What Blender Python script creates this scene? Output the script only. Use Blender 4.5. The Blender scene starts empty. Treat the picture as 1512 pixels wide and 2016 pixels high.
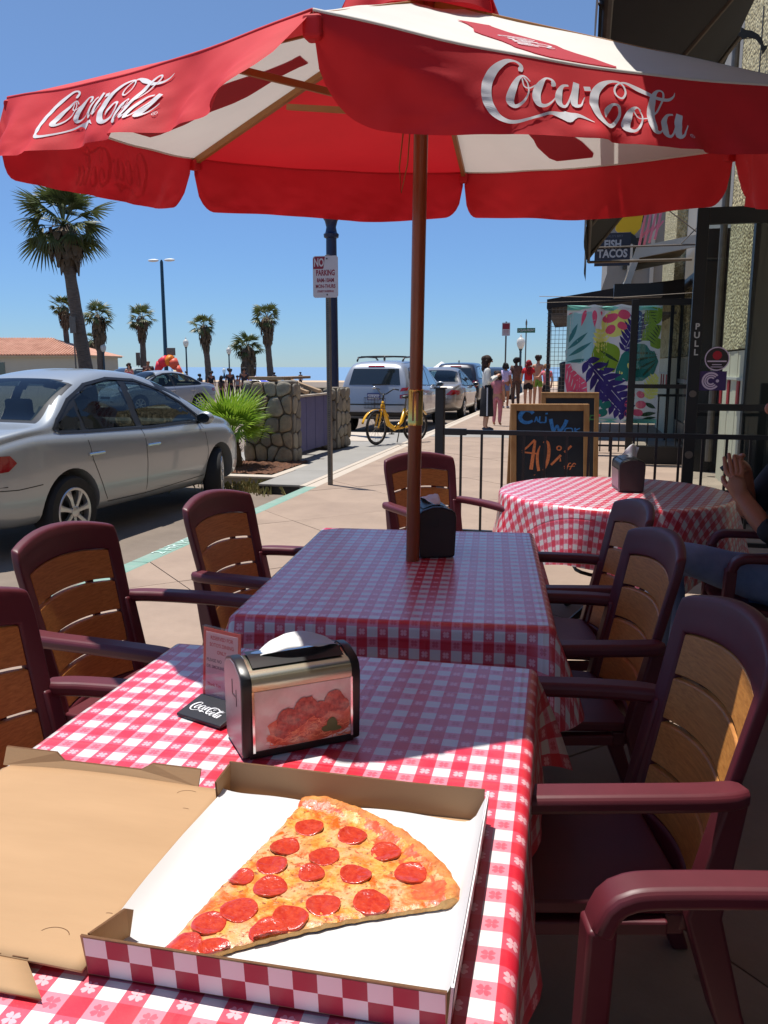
import bpy, bmesh, math, random
from math import sin, cos, pi, radians, sqrt, atan2, exp
from mathutils import Vector, Matrix, noise, geometry
from mathutils.bvhtree import BVHTree
random.seed(7)
SC = bpy.context.scene
COL = SC.collection
# ------------------------------------------------------------- camera, sky, sun, exposure
cam = bpy.data.cameras.new('camera'); cam_ob = bpy.data.objects.new('camera', cam); COL.objects.link(cam_ob)
cam_ob.location = (0, 0, 1.42)
cam_ob.rotation_euler = (radians(90 - 9.94), 0, radians(13.376))
cam.sensor_fit = 'VERTICAL'; cam.sensor_height = 24.0; cam.lens = 24.0 * 1632 / 2016
cam.clip_start = 0.02; cam.clip_end = 9000
SC.camera = cam_ob
SUN_EL, SUN_AZ = radians(77), radians(151)
world = bpy.data.worlds.new('World'); SC.world = world; world.use_nodes = True
wn = world.node_tree.nodes; wl = world.node_tree.links
sky = wn.new('ShaderNodeTexSky'); sky.sky_type = 'NISHITA'; sky.sun_disc = False
sky.sun_elevation = SUN_EL; sky.sun_rotation = pi / 2 - SUN_AZ
sky.altitude = 0; sky.air_density = 1.0; sky.dust_density = 0.0; sky.ozone_density = 6.0
bg = wn['Background']; bg.inputs['Strength'].default_value = 0.095
# marine air: the sky pales to light blue, not yellow, all round the horizon
wtc = wn.new('ShaderNodeTexCoord'); wsp = wn.new('ShaderNodeSeparateXYZ'); wl.new(wtc.outputs['Generated'], wsp.inputs[0])
wmr = wn.new('ShaderNodeMapRange'); wmr.inputs[1].default_value = -.02; wmr.inputs[2].default_value = .42; wmr.interpolation_type = 'SMOOTHSTEP'; wl.new(wsp.outputs[2], wmr.inputs[0])
wmx = wn.new('ShaderNodeMix'); wmx.data_type = 'RGBA'; wmx.inputs[6].default_value = (.50, .70, 1.0, 1); wmx.inputs[7].default_value = (1., 1., 1.04, 1); wl.new(wmr.outputs[0], wmx.inputs[0])
wmu = wn.new('ShaderNodeMix'); wmu.data_type = 'RGBA'; wmu.blend_type = 'MULTIPLY'; wmu.inputs[0].default_value = 1; wl.new(sky.outputs[0], wmu.inputs[6]); wl.new(wmx.outputs[2], wmu.inputs[7])
wl.new(wmu.outputs[2], bg.inputs[0])
sun = bpy.data.lights.new('sun', 'SUN'); sun.energy = 5.0; sun.angle = radians(0.55); sun.color = (1.0, 0.955, 0.88)
sun_ob = bpy.data.objects.new('sun', sun); COL.objects.link(sun_ob)
SV = Vector((cos(SUN_AZ) * cos(SUN_EL), sin(SUN_AZ) * cos(SUN_EL), sin(SUN_EL)))
sun_ob.rotation_euler = SV.to_track_quat('Z', 'Y').to_euler(); sun_ob.location = (0, 0, 30)
SC.view_settings.view_transform = 'Standard'; SC.view_settings.look = 'None'
SC.view_settings.gamma = 1.0; SC.view_settings.use_curve_mapping = False
SC.view_settings.exposure = 0.3
SC.cycles.max_bounces = 8; SC.cycles.transparent_max_bounces = 12
SC.cycles.use_denoising = True

# ------------------------------------------------------------- helpers
def L(c): c /= 255.0; return c / 12.92 if c <= .04045 else ((c + .055) / 1.055) ** 2.4
def S(r, g, b): return (L(r), L(g), L(b))

def mat(name, col, rough=.5, metal=0., coat=0., spec=.5, nz=None, bump=None, transl=0., aniso=None, coords='Object', stretch=None, spots=None):
    m = bpy.data.materials.new(name); m.use_nodes = True
    nt = m.node_tree; n = nt.nodes; l = nt.links; p = n['Principled BSDF']
    p.inputs['Base Color'].default_value = (*col, 1); p.inputs['Roughness'].default_value = rough
    p.inputs['Metallic'].default_value = metal; p.inputs['Coat Weight'].default_value = coat
    p.inputs['Coat Roughness'].default_value = .06; p.inputs['Specular IOR Level'].default_value = spec
    tc = n.new('ShaderNodeTexCoord'); vec = tc.outputs[coords]
    if stretch:
        mp = n.new('ShaderNodeMapping'); mp.inputs['Scale'].default_value = stretch; l.new(vec, mp.inputs[0]); vec = mp.outputs[0]
    colout = None
    if nz:
        tx = n.new('ShaderNodeTexNoise'); tx.inputs['Scale'].default_value = nz[0]; tx.inputs['Detail'].default_value = 6
        tx.inputs['Roughness'].default_value = .62
        l.new(vec, tx.inputs['Vector'])
        mr = n.new('ShaderNodeMapRange'); mr.inputs[1].default_value = .3; mr.inputs[2].default_value = .7; l.new(tx.outputs['Fac'], mr.inputs[0])
        mx = n.new('ShaderNodeMix'); mx.data_type = 'RGBA'
        c2 = nz[1] if isinstance(nz[1], tuple) else tuple(x * nz[1] for x in col)
        mx.inputs[6].default_value = (*col, 1); mx.inputs[7].default_value = (*c2, 1)
        l.new(mr.outputs[0], mx.inputs[0]); l.new(mx.outputs[2], p.inputs['Base Color']); colout = mx.outputs[2]
    if spots:
        vo = n.new('ShaderNodeTexVoronoi'); vo.inputs['Scale'].default_value = spots[0]; l.new(vec, vo.inputs['Vector'])
        sm = n.new('ShaderNodeMapRange'); sm.inputs[1].default_value = spots[1] * .6; sm.inputs[2].default_value = spots[1]; sm.inputs[3].default_value = 1; sm.inputs[4].default_value = 0; l.new(vo.outputs['Distance'], sm.inputs[0])
        n3 = n.new('ShaderNodeTexNoise'); n3.inputs['Scale'].default_value = 2.3; n3.inputs['Detail'].default_value = 8; n3.inputs['Roughness'].default_value = .75; l.new(vec, n3.inputs['Vector'])
        m3 = n.new('ShaderNodeMapRange'); m3.inputs[1].default_value = .42; m3.inputs[2].default_value = .72; l.new(n3.outputs['Fac'], m3.inputs[0])
        gt = n.new('ShaderNodeMath'); gt.operation = 'GREATER_THAN'; gt.inputs[1].default_value = .55; sc3 = n.new('ShaderNodeSeparateColor'); l.new(vo.outputs['Color'], sc3.inputs[0]); l.new(sc3.outputs[0], gt.inputs[0])
        mm = n.new('ShaderNodeMath'); mm.operation = 'MULTIPLY'; l.new(sm.outputs[0], mm.inputs[0]); l.new(gt.outputs[0], mm.inputs[1])
        md = n.new('ShaderNodeMath'); md.operation = 'MULTIPLY_ADD'; md.inputs[1].default_value = .55; m4 = n.new('ShaderNodeMath'); m4.operation = 'MULTIPLY'; m4.inputs[1].default_value = spots[2]; l.new(m3.outputs[0], m4.inputs[0]); l.new(mm.outputs[0], md.inputs[0]); l.new(m4.outputs[0], md.inputs[2])
        mx2 = n.new('ShaderNodeMix'); mx2.data_type = 'RGBA'; l.new(md.outputs[0], mx2.inputs[0])
        if colout: l.new(colout, mx2.inputs[6])
        else: mx2.inputs[6].default_value = (*col, 1)
        mx2.inputs[7].default_value = (*[x * .45 for x in col], 1); l.new(mx2.outputs[2], p.inputs['Base Color']); colout = mx2.outputs[2]
    if bump:
        bt = n.new('ShaderNodeTexNoise'); bt.inputs['Scale'].default_value = bump[0]; bt.inputs['Detail'].default_value = 5
        l.new(vec, bt.inputs['Vector'])
        bn = n.new('ShaderNodeBump'); bn.inputs['Strength'].default_value = bump[1]; bn.inputs['Distance'].default_value = bump[2] if len(bump) > 2 else .01
        l.new(bt.outputs['Fac'], bn.inputs['Height']); l.new(bn.outputs[0], p.inputs['Normal'])
    if transl:
        tr = n.new('ShaderNodeBsdfTranslucent'); tr.inputs[0].default_value = (*col, 1)
        if colout: l.new(colout, tr.inputs[0])
        ms = n.new('ShaderNodeMixShader'); ms.inputs[0].default_value = transl
        l.new(p.outputs[0], ms.inputs[1]); l.new(tr.outputs[0], ms.inputs[2]); l.new(ms.outputs[0], n['Material Output'].inputs[0])
    return m

def glassmat(name, tint, rough=.02, clear=.8):
    m = bpy.data.materials.new(name); m.use_nodes = True
    n = m.node_tree.nodes; l = m.node_tree.links; p = n['Principled BSDF']
    p.inputs['Base Color'].default_value = (*[t * .15 for t in tint], 1); p.inputs['Roughness'].default_value = rough
    t = n.new('ShaderNodeBsdfTransparent'); t.inputs[0].default_value = (*tint, 1)
    g = n.new('ShaderNodeBsdfGlossy'); g.inputs['Roughness'].default_value = rough
    lw = n.new('ShaderNodeLayerWeight'); pw = n.new('ShaderNodeMath'); pw.operation = 'POWER'; pw.inputs[1].default_value = 4.; l.new(lw.outputs['Facing'], pw.inputs[0])
    fr = n.new('ShaderNodeMath'); fr.operation = 'MULTIPLY_ADD'; fr.inputs[1].default_value = .8; fr.inputs[2].default_value = .05; l.new(pw.outputs[0], fr.inputs[0])
    ms = n.new('ShaderNodeMixShader'); l.new(fr.outputs[0], ms.inputs[0]); l.new(t.outputs[0], ms.inputs[1]); l.new(g.outputs[0], ms.inputs[2])
    m2 = n.new('ShaderNodeMixShader'); m2.inputs[0].default_value = clear
    l.new(p.outputs[0], m2.inputs[1]); l.new(ms.outputs[0], m2.inputs[2]); l.new(m2.outputs[0], n['Material Output'].inputs[0])
    return m

class MB:
    """Collects shapes and links them as one mesh object."""
    def __init__(s): s.v = []; s.f = []; s.m = []; s.uv = None
    def add(s, vs, fs, mi=0):
        o = len(s.v); s.v += [tuple(v) for v in vs]; s.f += [tuple(i + o for i in f) for f in fs]; s.m += [mi] * len(fs); return s
    def box(s, x0, x1, y0, y1, z0, z1, mi=0, mx=None):
        vs = [Vector((x, y, z)) for z in (z0, z1) for y in (y0, y1) for x in (x0, x1)]
        if mx: vs = [mx @ v for v in vs]
        return s.add(vs, [(0, 2, 3, 1), (4, 5, 7, 6), (0, 1, 5, 4), (2, 6, 7, 3), (0, 4, 6, 2), (1, 3, 7, 5)], mi)
    def bar(s, a, b, w, h, mi=0, up=(0, 0, 1)):
        a = Vector(a); b = Vector(b); d = (b - a); ln = d.length; d.normalize(); u = Vector(up)
        sd = d.cross(u)
        if sd.length < 1e-4: sd = d.cross(Vector((0, 1, 0)))
        sd.normalize(); u = sd.cross(d)
        vs = [p + sd * (w / 2 * i) + u * (h / 2 * j) for p in (a, b) for i, j in ((-1, -1), (1, -1), (1, 1), (-1, 1))]
        return s.add(vs, [(0, 3, 2, 1), (4, 5, 6, 7), (0, 1, 5, 4), (1, 2, 6, 5), (2, 3, 7, 6), (3, 0, 4, 7)], mi)
    def tube(s, path, r, n=8, mi=0, caps=True, closed=False, sq=(1, 1), up=(0, 0, 1)):
        P = [Vector(p) for p in path]; N = len(P); rings = []
        pu = None
        for i, p in enumerate(P):
            if closed: d = P[(i + 1) % N] - P[i - 1]
            else: d = P[min(i + 1, N - 1)] - P[max(i - 1, 0)]
            d.normalize()
            if pu is None:
                u = Vector(up)
                if abs(d.dot(u)) > .95: u = Vector((0, 1, 0))
            else: u = pu
            sd = d.cross(u); sd.normalize(); u = sd.cross(d); u.normalize(); pu = u
            rr = r[i] if isinstance(r, (list, tuple)) else r
            rings.append([p + sd * (rr * sq[0] * cos(2 * pi * k / n)) + u * (rr * sq[1] * sin(2 * pi * k / n)) for k in range(n)])
        return s.loft(rings, mi, caps and not closed, closed)
    def loft(s, rings, mi=0, caps=True, loop=False, wrap=True):
        n = len(rings[0]); o = len(s.v); vs = [v for r in rings for v in r]; fs = []
        R = len(rings)
        for i in range(R if loop else R - 1):
            j = (i + 1) % R
            for k in range(n if wrap else n - 1):
                k2 = (k + 1) % n; fs.append((i * n + k, i * n + k2, j * n + k2, j * n + k))
        if caps and not loop: fs.append(tuple(range(n))[::-1]); fs.append(tuple((R - 1) * n + k for k in range(n)))
        return s.add(vs, fs, mi)
    def cyl(s, c, r, z0, z1, n=16, r2=None, mi=0):
        r2 = r if r2 is None else r2; c = Vector(c)
        return s.loft([[c + Vector((rr * cos(2 * pi * k / n), rr * sin(2 * pi * k / n), z)) for k in range(n)] for rr, z in ((r, z0), (r2, z1))], mi)
    def lathe(s, prof, n=16, mi=0, c=(0, 0, 0), caps=True, axis='Z'):
        c = Vector(c); rings = []
        for r, z in prof:
            ring = []
            for k in range(n):
                a = 2 * pi * k / n
                v = Vector((r * cos(a), r * sin(a), z))
                if axis == 'X': v = Vector((v.z, v.x, v.y))
                if axis == 'Y': v = Vector((v.x, -v.z, v.y))
                ring.append(c + v)
            rings.append(ring)
        return s.loft(rings, mi, caps)
    def ball(s, c, r, n=12, m=8, mi=0, mx=None):
        c = Vector(c); r = Vector((r, r, r)) if not hasattr(r, '__len__') else Vector(r); rings = []
        for j in range(m + 1):
            t = pi * (j + .02) / (m + .04); rings.append([c + Vector((r.x * sin(t) * cos(2 * pi * k / n), r.y * sin(t) * sin(2 * pi * k / n), -r.z * cos(t))) for k in range(n)])
        if mx: rings = [[mx @ v for v in q] for q in rings]
        return s.loft(rings, mi)
    def prism(s, poly, h, mx=None, mi=0):
        """2-D polygon in XY extruded from z=0 to z=h, then placed by mx."""
        n = len(poly); vs = [Vector((x, y, 0)) for x, y in poly] + [Vector((x, y, h)) for x, y in poly]
        if mx: vs = [mx @ v for v in vs]
        tris = geometry.tessellate_polygon([[Vector((x, y, 0)) for x, y in poly]])
        ar = sum(poly[i - 1][0] * poly[i][1] - poly[i][0] * poly[i - 1][1] for i in range(n))
        fs = []
        for t in tris:
            a, b, c = [Vector((*poly[i], 0)) for i in t]
            if (b - a).cross(c - a).z < 0: t = t[::-1]
            fs.append(tuple(i + n for i in t)); fs.append(tuple(t[::-1]))
        for i in range(n):
            j = (i + 1) % n
            fs.append((i, j, j + n, i + n) if ar > 0 else (j, i, i + n, j + n))
        return s.add(vs, fs, mi)
    def sheet(s, poly, mx=None, mi=0):
        vs = [Vector((x, y, 0)) for x, y in poly]
        tris = geometry.tessellate_polygon([vs]); fs = []
        for t in tris:
            a, b, c = [vs[i] for i in t]
            fs.append(tuple(t) if (b - a).cross(c - a).z > 0 else tuple(t[::-1]))
        if mx: vs = [mx @ v for v in vs]
        return s.add(vs, fs, mi)
    def grid(s, fn, nu, nv, mi=0, keep=None):
        vs = [fn(i / nu, j / nv) for j in range(nv + 1) for i in range(nu + 1)]; w = nu + 1
        fs = [(j * w + i, j * w + i + 1, (j + 1) * w + i + 1, (j + 1) * w + i) for j in range(nv) for i in range(nu) if keep is None or keep(i, j)]
        return s.add(vs, fs, mi)
    def mesh(s, name):
        me = bpy.data.meshes.new(name); me.from_pydata(s.v, [], s.f)
        if any(s.m): me.polygons.foreach_set('material_index', s.m)
        if s.uv:
            ul = me.uv_layers.new(name='UVMap')
            for lp in me.loops: ul.data[lp.index].uv = s.uv[lp.vertex_index]
        return me
    def build(s, name, mats, parent=None, smooth=False, bevel=0, seg=2, sub=0, solid=0, loc=None, merge=False, **props):
        me = s.mesh(name)
        if merge:
            b = bmesh.new(); b.from_mesh(me); bmesh.ops.remove_doubles(b, verts=b.verts, dist=1e-5); bmesh.ops.recalc_face_normals(b, faces=b.faces); b.to_mesh(me); b.free()
        for m in (mats if isinstance(mats, (list, tuple)) else [mats]): me.materials.append(m)
        if smooth: me.polygons.foreach_set('use_smooth', [True] * len(me.polygons))
        o = bpy.data.objects.new(name, me); COL.objects.link(o)
        if parent: o.parent = parent
        if loc: o.location = loc
        if solid: md = o.modifiers.new('solid', 'SOLIDIFY'); md.thickness = solid; md.offset = 0
        if bevel:
            md = o.modifiers.new('bevel', 'BEVEL'); md.width = bevel; md.segments = seg; md.limit_method = 'ANGLE'; md.angle_limit = radians(40)
        if sub: md = o.modifiers.new('sub', 'SUBSURF'); md.levels = sub; md.render_levels = sub
        if smooth and smooth != True: me.set_sharp_from_angle(angle=radians(smooth))
        for k, v in props.items(): o[k] = v
        return o

def thing(name, label, cat, loc=(0, 0, 0), rz=0., group=None):
    o = bpy.data.objects.new(name, None); COL.objects.link(o); o.empty_display_size = .1
    o.location = loc; o.rotation_euler = (0, 0, rz); o['label'] = label; o['category'] = cat
    if group: o['group'] = group
    return o
def tag(o, label, cat, group=None):
    o['label'] = label; o['category'] = cat
    if group: o['group'] = group
    return o
def struct(o): o['kind'] = 'structure'; return o
def link_mesh(name, me, parent, loc=(0, 0, 0), rot=(0, 0, 0), scale=(1, 1, 1)):
    o = bpy.data.objects.new(name, me); COL.objects.link(o); o.parent = parent
    o.location = loc; o.rotation_euler = rot; o.scale = scale; return o
def kids(o): return [c for c in bpy.data.objects if c.parent == o]
CH = {}
def copy_tree(o, parent=None, depth=0):
    c = o.copy(); COL.objects.link(c)
    if parent: c.parent = parent
    for ch in list(o.children): copy_tree(ch, c)
    return c
def dup(o, loc, rz, label, group=None):
    c = copy_tree(o); c.location = loc; c.rotation_euler = (0, 0, rz); c['label'] = label
    if group: c['group'] = group
    return c
def bake(ob):
    """mesh of an object with its modifiers applied; the object is removed."""
    dg = bpy.context.evaluated_depsgraph_get(); me = bpy.data.meshes.new_from_object(ob.evaluated_get(dg)); d = ob.data
    bpy.data.objects.remove(ob)
    return me
FONT_CACHE = {}
def text(name, s, size, m, parent, mx, ext=.0006, align='CENTER', shear=0., bold=0., sx=1., space=1.):
    cu = bpy.data.curves.new(name, 'FONT'); cu.body = s; cu.size = size; cu.extrude = ext; cu.align_x = align; cu.align_y = 'CENTER'
    cu.shear = shear; cu.offset = bold; cu.resolution_u = 3; cu.space_character = space
    o = bpy.data.objects.new(name, cu); COL.objects.link(o); me = bake(o); bpy.data.curves.remove(cu)
    me.name = name
    me.transform(mx @ Matrix.Diagonal((sx, 1, 1, 1))); me.materials.clear(); me.materials.append(m)
    r = bpy.data.objects.new(name, me); COL.objects.link(r)
    if parent: r.parent = parent
    return r
def frame(o, x, y):
    """matrix whose X/Y axes are x, y (unit) at origin o."""
    x = Vector(x).normalized(); y = Vector(y); y = (y - x * y.dot(x)).normalized(); z = x.cross(y)
    return Matrix(((x.x, y.x, z.x, o[0]), (x.y, y.y, z.y, o[1]), (x.z, y.z, z.z, o[2]), (0, 0, 0, 1)))
def catmull(pts, step):
    out = []; n = len(pts); P = [pts[0]] + list(pts) + [pts[-1]]
    for i in range(1, n):
        p0, p1, p2, p3 = P[i - 1], P[i], P[i + 1], P[i + 2]
        d = sqrt((p2[0] - p1[0]) ** 2 + (p2[1] - p1[1]) ** 2); k = max(1, int(d / step))
        for j in range(k):
            t = j / k
            out.append(tuple(.5 * ((2 * b) + (-a + c) * t + (2 * a - 5 * b + 4 * c - e) * t * t + (-a + 3 * b - 3 * c + e) * t ** 3) for a, b, c, e in zip(p0, p1, p2, p3)))
    out.append(tuple(pts[-1])); return out
def strokes(mb, strs, fn, step=10, off0=.0006, doff=.00012, mi=0):
    """ribbons of varying width: strs = lists of (x, y, w); fn(x, y, off) gives a 3-D point."""
    for k, st in enumerate(strs):
        c = catmull(st, step); off = off0 + doff * k; A = []; B = []
        for i, (x, y, w) in enumerate(c):
            a = c[max(i - 1, 0)]; b = c[min(i + 1, len(c) - 1)]; dx, dy = b[0] - a[0], b[1] - a[1]; q = sqrt(dx * dx + dy * dy) or 1
            nx, ny = -dy / q * w / 2, dx / q * w / 2
            A.append(fn(x + nx, y + ny, off)); B.append(fn(x - nx, y - ny, off))
        n = len(A); mb.add(A + B, [(i, i + 1, n + i + 1, n + i) for i in range(n - 1)], mi)
    return mb
def interp(tab, x):
    if x <= tab[0][0]: return tab[0][1]
    for (a, b), (c, d) in zip(tab, tab[1:]):
        if x <= c: t = (x - a) / (c - a); t = t * t * (3 - 2 * t) if False else t; return b + (d - b) * t
    return tab[-1][1]
def smooth_interp(tab, x):
    """monotone-ish cubic through table points"""
    n = len(tab)
    if x <= tab[0][0]: return tab[0][1]
    if x >= tab[-1][0]: return tab[-1][1]
    for i in range(n - 1):
        if x <= tab[i + 1][0]:
            x0, y0 = tab[i]; x1, y1 = tab[i + 1]; h = x1 - x0; t = (x - x0) / h
            def sl(k):
                if k <= 0 or k >= n - 1: return (tab[min(k + 1, n - 1)][1] - tab[max(k - 1, 0)][1]) / max(1e-6, tab[min(k + 1, n - 1)][0] - tab[max(k - 1, 0)][0])
                a = (tab[k][1] - tab[k - 1][1]) / (tab[k][0] - tab[k - 1][0]); b = (tab[k + 1][1] - tab[k][1]) / (tab[k + 1][0] - tab[k][0])
                return 0 if a * b <= 0 else 2 * a * b / (a + b)
            m0, m1 = sl(i) * h, sl(i + 1) * h
            return y0 * (2 * t ** 3 - 3 * t * t + 1) + m0 * (t ** 3 - 2 * t * t + t) + y1 * (-2 * t ** 3 + 3 * t * t) + m1 * (t ** 3 - t * t)
def nz3(x, y, z=0.): return noise.noise((x, y, z))
def clip_poly(poly, ax, val, keep_less):
    out = []
    for i in range(len(poly)):
        a, b = poly[i - 1], poly[i]
        ia = (a[ax] <= val) == keep_less; ib = (b[ax] <= val) == keep_less
        if ia != ib:
            t = (val - a[ax]) / (b[ax] - a[ax]); out.append((a[0] + (b[0] - a[0]) * t, a[1] + (b[1] - a[1]) * t))
        if ib: out.append(b)
    return out

# ------------------------------------------------------------- shared materials
M = {}
M['maroon'] = mat('maroon_plastic', S(92, 32, 42), .46, nz=(9, .78), bump=(60, .06, .002))
M['wood'] = mat('slat_wood', S(198, 136, 68), .45, nz=(5, S(160, 102, 46)), bump=(40, .1, .002), stretch=(2, 40, 40))
M['black'] = mat('black_metal', S(24, 25, 28), .42, nz=(6, .7))
M['blackplastic'] = mat('black_plastic', S(20, 21, 24), .35)
M['chrome'] = mat('chrome', (.7, .7, .7), .16, 1.)
M['steel'] = mat('brushed_steel', (.55, .53, .5), .28, 1., nz=(3, .8))
M['white'] = mat('white_paint', (.78, .78, .76), .5)
M['paper'] = mat('white_paper', (.70, .695, .685), .7, transl=.12)
M['rubber'] = mat('rubber', (.018, .018, .019), .8, nz=(20, .7))
M['galv'] = mat('galvanised', S(120, 112, 104), .5, .6, nz=(14, .7))
M['poleblue'] = mat('dark_blue_paint', S(28, 40, 74), .38, nz=(5, .8))
M['teal'] = mat('teal_paint', S(30, 62, 76), .4)
M['signwhite'] = mat('sign_white', S(205, 198, 200), .45, nz=(12, .93))
M['signred'] = mat('sign_red', S(140, 22, 44), .45)
M['skin'] = mat('skin', S(198, 146, 118), .5, nz=(18, .86))
M['skin_tan'] = mat('skin_tan', S(170, 112, 82), .45, nz=(22, .84), bump=(90, .15, .002))
M['skin_dark'] = mat('skin_dark', S(110, 74, 55), .5, nz=(18, .85))
M['globe'] = mat('lamp_globe', (.8, .8, .76), .3, transl=.4)
# ------------------------------------------------------------- ground, street, sea
M['pave'] = mat('pavement_concrete', S(160, 139, 122), .8, nz=(.9, S(144, 124, 109)), bump=(70, .25, .004), coords='Generated' if False else 'Object', spots=(3.1, .05, .35))
M['joint'] = mat('pavement_joint', S(150, 130, 114), .9)
M['grey'] = mat('grey_concrete', S(146, 143, 138), .85, nz=(1.6, .84), bump=(60, .3, .004))
M['lightc'] = mat('light_concrete', S(186, 174, 160), .85, nz=(2, .9), bump=(60, .3, .004))
M['road'] = mat('road_concrete', S(130, 116, 103), .88, nz=(.35, S(112, 100, 90)), bump=(45, .35, .006), spots=(1.1, .05, .5))
M['green'] = mat('kerb_green', S(108, 150, 136), .75, nz=(7, S(138, 156, 146)), bump=(50, .3, .003))
M['mulch'] = mat('mulch', S(120, 78, 52), .95, nz=(30, S(58, 36, 26)), bump=(35, 1., .02))
M['sea'] = mat('sea_water', S(105, 138, 170), .5, bump=(.4, .1, .2))
M['sand'] = mat('sand', S(190, 165, 135), .9, nz=(1.5, .9))

g = MB(); g.box(-90, 30, -12, 92, -1.2, -.134); struct(g.build('ground', M['sand']))
g = MB(); g.box(-90, -3.22, -12, 82, -.133, -.13); struct(g.build('road', M['road']))
g = MB(); g.sheet([(-6000, 60), (6000, 60), (6000, 7800), (-6000, 7800)], Matrix.Translation((0, 0, -3))); struct(g.build('sea', M['sea']))
side = MB().box(-3.06, 1.8, -6, 60, -.13, -.012).build('sidewalk', M['joint']); struct(side)
rng = random.Random(3)
# slabs laid on the diagonal, cut by the sidewalk's edges; beyond 24 m the joints are too far to see
c45 = cos(radians(45)); sz = 1.62
for i in range(-14, 16):
    for j in range(-14, 16):
        q = [(i * sz + .004, j * sz + .004), ((i + 1) * sz - .004, j * sz + .004), ((i + 1) * sz - .004, (j + 1) * sz - .004), (i * sz + .004, (j + 1) * sz - .004)]
        p = [((a - b) * c45 - .3, (a + b) * c45 + .35) for a, b in q]
        for ax, val, kl in ((0, -3.06, False), (0, 1.8, True), (1, -5, False), (1, 24, True)):
            if p: p = clip_poly(p, ax, val, kl)
        if len(p) > 2:
            ctr = (sum(a for a, b in p) / len(p), sum(b for a, b in p) / len(p))
            zt = rng.uniform(-.0015, .0015)
            MB().prism([(a - ctr[0], b - ctr[1]) for a, b in p], .011 + zt, Matrix.Translation((0, 0, -.011))).build('slab', M['pave'], side, loc=(ctr[0], ctr[1], 0))
MB().box(-3.06, 1.8, 24, 60, -.011, 0).build('far_slab', M['pave'], side)
MB().box(-3.05, 1.75, 16.9, 18.6, .0025, .004).build('grey_band', M['grey'], side)
kerb = MB().box(-3.20, -3.07, -6, 60, -.13, -.02).build('kerb', M['grey']); struct(kerb)
y = -6.0
while y < 60:
    y1 = min(y + 1.9, 9.42 if y < 9.42 else 60)
    MB().box(-3.22, -3.062, y + .004, y1 - .004, -.13, 0).build('kerb_stone', M['green'] if y < 9.4 else M['lightc'], kerb, bevel=.015, seg=2); y = y1
# stencilled white lettering along the green kerb's top
M['stencil'] = mat('stencil_white', S(214, 226, 220), .7, nz=(40, S(150, 196, 182)))
text('stencil', '2 HR MIN', .15, M['stencil'], kerb, frame((-3.142, 6.0, .0035), (0, 1, 0), (-1, 0, 0)), ext=.001, sx=1.1)
# the kerb extension with planting bed
bulb = MB().box(-5.6, -3.3, 10.15, 17.7, -.13, -.012).box(-3.85, -3.3, 9.52, 10.15, -.02, -.012).build('kerb_extension', M['grey']); struct(bulb)
for k, (x0, x1, y0, y1, mt) in enumerate([(-3.86, -3.30, 9.50, 10.9, 'grey'), (-3.9, -3.30, 10.9, 12.4, 'grey'), (-4.02, -3.30, 12.4, 13.9, 'grey'), (-4.02, -3.3, 13.9, 17.7, "grey"), (-5.6, -4.02, 15.6, 17.7, "lightc"), (-5.6, -3.87, 10.12, 10.32, 'lightc'), (-4.0, -3.87, 10.32, 11.6, 'lightc')]):
    MB().box(x0 + .004, x1 - .004, y0 + .004, y1 - .004, -.03, 0 + .001 * (k % 2)).build('slab', M[mt], bulb, bevel=.008)
MB().box(-3.30, -3.222, 9.45, 60, -.1, .0).build('gutter_edge', M['lightc'], bulb)
md = MB().grid(lambda u, v: (-5.0 + 1.0 * u, 10.33 + 1.65 * v, .01 + .035 * nz3(u * 9, v * 12, 1) + .02 * nz3(u * 30, v * 40, 2)), 24, 34).build('mulch', M['mulch']); md['kind'] = 'stuff'
dr = MB().box(-3.85, -3.225, 9.53, 9.56, -.129, -.035).build('storm_drain', M['black']); tag(dr, 'black storm drain slot under the grey slab at the kerb', 'drain')
wd = MB()
M['weed'] = mat('weed', S(112, 118, 66), .8, nz=(9, S(160, 140, 88)))
for k in range(520):
    x, y = rng.gauss(-4.0, .26), rng.gauss(9.7, .16); a = rng.uniform(0, 6.3); h = rng.uniform(.02, .13); b = h * rng.uniform(.2, 1.1)
    if y > 10.1 or (x > -3.86 and y > 9.48): continue
    wd.add([(x - .008 * sin(a), y + .008 * cos(a), -.13), (x + .008 * sin(a), y - .008 * cos(a), -.13), (x + cos(a) * b * .6, y + sin(a) * b * .6, -.13 + h), (x + cos(a) * b, y + sin(a) * b, -.13 + h * .8)], [(0, 1, 2), (1, 3, 2)])
wo = wd.build('weeds', M['weed']); wo['kind'] = 'stuff'

# ------------------------------------------------------------- buildings on the right
M['stucco'] = mat('stucco', S(196, 184, 160), .9, nz=(2, .9), bump=(50, .4, .005))
M['siding'] = mat('cream_siding', S(214, 206, 180), .6, nz=(3, .92))
M['redpaint'] = mat('red_stripe_paint', S(176, 40, 46), .5)
M['fascia'] = mat('white_fascia', S(200, 196, 186), .6, nz=(3, .9))
M['soffit'] = mat('soffit', S(150, 128, 92), .85, nz=(4, .7))
M['greywall'] = mat('grey_wall', S(150, 146, 140), .85, nz=(2, .92))
M['awning'] = mat('black_awning', S(34, 34, 36), .85, nz=(6, .8), bump=(90, .2, .003), transl=.04)
M['darkglass'] = glassmat('dark_glass', (.25, .28, .28), .02, .35)
M['glass'] = glassmat('clear_glass', (.86, .92, .92), .01, 1.)
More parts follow.
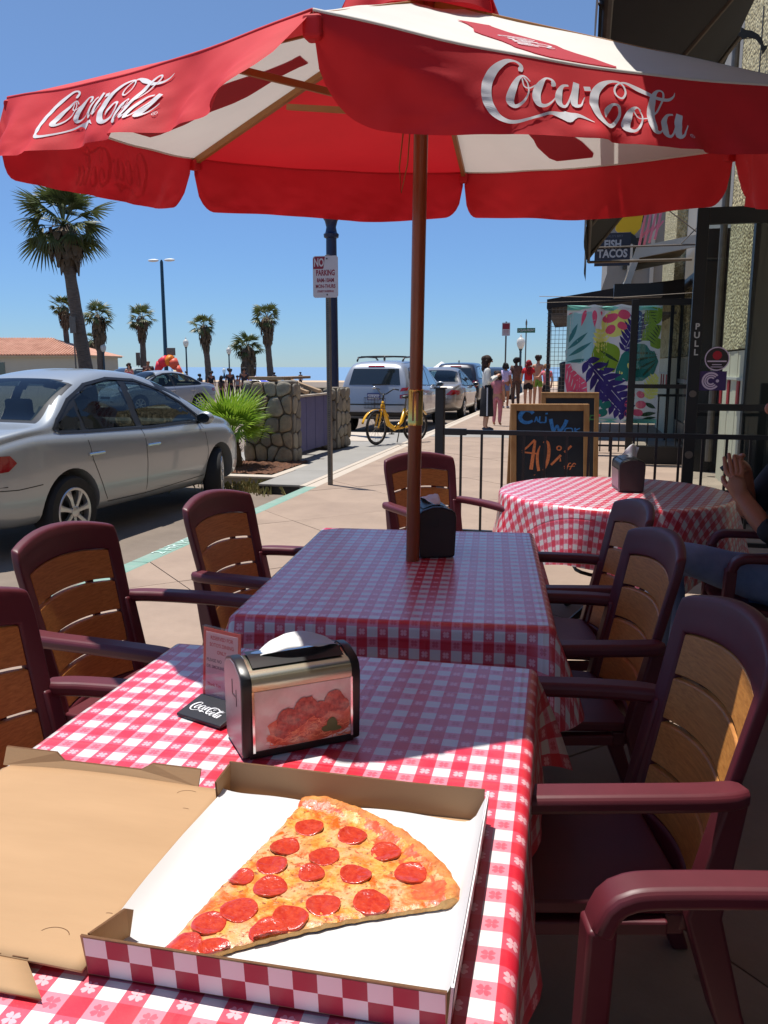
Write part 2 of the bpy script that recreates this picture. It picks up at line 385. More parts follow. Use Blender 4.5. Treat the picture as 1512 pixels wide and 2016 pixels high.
# pebble dash: small stones standing in the render
pb = bpy.data.materials.new('pebble_dash'); pb.use_nodes = True
n = pb.node_tree.nodes; l = pb.node_tree.links; p = n['Principled BSDF']; p.inputs['Roughness'].default_value = .85
tc = n.new('ShaderNodeTexCoord'); vo = n.new('ShaderNodeTexVoronoi'); vo.inputs['Scale'].default_value = 26; l.new(tc.outputs['Object'], vo.inputs['Vector'])
nt2 = n.new('ShaderNodeTexNoise'); nt2.inputs['Scale'].default_value = 9; nt2.inputs['Detail'].default_value = 8; l.new(tc.outputs['Object'], nt2.inputs['Vector'])
rp = n.new('ShaderNodeValToRGB'); e = rp.color_ramp.elements; e[0].position = .3; e[0].color = (*S(150, 136, 96), 1); e[1].position = .75; e[1].color = (*S(226, 214, 172), 1)
l.new(nt2.outputs['Fac'], rp.inputs[0]); l.new(rp.outputs[0], p.inputs['Base Color'])
bn = n.new('ShaderNodeBump'); bn.inputs['Strength'].default_value = 1; bn.inputs['Distance'].default_value = .03; bn.invert = True
l.new(vo.outputs['Distance'], bn.inputs['Height']); l.new(bn.outputs[0], p.inputs['Normal']); M['pebble'] = pb

B = thing('shop_building', 'shop building with pebble dash columns and dark window frames behind the open doors', 'building', (1.8, 0, 0))
MB().box(.12, 7, -6, 9.2, 0, 7.2).box(.3, 7, 9.2, 21.2, 0, 7.2).build('wall', M['stucco'], B)
MB().box(-.1, .3, 9.75, 11.45, 1.62, 7.19).build('pebble_column', M['pebble'], B)
MB().box(-.1, .3, 18.3, 21.1, 1.62, 7.19).build('pebble_column', M['pebble'], B)
for y0, y1 in ((9.78, 11.42), (18.33, 21.07)):
    yy = y0; k = 0
    while yy < y1 - .05:
        MB().box(-.09 + .004 * (k % 2), .29, yy + .003, min(yy + .27, y1) - .003, 0, 1.6).build('siding_board', M['siding'], B); yy += .27; k += 1
    for q in (.3, .95, 1.5):
        if y0 + q + .13 < y1: MB().box(-.105, -.0905, y0 + q, y0 + q + .13, .96, 1.26).build('red_stripe', M['redpaint'], B)
    MB().box(-.115, -.09, y0, y1, 1.27, 1.3).build('trim_rail', M['fascia'], B)
for y0, y1 in ((11.47, 13.2), (13.25, 15.6), (15.65, 18.28)):
    MB().box(.06, .14, y0, y1, 0, .35).box(.06, .14, y0, y1, 2.9, 3.1).box(.06, .14, y0, y0 + .1, .35, 2.9).box(.06, .14, y1 - .1, y1, .35, 2.9).box(.07, .13, y0 + .1, y1 - .1, 1.1, 1.18).build('window_frame', M['black'], B)
    MB().box(.09, .11, y0 + .1, y1 - .1, .35, 2.9).build('window_pane', M['darkglass'], B)
MB().box(.1, .3, 11.45, 18.3, 3.1, 7.1).build('upper_wall', M['greywall'], B)
MB().tube([(-.17, 11.5, .2), (-.17, 11.5, 7)], .045, 10).build('drain_pipe', M['galv'], B)

def glass_door(label, x0, x1, y, z0, z1, kick, mid, top=.13):
    d = thing('glass_door', label, 'door', (x0, y, z0)); w = x1 - x0; h = z1 - z0
    MB().box(0, .10, -.025, .025, 0, h).build('stile', M['black'], d, bevel=.004)
    MB().box(w - .10, w, -.025, .025, 0, h).build('stile', M['black'], d, bevel=.004)
    MB().box(.1, w - .1, -.024, .024, h - top, h).build('top_rail', M['black'], d)
    MB().box(.1, w - .1, -.024, .024, 0, kick).build('kick_panel', M['black'], d)
    MB().box(.1, w - .1, -.022, .022, mid - .03, mid + .03).build('push_bar', M['black'], d)
    MB().box(.09, w - .09, -.004, .004, kick - .01, h - top + .01).build('glass_pane', M['glass'], d)
    return d
d1 = glass_door('black framed glass door standing open beside the leaf print banner', .63, 1.72, 12.7, .01, 2.37, .26, 1.13, .09)
d2 = glass_door('tall black framed glass door marked PULL with round stickers', .91, 1.78, 8.0, .01, 2.78, .3, 1.05, .14)
M['letter'] = mat('door_letters', S(190, 190, 190), .5)
for k, ch in enumerate('PULL'): text('letter', ch, .075, M['letter'], d2, frame((.055, -.0262, 1.76 - .075 * k), (1, 0, 0), (0, 0, 1)), bold=.002)
M['stred'] = mat('sticker_red', S(168, 18, 42), .5); M['stdark'] = mat('sticker_dark', S(44, 34, 38), .5); M['stpurple'] = mat('sticker_purple', S(60, 38, 96), .5); M['stlil'] = mat('sticker_lilac', S(208, 190, 214), .5)
def disc(r, n=28): return [(r * cos(2 * pi * k / n), r * sin(2 * pi * k / n)) for k in range(n)]
fr = lambda x, z, o=0.: frame((x, -.0055 - o, z), (1, 0, 0), (0, 0, 1))
sk = MB().prism(disc(.105), .0008, fr(.24, 1.48)).prism(disc(.095), .0008, fr(.24, 1.48, .001), 1).prism(disc(.04, 10), .0008, fr(.24, 1.51, .002), 2)
sk.box(.16, .32, -.0086, -.0078, 1.452, 1.464, 0).box(.2, .28, -.0086, -.0078, 1.425, 1.432, 0).box(.19, .29, -.0086, -.0078, 1.405, 1.411, 0)
tag(sk.build('round_sticker', [M['stlil'], M['stdark'], M['stred']]), 'round dark sticker with a red emblem on the door glass', 'sticker').location = (.91, 8.0, .01)
sq = MB().box(.10, .33, -.0062, -.0054, 1.2, 1.37, 0)
for r0, r1 in ((.078, .062), (.056, .044), (.038, .024)):
    A = [(r * cos(a), r * sin(a)) for r in (r0, r1) for a in [radians(40 + 280 * k / 24) for k in range(25)]]
    sq.add([fr(.2, 1.285, .002) @ Vector((x, y, 0)) for x, y in A], [(k, k + 1, 26 + k, 25 + k) for k in range(24)], 1)
sq.sheet(disc(.014, 12), fr(.255, 1.285, .002), 1)
tag(sq.build('square_sticker', [M['stpurple'], M['stlil']]), 'square purple sticker with a ringed letter C on the door glass', 'sticker').location = (.91, 8.0, .01)
MB().cyl((0, 0, 0), .03, 0, .03, 14).build('lock', M['galv'], d2).matrix_local = frame((.05, -.026, 1.17), (1, 0, 0), (0, 0, 1))
MB().cyl((0, 0, 0), .035, 0, .02, 14).build('lock', M['galv'], d2).matrix_local = frame((.05, -.026, .62), (1, 0, 0), (0, 0, 1))
jb = MB().box(1.5, 1.9, 8.6, 8.72, 0, 3.2).box(1.5, 1.9, 12.0, 12.14, 0, 3.2).build('door_jamb', M['black'], B); jb.location = (-1.8, 0, 0)

# overhead awnings: black fabric stretched from the wall down to a bar above the sidewalk
def wall_awning(label, y0, y1, x0, z0, x1, z1, frames):
    a = thing('wall_awning', label, 'awning', (x1, y0, z1)); ox, oz = x0 - x1, z0 - z1; ln = y1 - y0
    MB().grid(lambda u, v: (ox * (1 - u), ln * v, oz * (1 - u) - .05 * sin(pi * u) + .008 * sin(9 * v + 3 * u)), 8, 16).build('fabric', M['awning'], a, smooth=True)
    MB().grid(lambda u, v: (ox - .004 + .01 * sin(14 * u), ln * u, oz - .24 * v), 16, 3).build('valance', M['awning'], a, smooth=True)
    for yy in frames:
        MB().tube([(ox + .01, yy, oz - .02), (-.02, yy, -.1)], .02, 8).build('rafter', M['galv'], a)
    MB().tube([(ox + .03, .02, oz - .015), (ox + .03, ln - .02, oz - .015)], .018, 8).build('front_bar', M['galv'], a)
    MB().tube([(ox + .03, ln - .03, oz - .02), (-.02, ln - .03, oz - .02)], .016, 8).build('brace', M['galv'], a)
    for yy in (frames[0], frames[-1]): MB().tube([(0, yy, -.04), (1.8 - x1, yy, -.04)], .016, 8).build('wall_bracket', M['galv'], a)
    return a
wall_awning('black fabric awning with pale rafters above the umbrella', -3, 5.5, .0, 2.66, 1.78, 4.76, (.05, 2.0, 4.0, 6.2, 8.4))
wall_awning('second black fabric awning farther along over the fish tacos sign', 5.72, 10.5, -.03, 2.66, 1.18, 4.24, (.1, 2.3, 4.5))
# dolphin sign on its wall bracket
D = thing('dolphin_sign', 'black leaping dolphin sign on a bracket by the pebble column', 'sign', (1.46, 9.9, 4.72)); D.scale = (.42, .42, .42)
dp = [(-.42, -.22), (-.36, -.02), (-.2, .18), (-.06, .26), (-.05, .36), (.06, .29), (.2, .26), (.36, .16), (.46, .02), (.5, -.1), (.62, -.1), (.66, -.05), (.56, -.19), (.47, -.32), (.46, -.2), (.42, -.08), (.3, .06), (.12, .12), (-.02, .08), (-.08, -.02), (-.12, .05), (-.24, -.04), (-.34, -.16), (-.44, -.26)]
MB().prism(dp[::-1], .03, frame((0, 0, 0), (1, 0, 0), (0, 0, 1))).build('dolphin', M['black'], D, bevel=.006)
MB().tube([(.44, 0, -.7), (.44, 0, .8)], .018, 8).tube([(.44, 0, .1), (-.1, 0, .1)], .012, 8).build('bracket', M['galv'], D)

# small white porch roof and black box sign farther down the wall
Pq = thing('porch_roof', 'small white edged porch roof on the wall beyond the banner', 'roof', (0, 15.6, 0))
MB().prism([(.62, 2.84), (.8, 3.46), (1.79, 3.64), (1.79, 3.44), (.86, 3.28), (.72, 2.82)], .08, frame((0, 0, 0), (1, 0, 0), (0, 0, 1))).build('fascia', M['fascia'], Pq)
MB().prism([(.64, 2.86), (.81, 3.45), (1.79, 3.62), (1.79, 3.5), (.86, 3.34), (.7, 2.86)], .05, frame((0, 2.6, 0), (1, 0, 0), (0, 0, 1))).box(.62, .7, .0, 2.6, 2.82, 2.9).build('roof_edge', M['fascia'], Pq)
MB().add([(.64, .0, 2.88), (.64, 2.6, 2.88), (.83, 2.6, 3.44), (.83, 0, 3.44), (1.79, 2.6, 3.6), (1.79, 0, 3.6)], [(0, 1, 2, 3), (3, 2, 4, 5)]).build('soffit', M['soffit'], Pq)
MB().box(.45, 1.25, 15.2, 15.55, 2.6, 2.82).build('fascia_box', M['black']).parent = B; bpy.data.objects['fascia_box'].location = (-1.8, 0, 0)
# far building with stepped grey gable, yellow and pink wall letters
G = thing('grey_building', 'grey walled building with curved gable beyond the porch roof', 'building', (0, 24, 0))
gp = [(.32, 2.9), (.32, 3.3), (.42, 3.65), (.5, 3.9), (.5, 4.5), (.5, 6.6), (6, 6.6), (6, 2.9)]
MB().prism(gp, 9, frame((0, 9, 0), (1, 0, 0), (0, 0, 1))).build('gable_wall', M['greywall'], G)
MB().box(1.0, 6, 0, 9, 0, 2.9).build('wall', M['stucco'], G)
for z in (4.0, 5.2): MB().box(.9, 1.4, -.06, -.002, z, z + .8).build('window', M['darkglass'], G)
MB().box(1.02, 1.14, -.07, -.01, 2.9, 6.4).box(1.6, 1.7, -.07, -.01, 2.9, 6.4).build('white_trim', M['fascia'], G)
M['yellow'] = mat('yellow_sign', S(238, 188, 10), .5); M['pink'] = mat('pink_sign', S(205, 120, 150), .55)
ys = thing('yellow_sign', 'yellow and black hanging sign above the fish tacos board', 'sign', (.55, 15.5, 3.75))
MB().prism([(-.12, .0), (.02, -.14), (.18, -.12), (.3, .02), (.34, .3), (-.1, .3)], .05, frame((0, 0, 0), (1, 0, 0), (0, 0, 1))).build('board', M['yellow'], ys)
MB().prism([(-.02, -.13), (.12, -.05), (.22, -.12), (.28, -.3), (.16, -.24), (.06, -.32)], .05, frame((0, -.02, 0), (1, 0, 0), (0, 0, 1))).build('emblem', M['black'], ys)
ps = thing('pink_letters', 'pink slanting letter sign mounted above the porch roof', 'sign', (.85, 15.9, 3.45))
for k in range(4):
    MB().bar((.0 + .09 * k, 0, .0 + .06 * k), (.10 + .09 * k, 0, .62 + .03 * k), .05, .04).bar((.03 + .09 * k, .01, .2 + .05 * k), (.13 + .09 * k, .01, .34 + .05 * k), .03, .03).build('letter_bar', M['pink'], ps)
M['fishbg'] = mat('fish_sign_blue', S(38, 44, 62), .6, nz=(8, .85)); M['fishtx'] = mat('fish_sign_text', S(176, 180, 186), .6); M['fishdim'] = mat('fish_sign_small', S(96, 104, 120), .6)
F_ = thing('hanging_sign', 'dark blue FISH TACOS board hung from a wall bracket', 'sign', (.36, 14, 3.235))
MB().box(-.27, .27, -.02, .02, -.25, .25).build('board', M['fishbg'], F_, bevel=.004)
ff = lambda z: frame((0, -.0215, z), (1, 0, 0), (0, 0, 1))
text('lettering', 'FISH', .17, M['fishtx'], F_, ff(.07), bold=.006, sx=.82); text('lettering', 'TACOS', .17, M['fishtx'], F_, ff(-.07), bold=.006, sx=.82)
text('small_lettering', "WORLD'S BEST", .045, M['fishdim'], F_, ff(.195)); text('small_lettering', 'IN SAN DIEGO', .045, M['fishdim'], F_, ff(-.195))
MB().tube([(-.38, -.04, .03), (1.44, -.04, .03)], .014, 8).tube([(1.0, -.04, .03), (1.44, -.04, .5)], .009, 6).tube([(.8, -.04, .55), (1.44, -.04, .05)], .009, 6).build('bracket', M['galv'], F_)
# black patio awning of the next cafe with its wire screen
A3 = thing('patio_awning', 'black patio awning of the next cafe beyond the banner', 'awning', (0, 17, 0))
MB().add([(-.76, 0, 2.72), (.85, 0, 2.96), (1.78, 0, 3.05), (-.76, 5, 2.62), (.85, 5, 2.9), (1.78, 5, 3.0), (-.76, 0, 2.55), (.85, 0, 2.66), (1.78, 0, 2.7), (-.76, 5, 2.4), (.85, 5, 2.5), (1.78, 5, 2.5)],
  [(0, 1, 4, 3), (1, 2, 5, 4), (0, 6, 7, 1), (1, 7, 8, 2), (0, 3, 9, 6), (3, 4, 10, 9), (4, 5, 11, 10)]).build('fabric', M['awning'], A3)
for k in range(9): MB().box(-.74, 1.7, .3 + .52 * k, .36 + .52 * k, 2.42, 2.47).build('roof_slat', M['galv'], A3)
for x in (-.7, 1.6): MB().box(x - .03, x + .03, .05, .11, 0, 2.6).build('post', M['black'], A3)
ws = MB()
for k in range(7): ws.box(-.73 + .075 * k - .004, -.73 + .075 * k + .004, .01, .018, .1, 2.6)
for k in range(30): ws.box(-.75, -.26, .018, .026, .15 + .082 * k - .004, .15 + .082 * k + .004)
w_ = ws.build('wire_screen', M['galv'], A3); w_['kind'] = 'stuff'
ht = thing('patio_heater', 'tall black patio heater behind the wire screen', 'heater', (-.36, 19.5, 0))
MB().box(-.2, .2, -.2, .2, 0, 1.2).build('cabinet', M['black'], ht, bevel=.02); MB().lathe([(.17, 1.2), (.19, 1.5), (.1, 1.54)], 12).build('burner', M['black'], ht); MB().lathe([(.05, 1.54), (.07, 1.78), (.02, 1.86)], 10).build('cap', M['black'], ht)
pf = thing('patio_fence', 'low black picket fence of the next cafe under the banner', 'fence', (0, 14.35, 0))
MB().bar((-.3, 0, .96), (1.7, 0, .96), .04, .04).build('top_rail', M['black'], pf); MB().bar((-.3, 0, .12), (1.7, 0, .12), .03, .03).build('bottom_rail', M['black'], pf)
for k in range(14): MB().box(-.3 + .15 * k, -.28 + .15 * k, -.01, .01, .02, .945).build('picket', M['black'], pf)
wr = MB().tube([(-.75, 14.0, 2.54), (.5, 14.0, 2.5), (1.79, 14.0, 2.56)], .005, 5).tube([(-.75, 14.0, 2.44), (1.79, 14.0, 2.47)], .003, 5).build('hanging_wire', M['galv']); tag(wr, 'thin wire stretched above the leaf print banner', 'wire')

# tropical banner: cloth and its printed leaves
bn_ = thing('fabric_banner', 'white fabric banner printed with tropical leaves hung from a wire', 'banner', (-.3, 14.02, .52))
BW, BH = 1.46, 1.88
def bsurf(x, z, off=0.): # x 0..1, z 0..1 (down from the top)
    sag = .03 * abs(sin(pi * x * 3.5)) if z < .5 else 0
    return Vector((x * BW, .03 * sin(x * 17) * (1 - .4 * z) + .015 * sin(x * 31 + 4 * z) - off, BH * (1 - z) - sag * (1 - z / .5 if z < .5 else 0)))
C_ = {k: mat('print_' + k, S(*v), .75, transl=.15) for k, v in dict(white=(204, 206, 210), aqua=(150, 196, 200), teal=(52, 120, 124), indigo=(48, 34, 112), pink=(222, 84, 118), lime=(128, 164, 40), dkgreen=(38, 70, 40), sea=(20, 116, 106), yellow=(226, 226, 120), mint=(122, 190, 178)).items()}
ck = list(C_)
MB().grid(lambda u, v: bsurf(u, v), 40, 24).build('cloth', C_['white'], bn_, smooth=True)
pr_ = MB()
bx = lambda px, py: ((px - 85) / 1310., (py - 150) / 1640.)
def patch(pts, c, lay):
    poly = [bx(*q) for q in pts]; n0 = len(poly); v2 = [Vector(q) for q in poly]
    xa, xb = min(q[0] for q in poly), max(q[0] for q in poly); ya, yb = min(q[1] for q in poly), max(q[1] for q in poly)
    d = geometry.delaunay_2d_cdt(v2 + [Vector(((i + .5) / 40, (j + .5) / 24)) for i in range(40) for j in range(24) if xa < (i + .5) / 40 < xb and ya < (j + .5) / 24 < yb], [(i, (i + 1) % n0) for i in range(n0)], [list(range(n0))], 1, 1e-5)
    pr_.add([bsurf(min(max(q.x, 0), 1), min(max(q.y, 0), 1), .0012 + .0007 * lay) for q in d[0]], [tuple(f) for f in d[2]], ck.index(c))
def ell(cx, cy, rx, ry, a=0, n=26):
    a = radians(a); return [(cx + rx * cos(t) * cos(a) - ry * sin(t) * sin(a), cy + rx * cos(t) * sin(a) + ry * sin(t) * cos(a)) for t in [2 * pi * k / n for k in range(n)]]
def leafp(x0, y0, x1, y1, w, n=12, bias=1.):
    dx, dy = x1 - x0, y1 - y0; q = sqrt(dx * dx + dy * dy); nx, ny = -dy / q, dx / q; L_ = []; R_ = []
    for k in range(n + 1):
        t = k / n; ww = w * sin(pi * t ** bias) / 2; L_.append((x0 + dx * t + nx * ww, y0 + dy * t + ny * ww)); R_.append((x0 + dx * t - nx * ww, y0 + dy * t - ny * ww))
    return L_ + R_[::-1][1:-1]
def fern(x0, y0, x1, y1, w, c, lay, nb=8):
    dx, dy = x1 - x0, y1 - y0; q = sqrt(dx * dx + dy * dy); ux, uy = dx / q, dy / q
    for k in range(nb):
        t = (k + .4) / nb; b = w * (sin(pi * (t * .8 + .14)) ** .7)
        for s in (1, -1):
            px, py = x0 + dx * t, y0 + dy * t; ex = px - uy * s * b + ux * b * .55; ey = py + ux * s * b + uy * b * .55
            patch(leafp(px - ux * 6, py - uy * 6, ex, ey, q / nb * .86, 8, .8), c, lay)
    patch(leafp(x0, y0, x1, y1, w * .42, 10), c, lay + .1); patch(leafp(x0, y0, x1, y1, 9, 10), 'white', lay + .3)
patch([(85, 155), (740, 160), (1395, 165), (1395, 215), (740, 222), (85, 225)], 'mint', 0)
patch([(85, 1730), (1395, 1730), (1395, 1789), (85, 1789)], 'mint', 0)
patch([(88, 300), (170, 240), (430, 240), (490, 420), (492, 760), (430, 890), (300, 960), (88, 962)], 'aqua', 0)
for a in ((110, 690, 240, 390, 60), (110, 760, 385, 520, 60), (120, 860, 450, 660, 60), (100, 940, 420, 900, 50)): patch(leafp(*a), 'teal', 1)
for a in ((345, 205, 290, 430, 60), (470, 225, 478, 460, 70), (110, 290, 160, 240, 26), (565, 225, 570, 290, 26)): patch(leafp(*a, 12, .6), 'pink', 1)
patch(ell(760, 400, 190, 190), 'yellow', 0); fern(600, 820, 560, 470, 120, 'yellow', .4, 5)
patch(leafp(520, 640, 780, 1080, 420), 'lime', .5); patch(leafp(560, 770, 850, 950, 44, 10), 'dkgreen', 1); patch(leafp(700, 900, 640, 1060, 34), 'dkgreen', 1)
for a in ((690, 320, 110, 62, -14), (880, 285, 85, 66, 0), (700, 480, 74, 62, -40), (860, 440, 70, 52, 20)): patch(ell(*a), 'pink', 1.5)
fern(900, 800, 1140, 260, 190, 'indigo', .6, 9)
patch(leafp(1395, 190, 1160, 420, 250), 'lime', .5); patch(leafp(1395, 430, 1130, 640, 230), 'lime', .55); patch(leafp(1395, 620, 1260, 720, 200), 'lime', .5)
for k in range(6): patch(leafp(1180 + 30 * k, 600 - 38 * k, 1330 + 9 * k, 700 - 40 * k, 15, 6), 'dkgreen', 1.2)
for k in range(5): patch(leafp(1150 + 35 * k, 240 + 30 * k, 1330, 200 + 50 * k, 13, 6), 'dkgreen', 1.2)
patch([(790, 1190), (800, 1040), (870, 840), (1010, 680), (1180, 690), (1320, 790), (1380, 930), (1330, 1100), (1180, 1200), (960, 1210)], 'sea', 1.6)
for a in ((1370, 830, 940, 800, 34), (1370, 860, 930, 935, 34), (1360, 900, 1000, 1090, 34), (1350, 940, 1130, 1180, 34)): patch(leafp(*a), 'dkgreen', 2)
patch(ell(990, 1000, 30, 50, -30), 'yellow', 2); patch(ell(860, 1085, 40, 22, 20), 'yellow', 2)
patch([(88, 970), (160, 965), (260, 1100), (400, 1220), (410, 1360), (120, 1360), (88, 1200)], 'pink', .3)
for k in range(6): patch(leafp(120 + 42 * k, 1030 + 58 * k, 180 + 52 * k, 960 + 62 * k, 13, 6), 'white', .9); patch(leafp(120 + 42 * k, 1050 + 58 * k, 110 + 34 * k, 1190 + 50 * k, 13, 6), 'white', .9)
fern(370, 900, 1010, 1620, 250, 'indigo', 2.4, 9); fern(560, 1290, 960, 1700, 150, 'indigo', 2.2, 6)
for k in range(3): patch(leafp(460, 1440 + 40 * k, 560, 1470 + 34 * k, 30), 'pink', 1)
for a in ((580, 1510, 54, 60), (690, 1540, 84, 50, -20), (500, 1590, 50, 70), (630, 1650, 84, 56, -10), (480, 1690, 44, 40)): patch(ell(*a), 'sea', 3)
patch(leafp(520, 1700, 620, 1680, 60), 'pink', 3.4)
for a in ((1030, 1280, 60, 46), (1030, 1400, 56, 54), (1160, 1390, 60, 46, 30), (1000, 1520, 54, 54), (1170, 1530, 72, 56), (1000, 1650, 56, 56), (1130, 1640, 76, 50, 10)): patch(ell(*a), 'pink', 3)
fern(1250, 1450, 1390, 1130, 150, 'yellow', .4, 7)
for a in ((1380, 1580, 1220, 1500, 60), (1390, 1640, 1150, 1680, 60), (1390, 1700, 1200, 1730, 40)): patch(leafp(*a), 'dkgreen', 2)
pr_.build('leaf_print', [C_[k] for k in ck], bn_)
# ------------------------------------------------------------- tablecloth material: woven gingham with clover motifs, in metres
def gingham(name, sq=.0285, flowers=True, wear=0.):
    m = bpy.data.materials.new(name); m.use_nodes = True; n = m.node_tree.nodes; l = m.node_tree.links; p = n['Principled BSDF']
    p.inputs['Roughness'].default_value = .36; p.inputs['Specular IOR Level'].default_value = .7; p.inputs['Coat Weight'].default_value = .75; p.inputs['Coat Roughness'].default_value = .24
    def mth(op, a, b=None, c=None):
        q = n.new('ShaderNodeMath'); q.operation = op
        for i, v in enumerate((a, b, c)):
            if v is None: continue
            if isinstance(v, (int, float)): q.inputs[i].default_value = v
            else: l.new(v, q.inputs[i])
        return q.outputs[0]
    uv = n.new('ShaderNodeUVMap'); uv.uv_map = 'UVMap'; sp = n.new('ShaderNodeSeparateXYZ'); l.new(uv.outputs[0], sp.inputs[0])
    X = mth('DIVIDE', sp.outputs[0], sq); Y = mth('DIVIDE', sp.outputs[1], sq)
    fx = mth('FLOOR', X); fy = mth('FLOOR', Y); rx = mth('FLOORED_MODULO', fx, 2.); ry = mth('FLOORED_MODULO', fy, 2.)
    lx = mth('SUBTRACT', mth('SUBTRACT', X, fx), .5); ly = mth('SUBTRACT', mth('SUBTRACT', Y, fy), .5)
    rad = mth('SQRT', mth('ADD', mth('MULTIPLY', lx, lx), mth('MULTIPLY', ly, ly))); ang = mth('ARCTAN2', ly, lx)
    pet = mth('ABSOLUTE', mth('SINE', mth('MULTIPLY', ang, 2.)))           # four lobes on the diagonals
    notch = mth('ABSOLUTE', mth('SINE', mth('MULTIPLY', ang, 4.)))
    lim = mth('MULTIPLY_ADD', mth('POWER', pet, .45), .30, mth('MULTIPLY', notch, .07))
    flo = mth('LESS_THAN', rad, lim); flo = mth('MULTIPLY', flo, mth('GREATER_THAN', rad, .035))
    mid = mth('SUBTRACT', mth('ADD', rx, ry), mth('MULTIPLY', mth('MULTIPLY', rx, ry), 2.))   # 1 where a red band crosses a white one
    flo = mth('MULTIPLY', flo, mid)
    red, white = S(212, 26, 52), S(220, 218, 216); lp = S(224, 132, 148); mp = S(212, 76, 98)
    def mix(f, a, b):
        q = n.new('ShaderNodeMix'); q.data_type = 'RGBA'
        if isinstance(f, float): q.inputs[0].default_value = f
        else: l.new(f, q.inputs[0])
        for i, v in ((6, a), (7, b)):
            if isinstance(v, tuple): q.inputs[i].default_value = (*v, 1)
            else: l.new(v, q.inputs[i])
        return q.outputs[2]
    base = mix(mth('MULTIPLY', rx, ry), white, red)
    mc = mix(rx, lp, mp); mf = mix(rx, S(206, 84, 104), S(240, 176, 184))
    c = mix(mid, base, mix(flo if flowers else 0., mc, mf) if flowers else mc)
    tx = n.new('ShaderNodeTexNoise'); tx.inputs['Scale'].default_value = 14; tx.inputs['Detail'].default_value = 4; l.new(uv.outputs[0], tx.inputs[0])
    mr = n.new('ShaderNodeMapRange'); mr.inputs[1].default_value = .35; mr.inputs[2].default_value = .7; mr.inputs[3].default_value = .0; mr.inputs[4].default_value = .12; l.new(tx.outputs['Fac'], mr.inputs[0])
    c = mix(mr.outputs[0], c, S(190, 150, 150)); l.new(c, p.inputs['Base Color'])
    b1 = n.new('ShaderNodeTexNoise'); b1.inputs['Scale'].default_value = 900; l.new(uv.outputs[0], b1.inputs[0])
    b2 = n.new('ShaderNodeTexNoise'); b2.inputs['Scale'].default_value = 9; l.new(uv.outputs[0], b2.inputs[0])
    def crease(c_, per, ph):
        q = mth('ABSOLUTE', mth('SUBTRACT', mth('FRACT', mth('ADD', mth('DIVIDE', c_, per), ph)), .5)); return mth('MULTIPLY', mth('MAXIMUM', mth('SUBTRACT', .02, q), 0.), 55.)
    cr = mth('ADD', crease(sp.outputs[0], .31, .17), crease(sp.outputs[1], .37, .36))
    bb = mth('ADD', mth('MULTIPLY_ADD', b2.outputs['Fac'], 2.5, mth('MULTIPLY', b1.outputs['Fac'], .35)), cr)
    bn = n.new('ShaderNodeBump'); bn.inputs['Strength'].default_value = .5; bn.inputs['Distance'].default_value = .0018; l.new(bb, bn.inputs['Height']); l.new(bn.outputs[0], p.inputs['Normal'])
    return m
M['ging'] = gingham('gingham_vinyl')

def rect_cloth(name, w, ln, hang, seed, r=.022, corner=.07):
    """Oilcloth lying on a w x ln top with rounded edges, straight falls and pinched corners."""
    rg = random.Random(seed); mb = MB(); uv = []
    # perimeter, counter-clockwise, as (x, y, nx, ny, cornerness)
    per = []; hw, hl = w / 2 - r, ln / 2 - r; N = 24; ph = rg.uniform(0, 6)
    segs = [((hw, -hl), (hw, hl), 0), ((hw, hl), (-hw, hl), 90), ((-hw, hl), (-hw, -hl), 180), ((-hw, -hl), (hw, -hl), 270)]
    for a, b, dg in segs:
        d = sqrt((b[0] - a[0]) ** 2 + (b[1] - a[1]) ** 2); k = int(d / .03)
        for i in range(k + 1):
            t = i / k; e = min(t, 1 - t) * d
            per.append((a[0] + (b[0] - a[0]) * t, a[1] + (b[1] - a[1]) * t, cos(radians(dg)), sin(radians(dg)), max(0, 1 - e / .14) ** 2))
        for i in range(1, 6):
            q = radians(dg + 90 * i / 6); per.append((b[0], b[1], cos(q), sin(q), 1))
    n = len(per); nt = 30
    rings = [(0., 0., 0.)] + [(r * sin(a), -r * (1 - cos(a)), r * a) for a in [radians(18 * k) for k in range(1, 6)]]
    for k in range(1, 9): rings.append((r, -r - hang * k / 8, r * pi / 2 + hang * k / 8))
    for out, dz, arc in rings:
        h = max(0, -dz - r) / hang
        for i, (x, y, nx, ny, c) in enumerate(per):
            s_ = i / n * 40
            o = out + h * (.012 + corner * c + .012 * sin(s_ * 1.7 + ph) * (1 - c) + .006 * sin(s_ * 4.1))
            z = dz * (1 + .30 * c * h) + .0012 * nz3(x * 9, y * 9, seed)
            mb.v.append((x + nx * o, y + ny * o, z)); uv.append((x + nx * arc, y + ny * arc))
    for k in range(len(rings) - 1):
        for i in range(n):
            j = (i + 1) % n; mb.f.append((k * n + i, (k + 1) * n + i, (k + 1) * n + j, k * n + j)); mb.m.append(0)
    # flat top as a fan-free grid
    o = len(mb.v); gx, gy = 18, 24
    for j in range(gy + 1):
        for i in range(gx + 1):
            x, y = -hw + 2 * hw * i / gx, -hl + 2 * hl * j / gy
            e = min(i, gx - i, j, gy - j)
            mb.v.append((x, y, (.0030 * nz3(x * 5, y * 5, seed) if e > 0 else 0))); uv.append((x, y))
    for j in range(gy):
        for i in range(gx): a = o + j * (gx + 1) + i; mb.f.append((a, a + 1, a + gx + 2, a + gx + 1)); mb.m.append(0)
    for i, q in enumerate(per):
        pass
    mb.uv = uv
    return mb

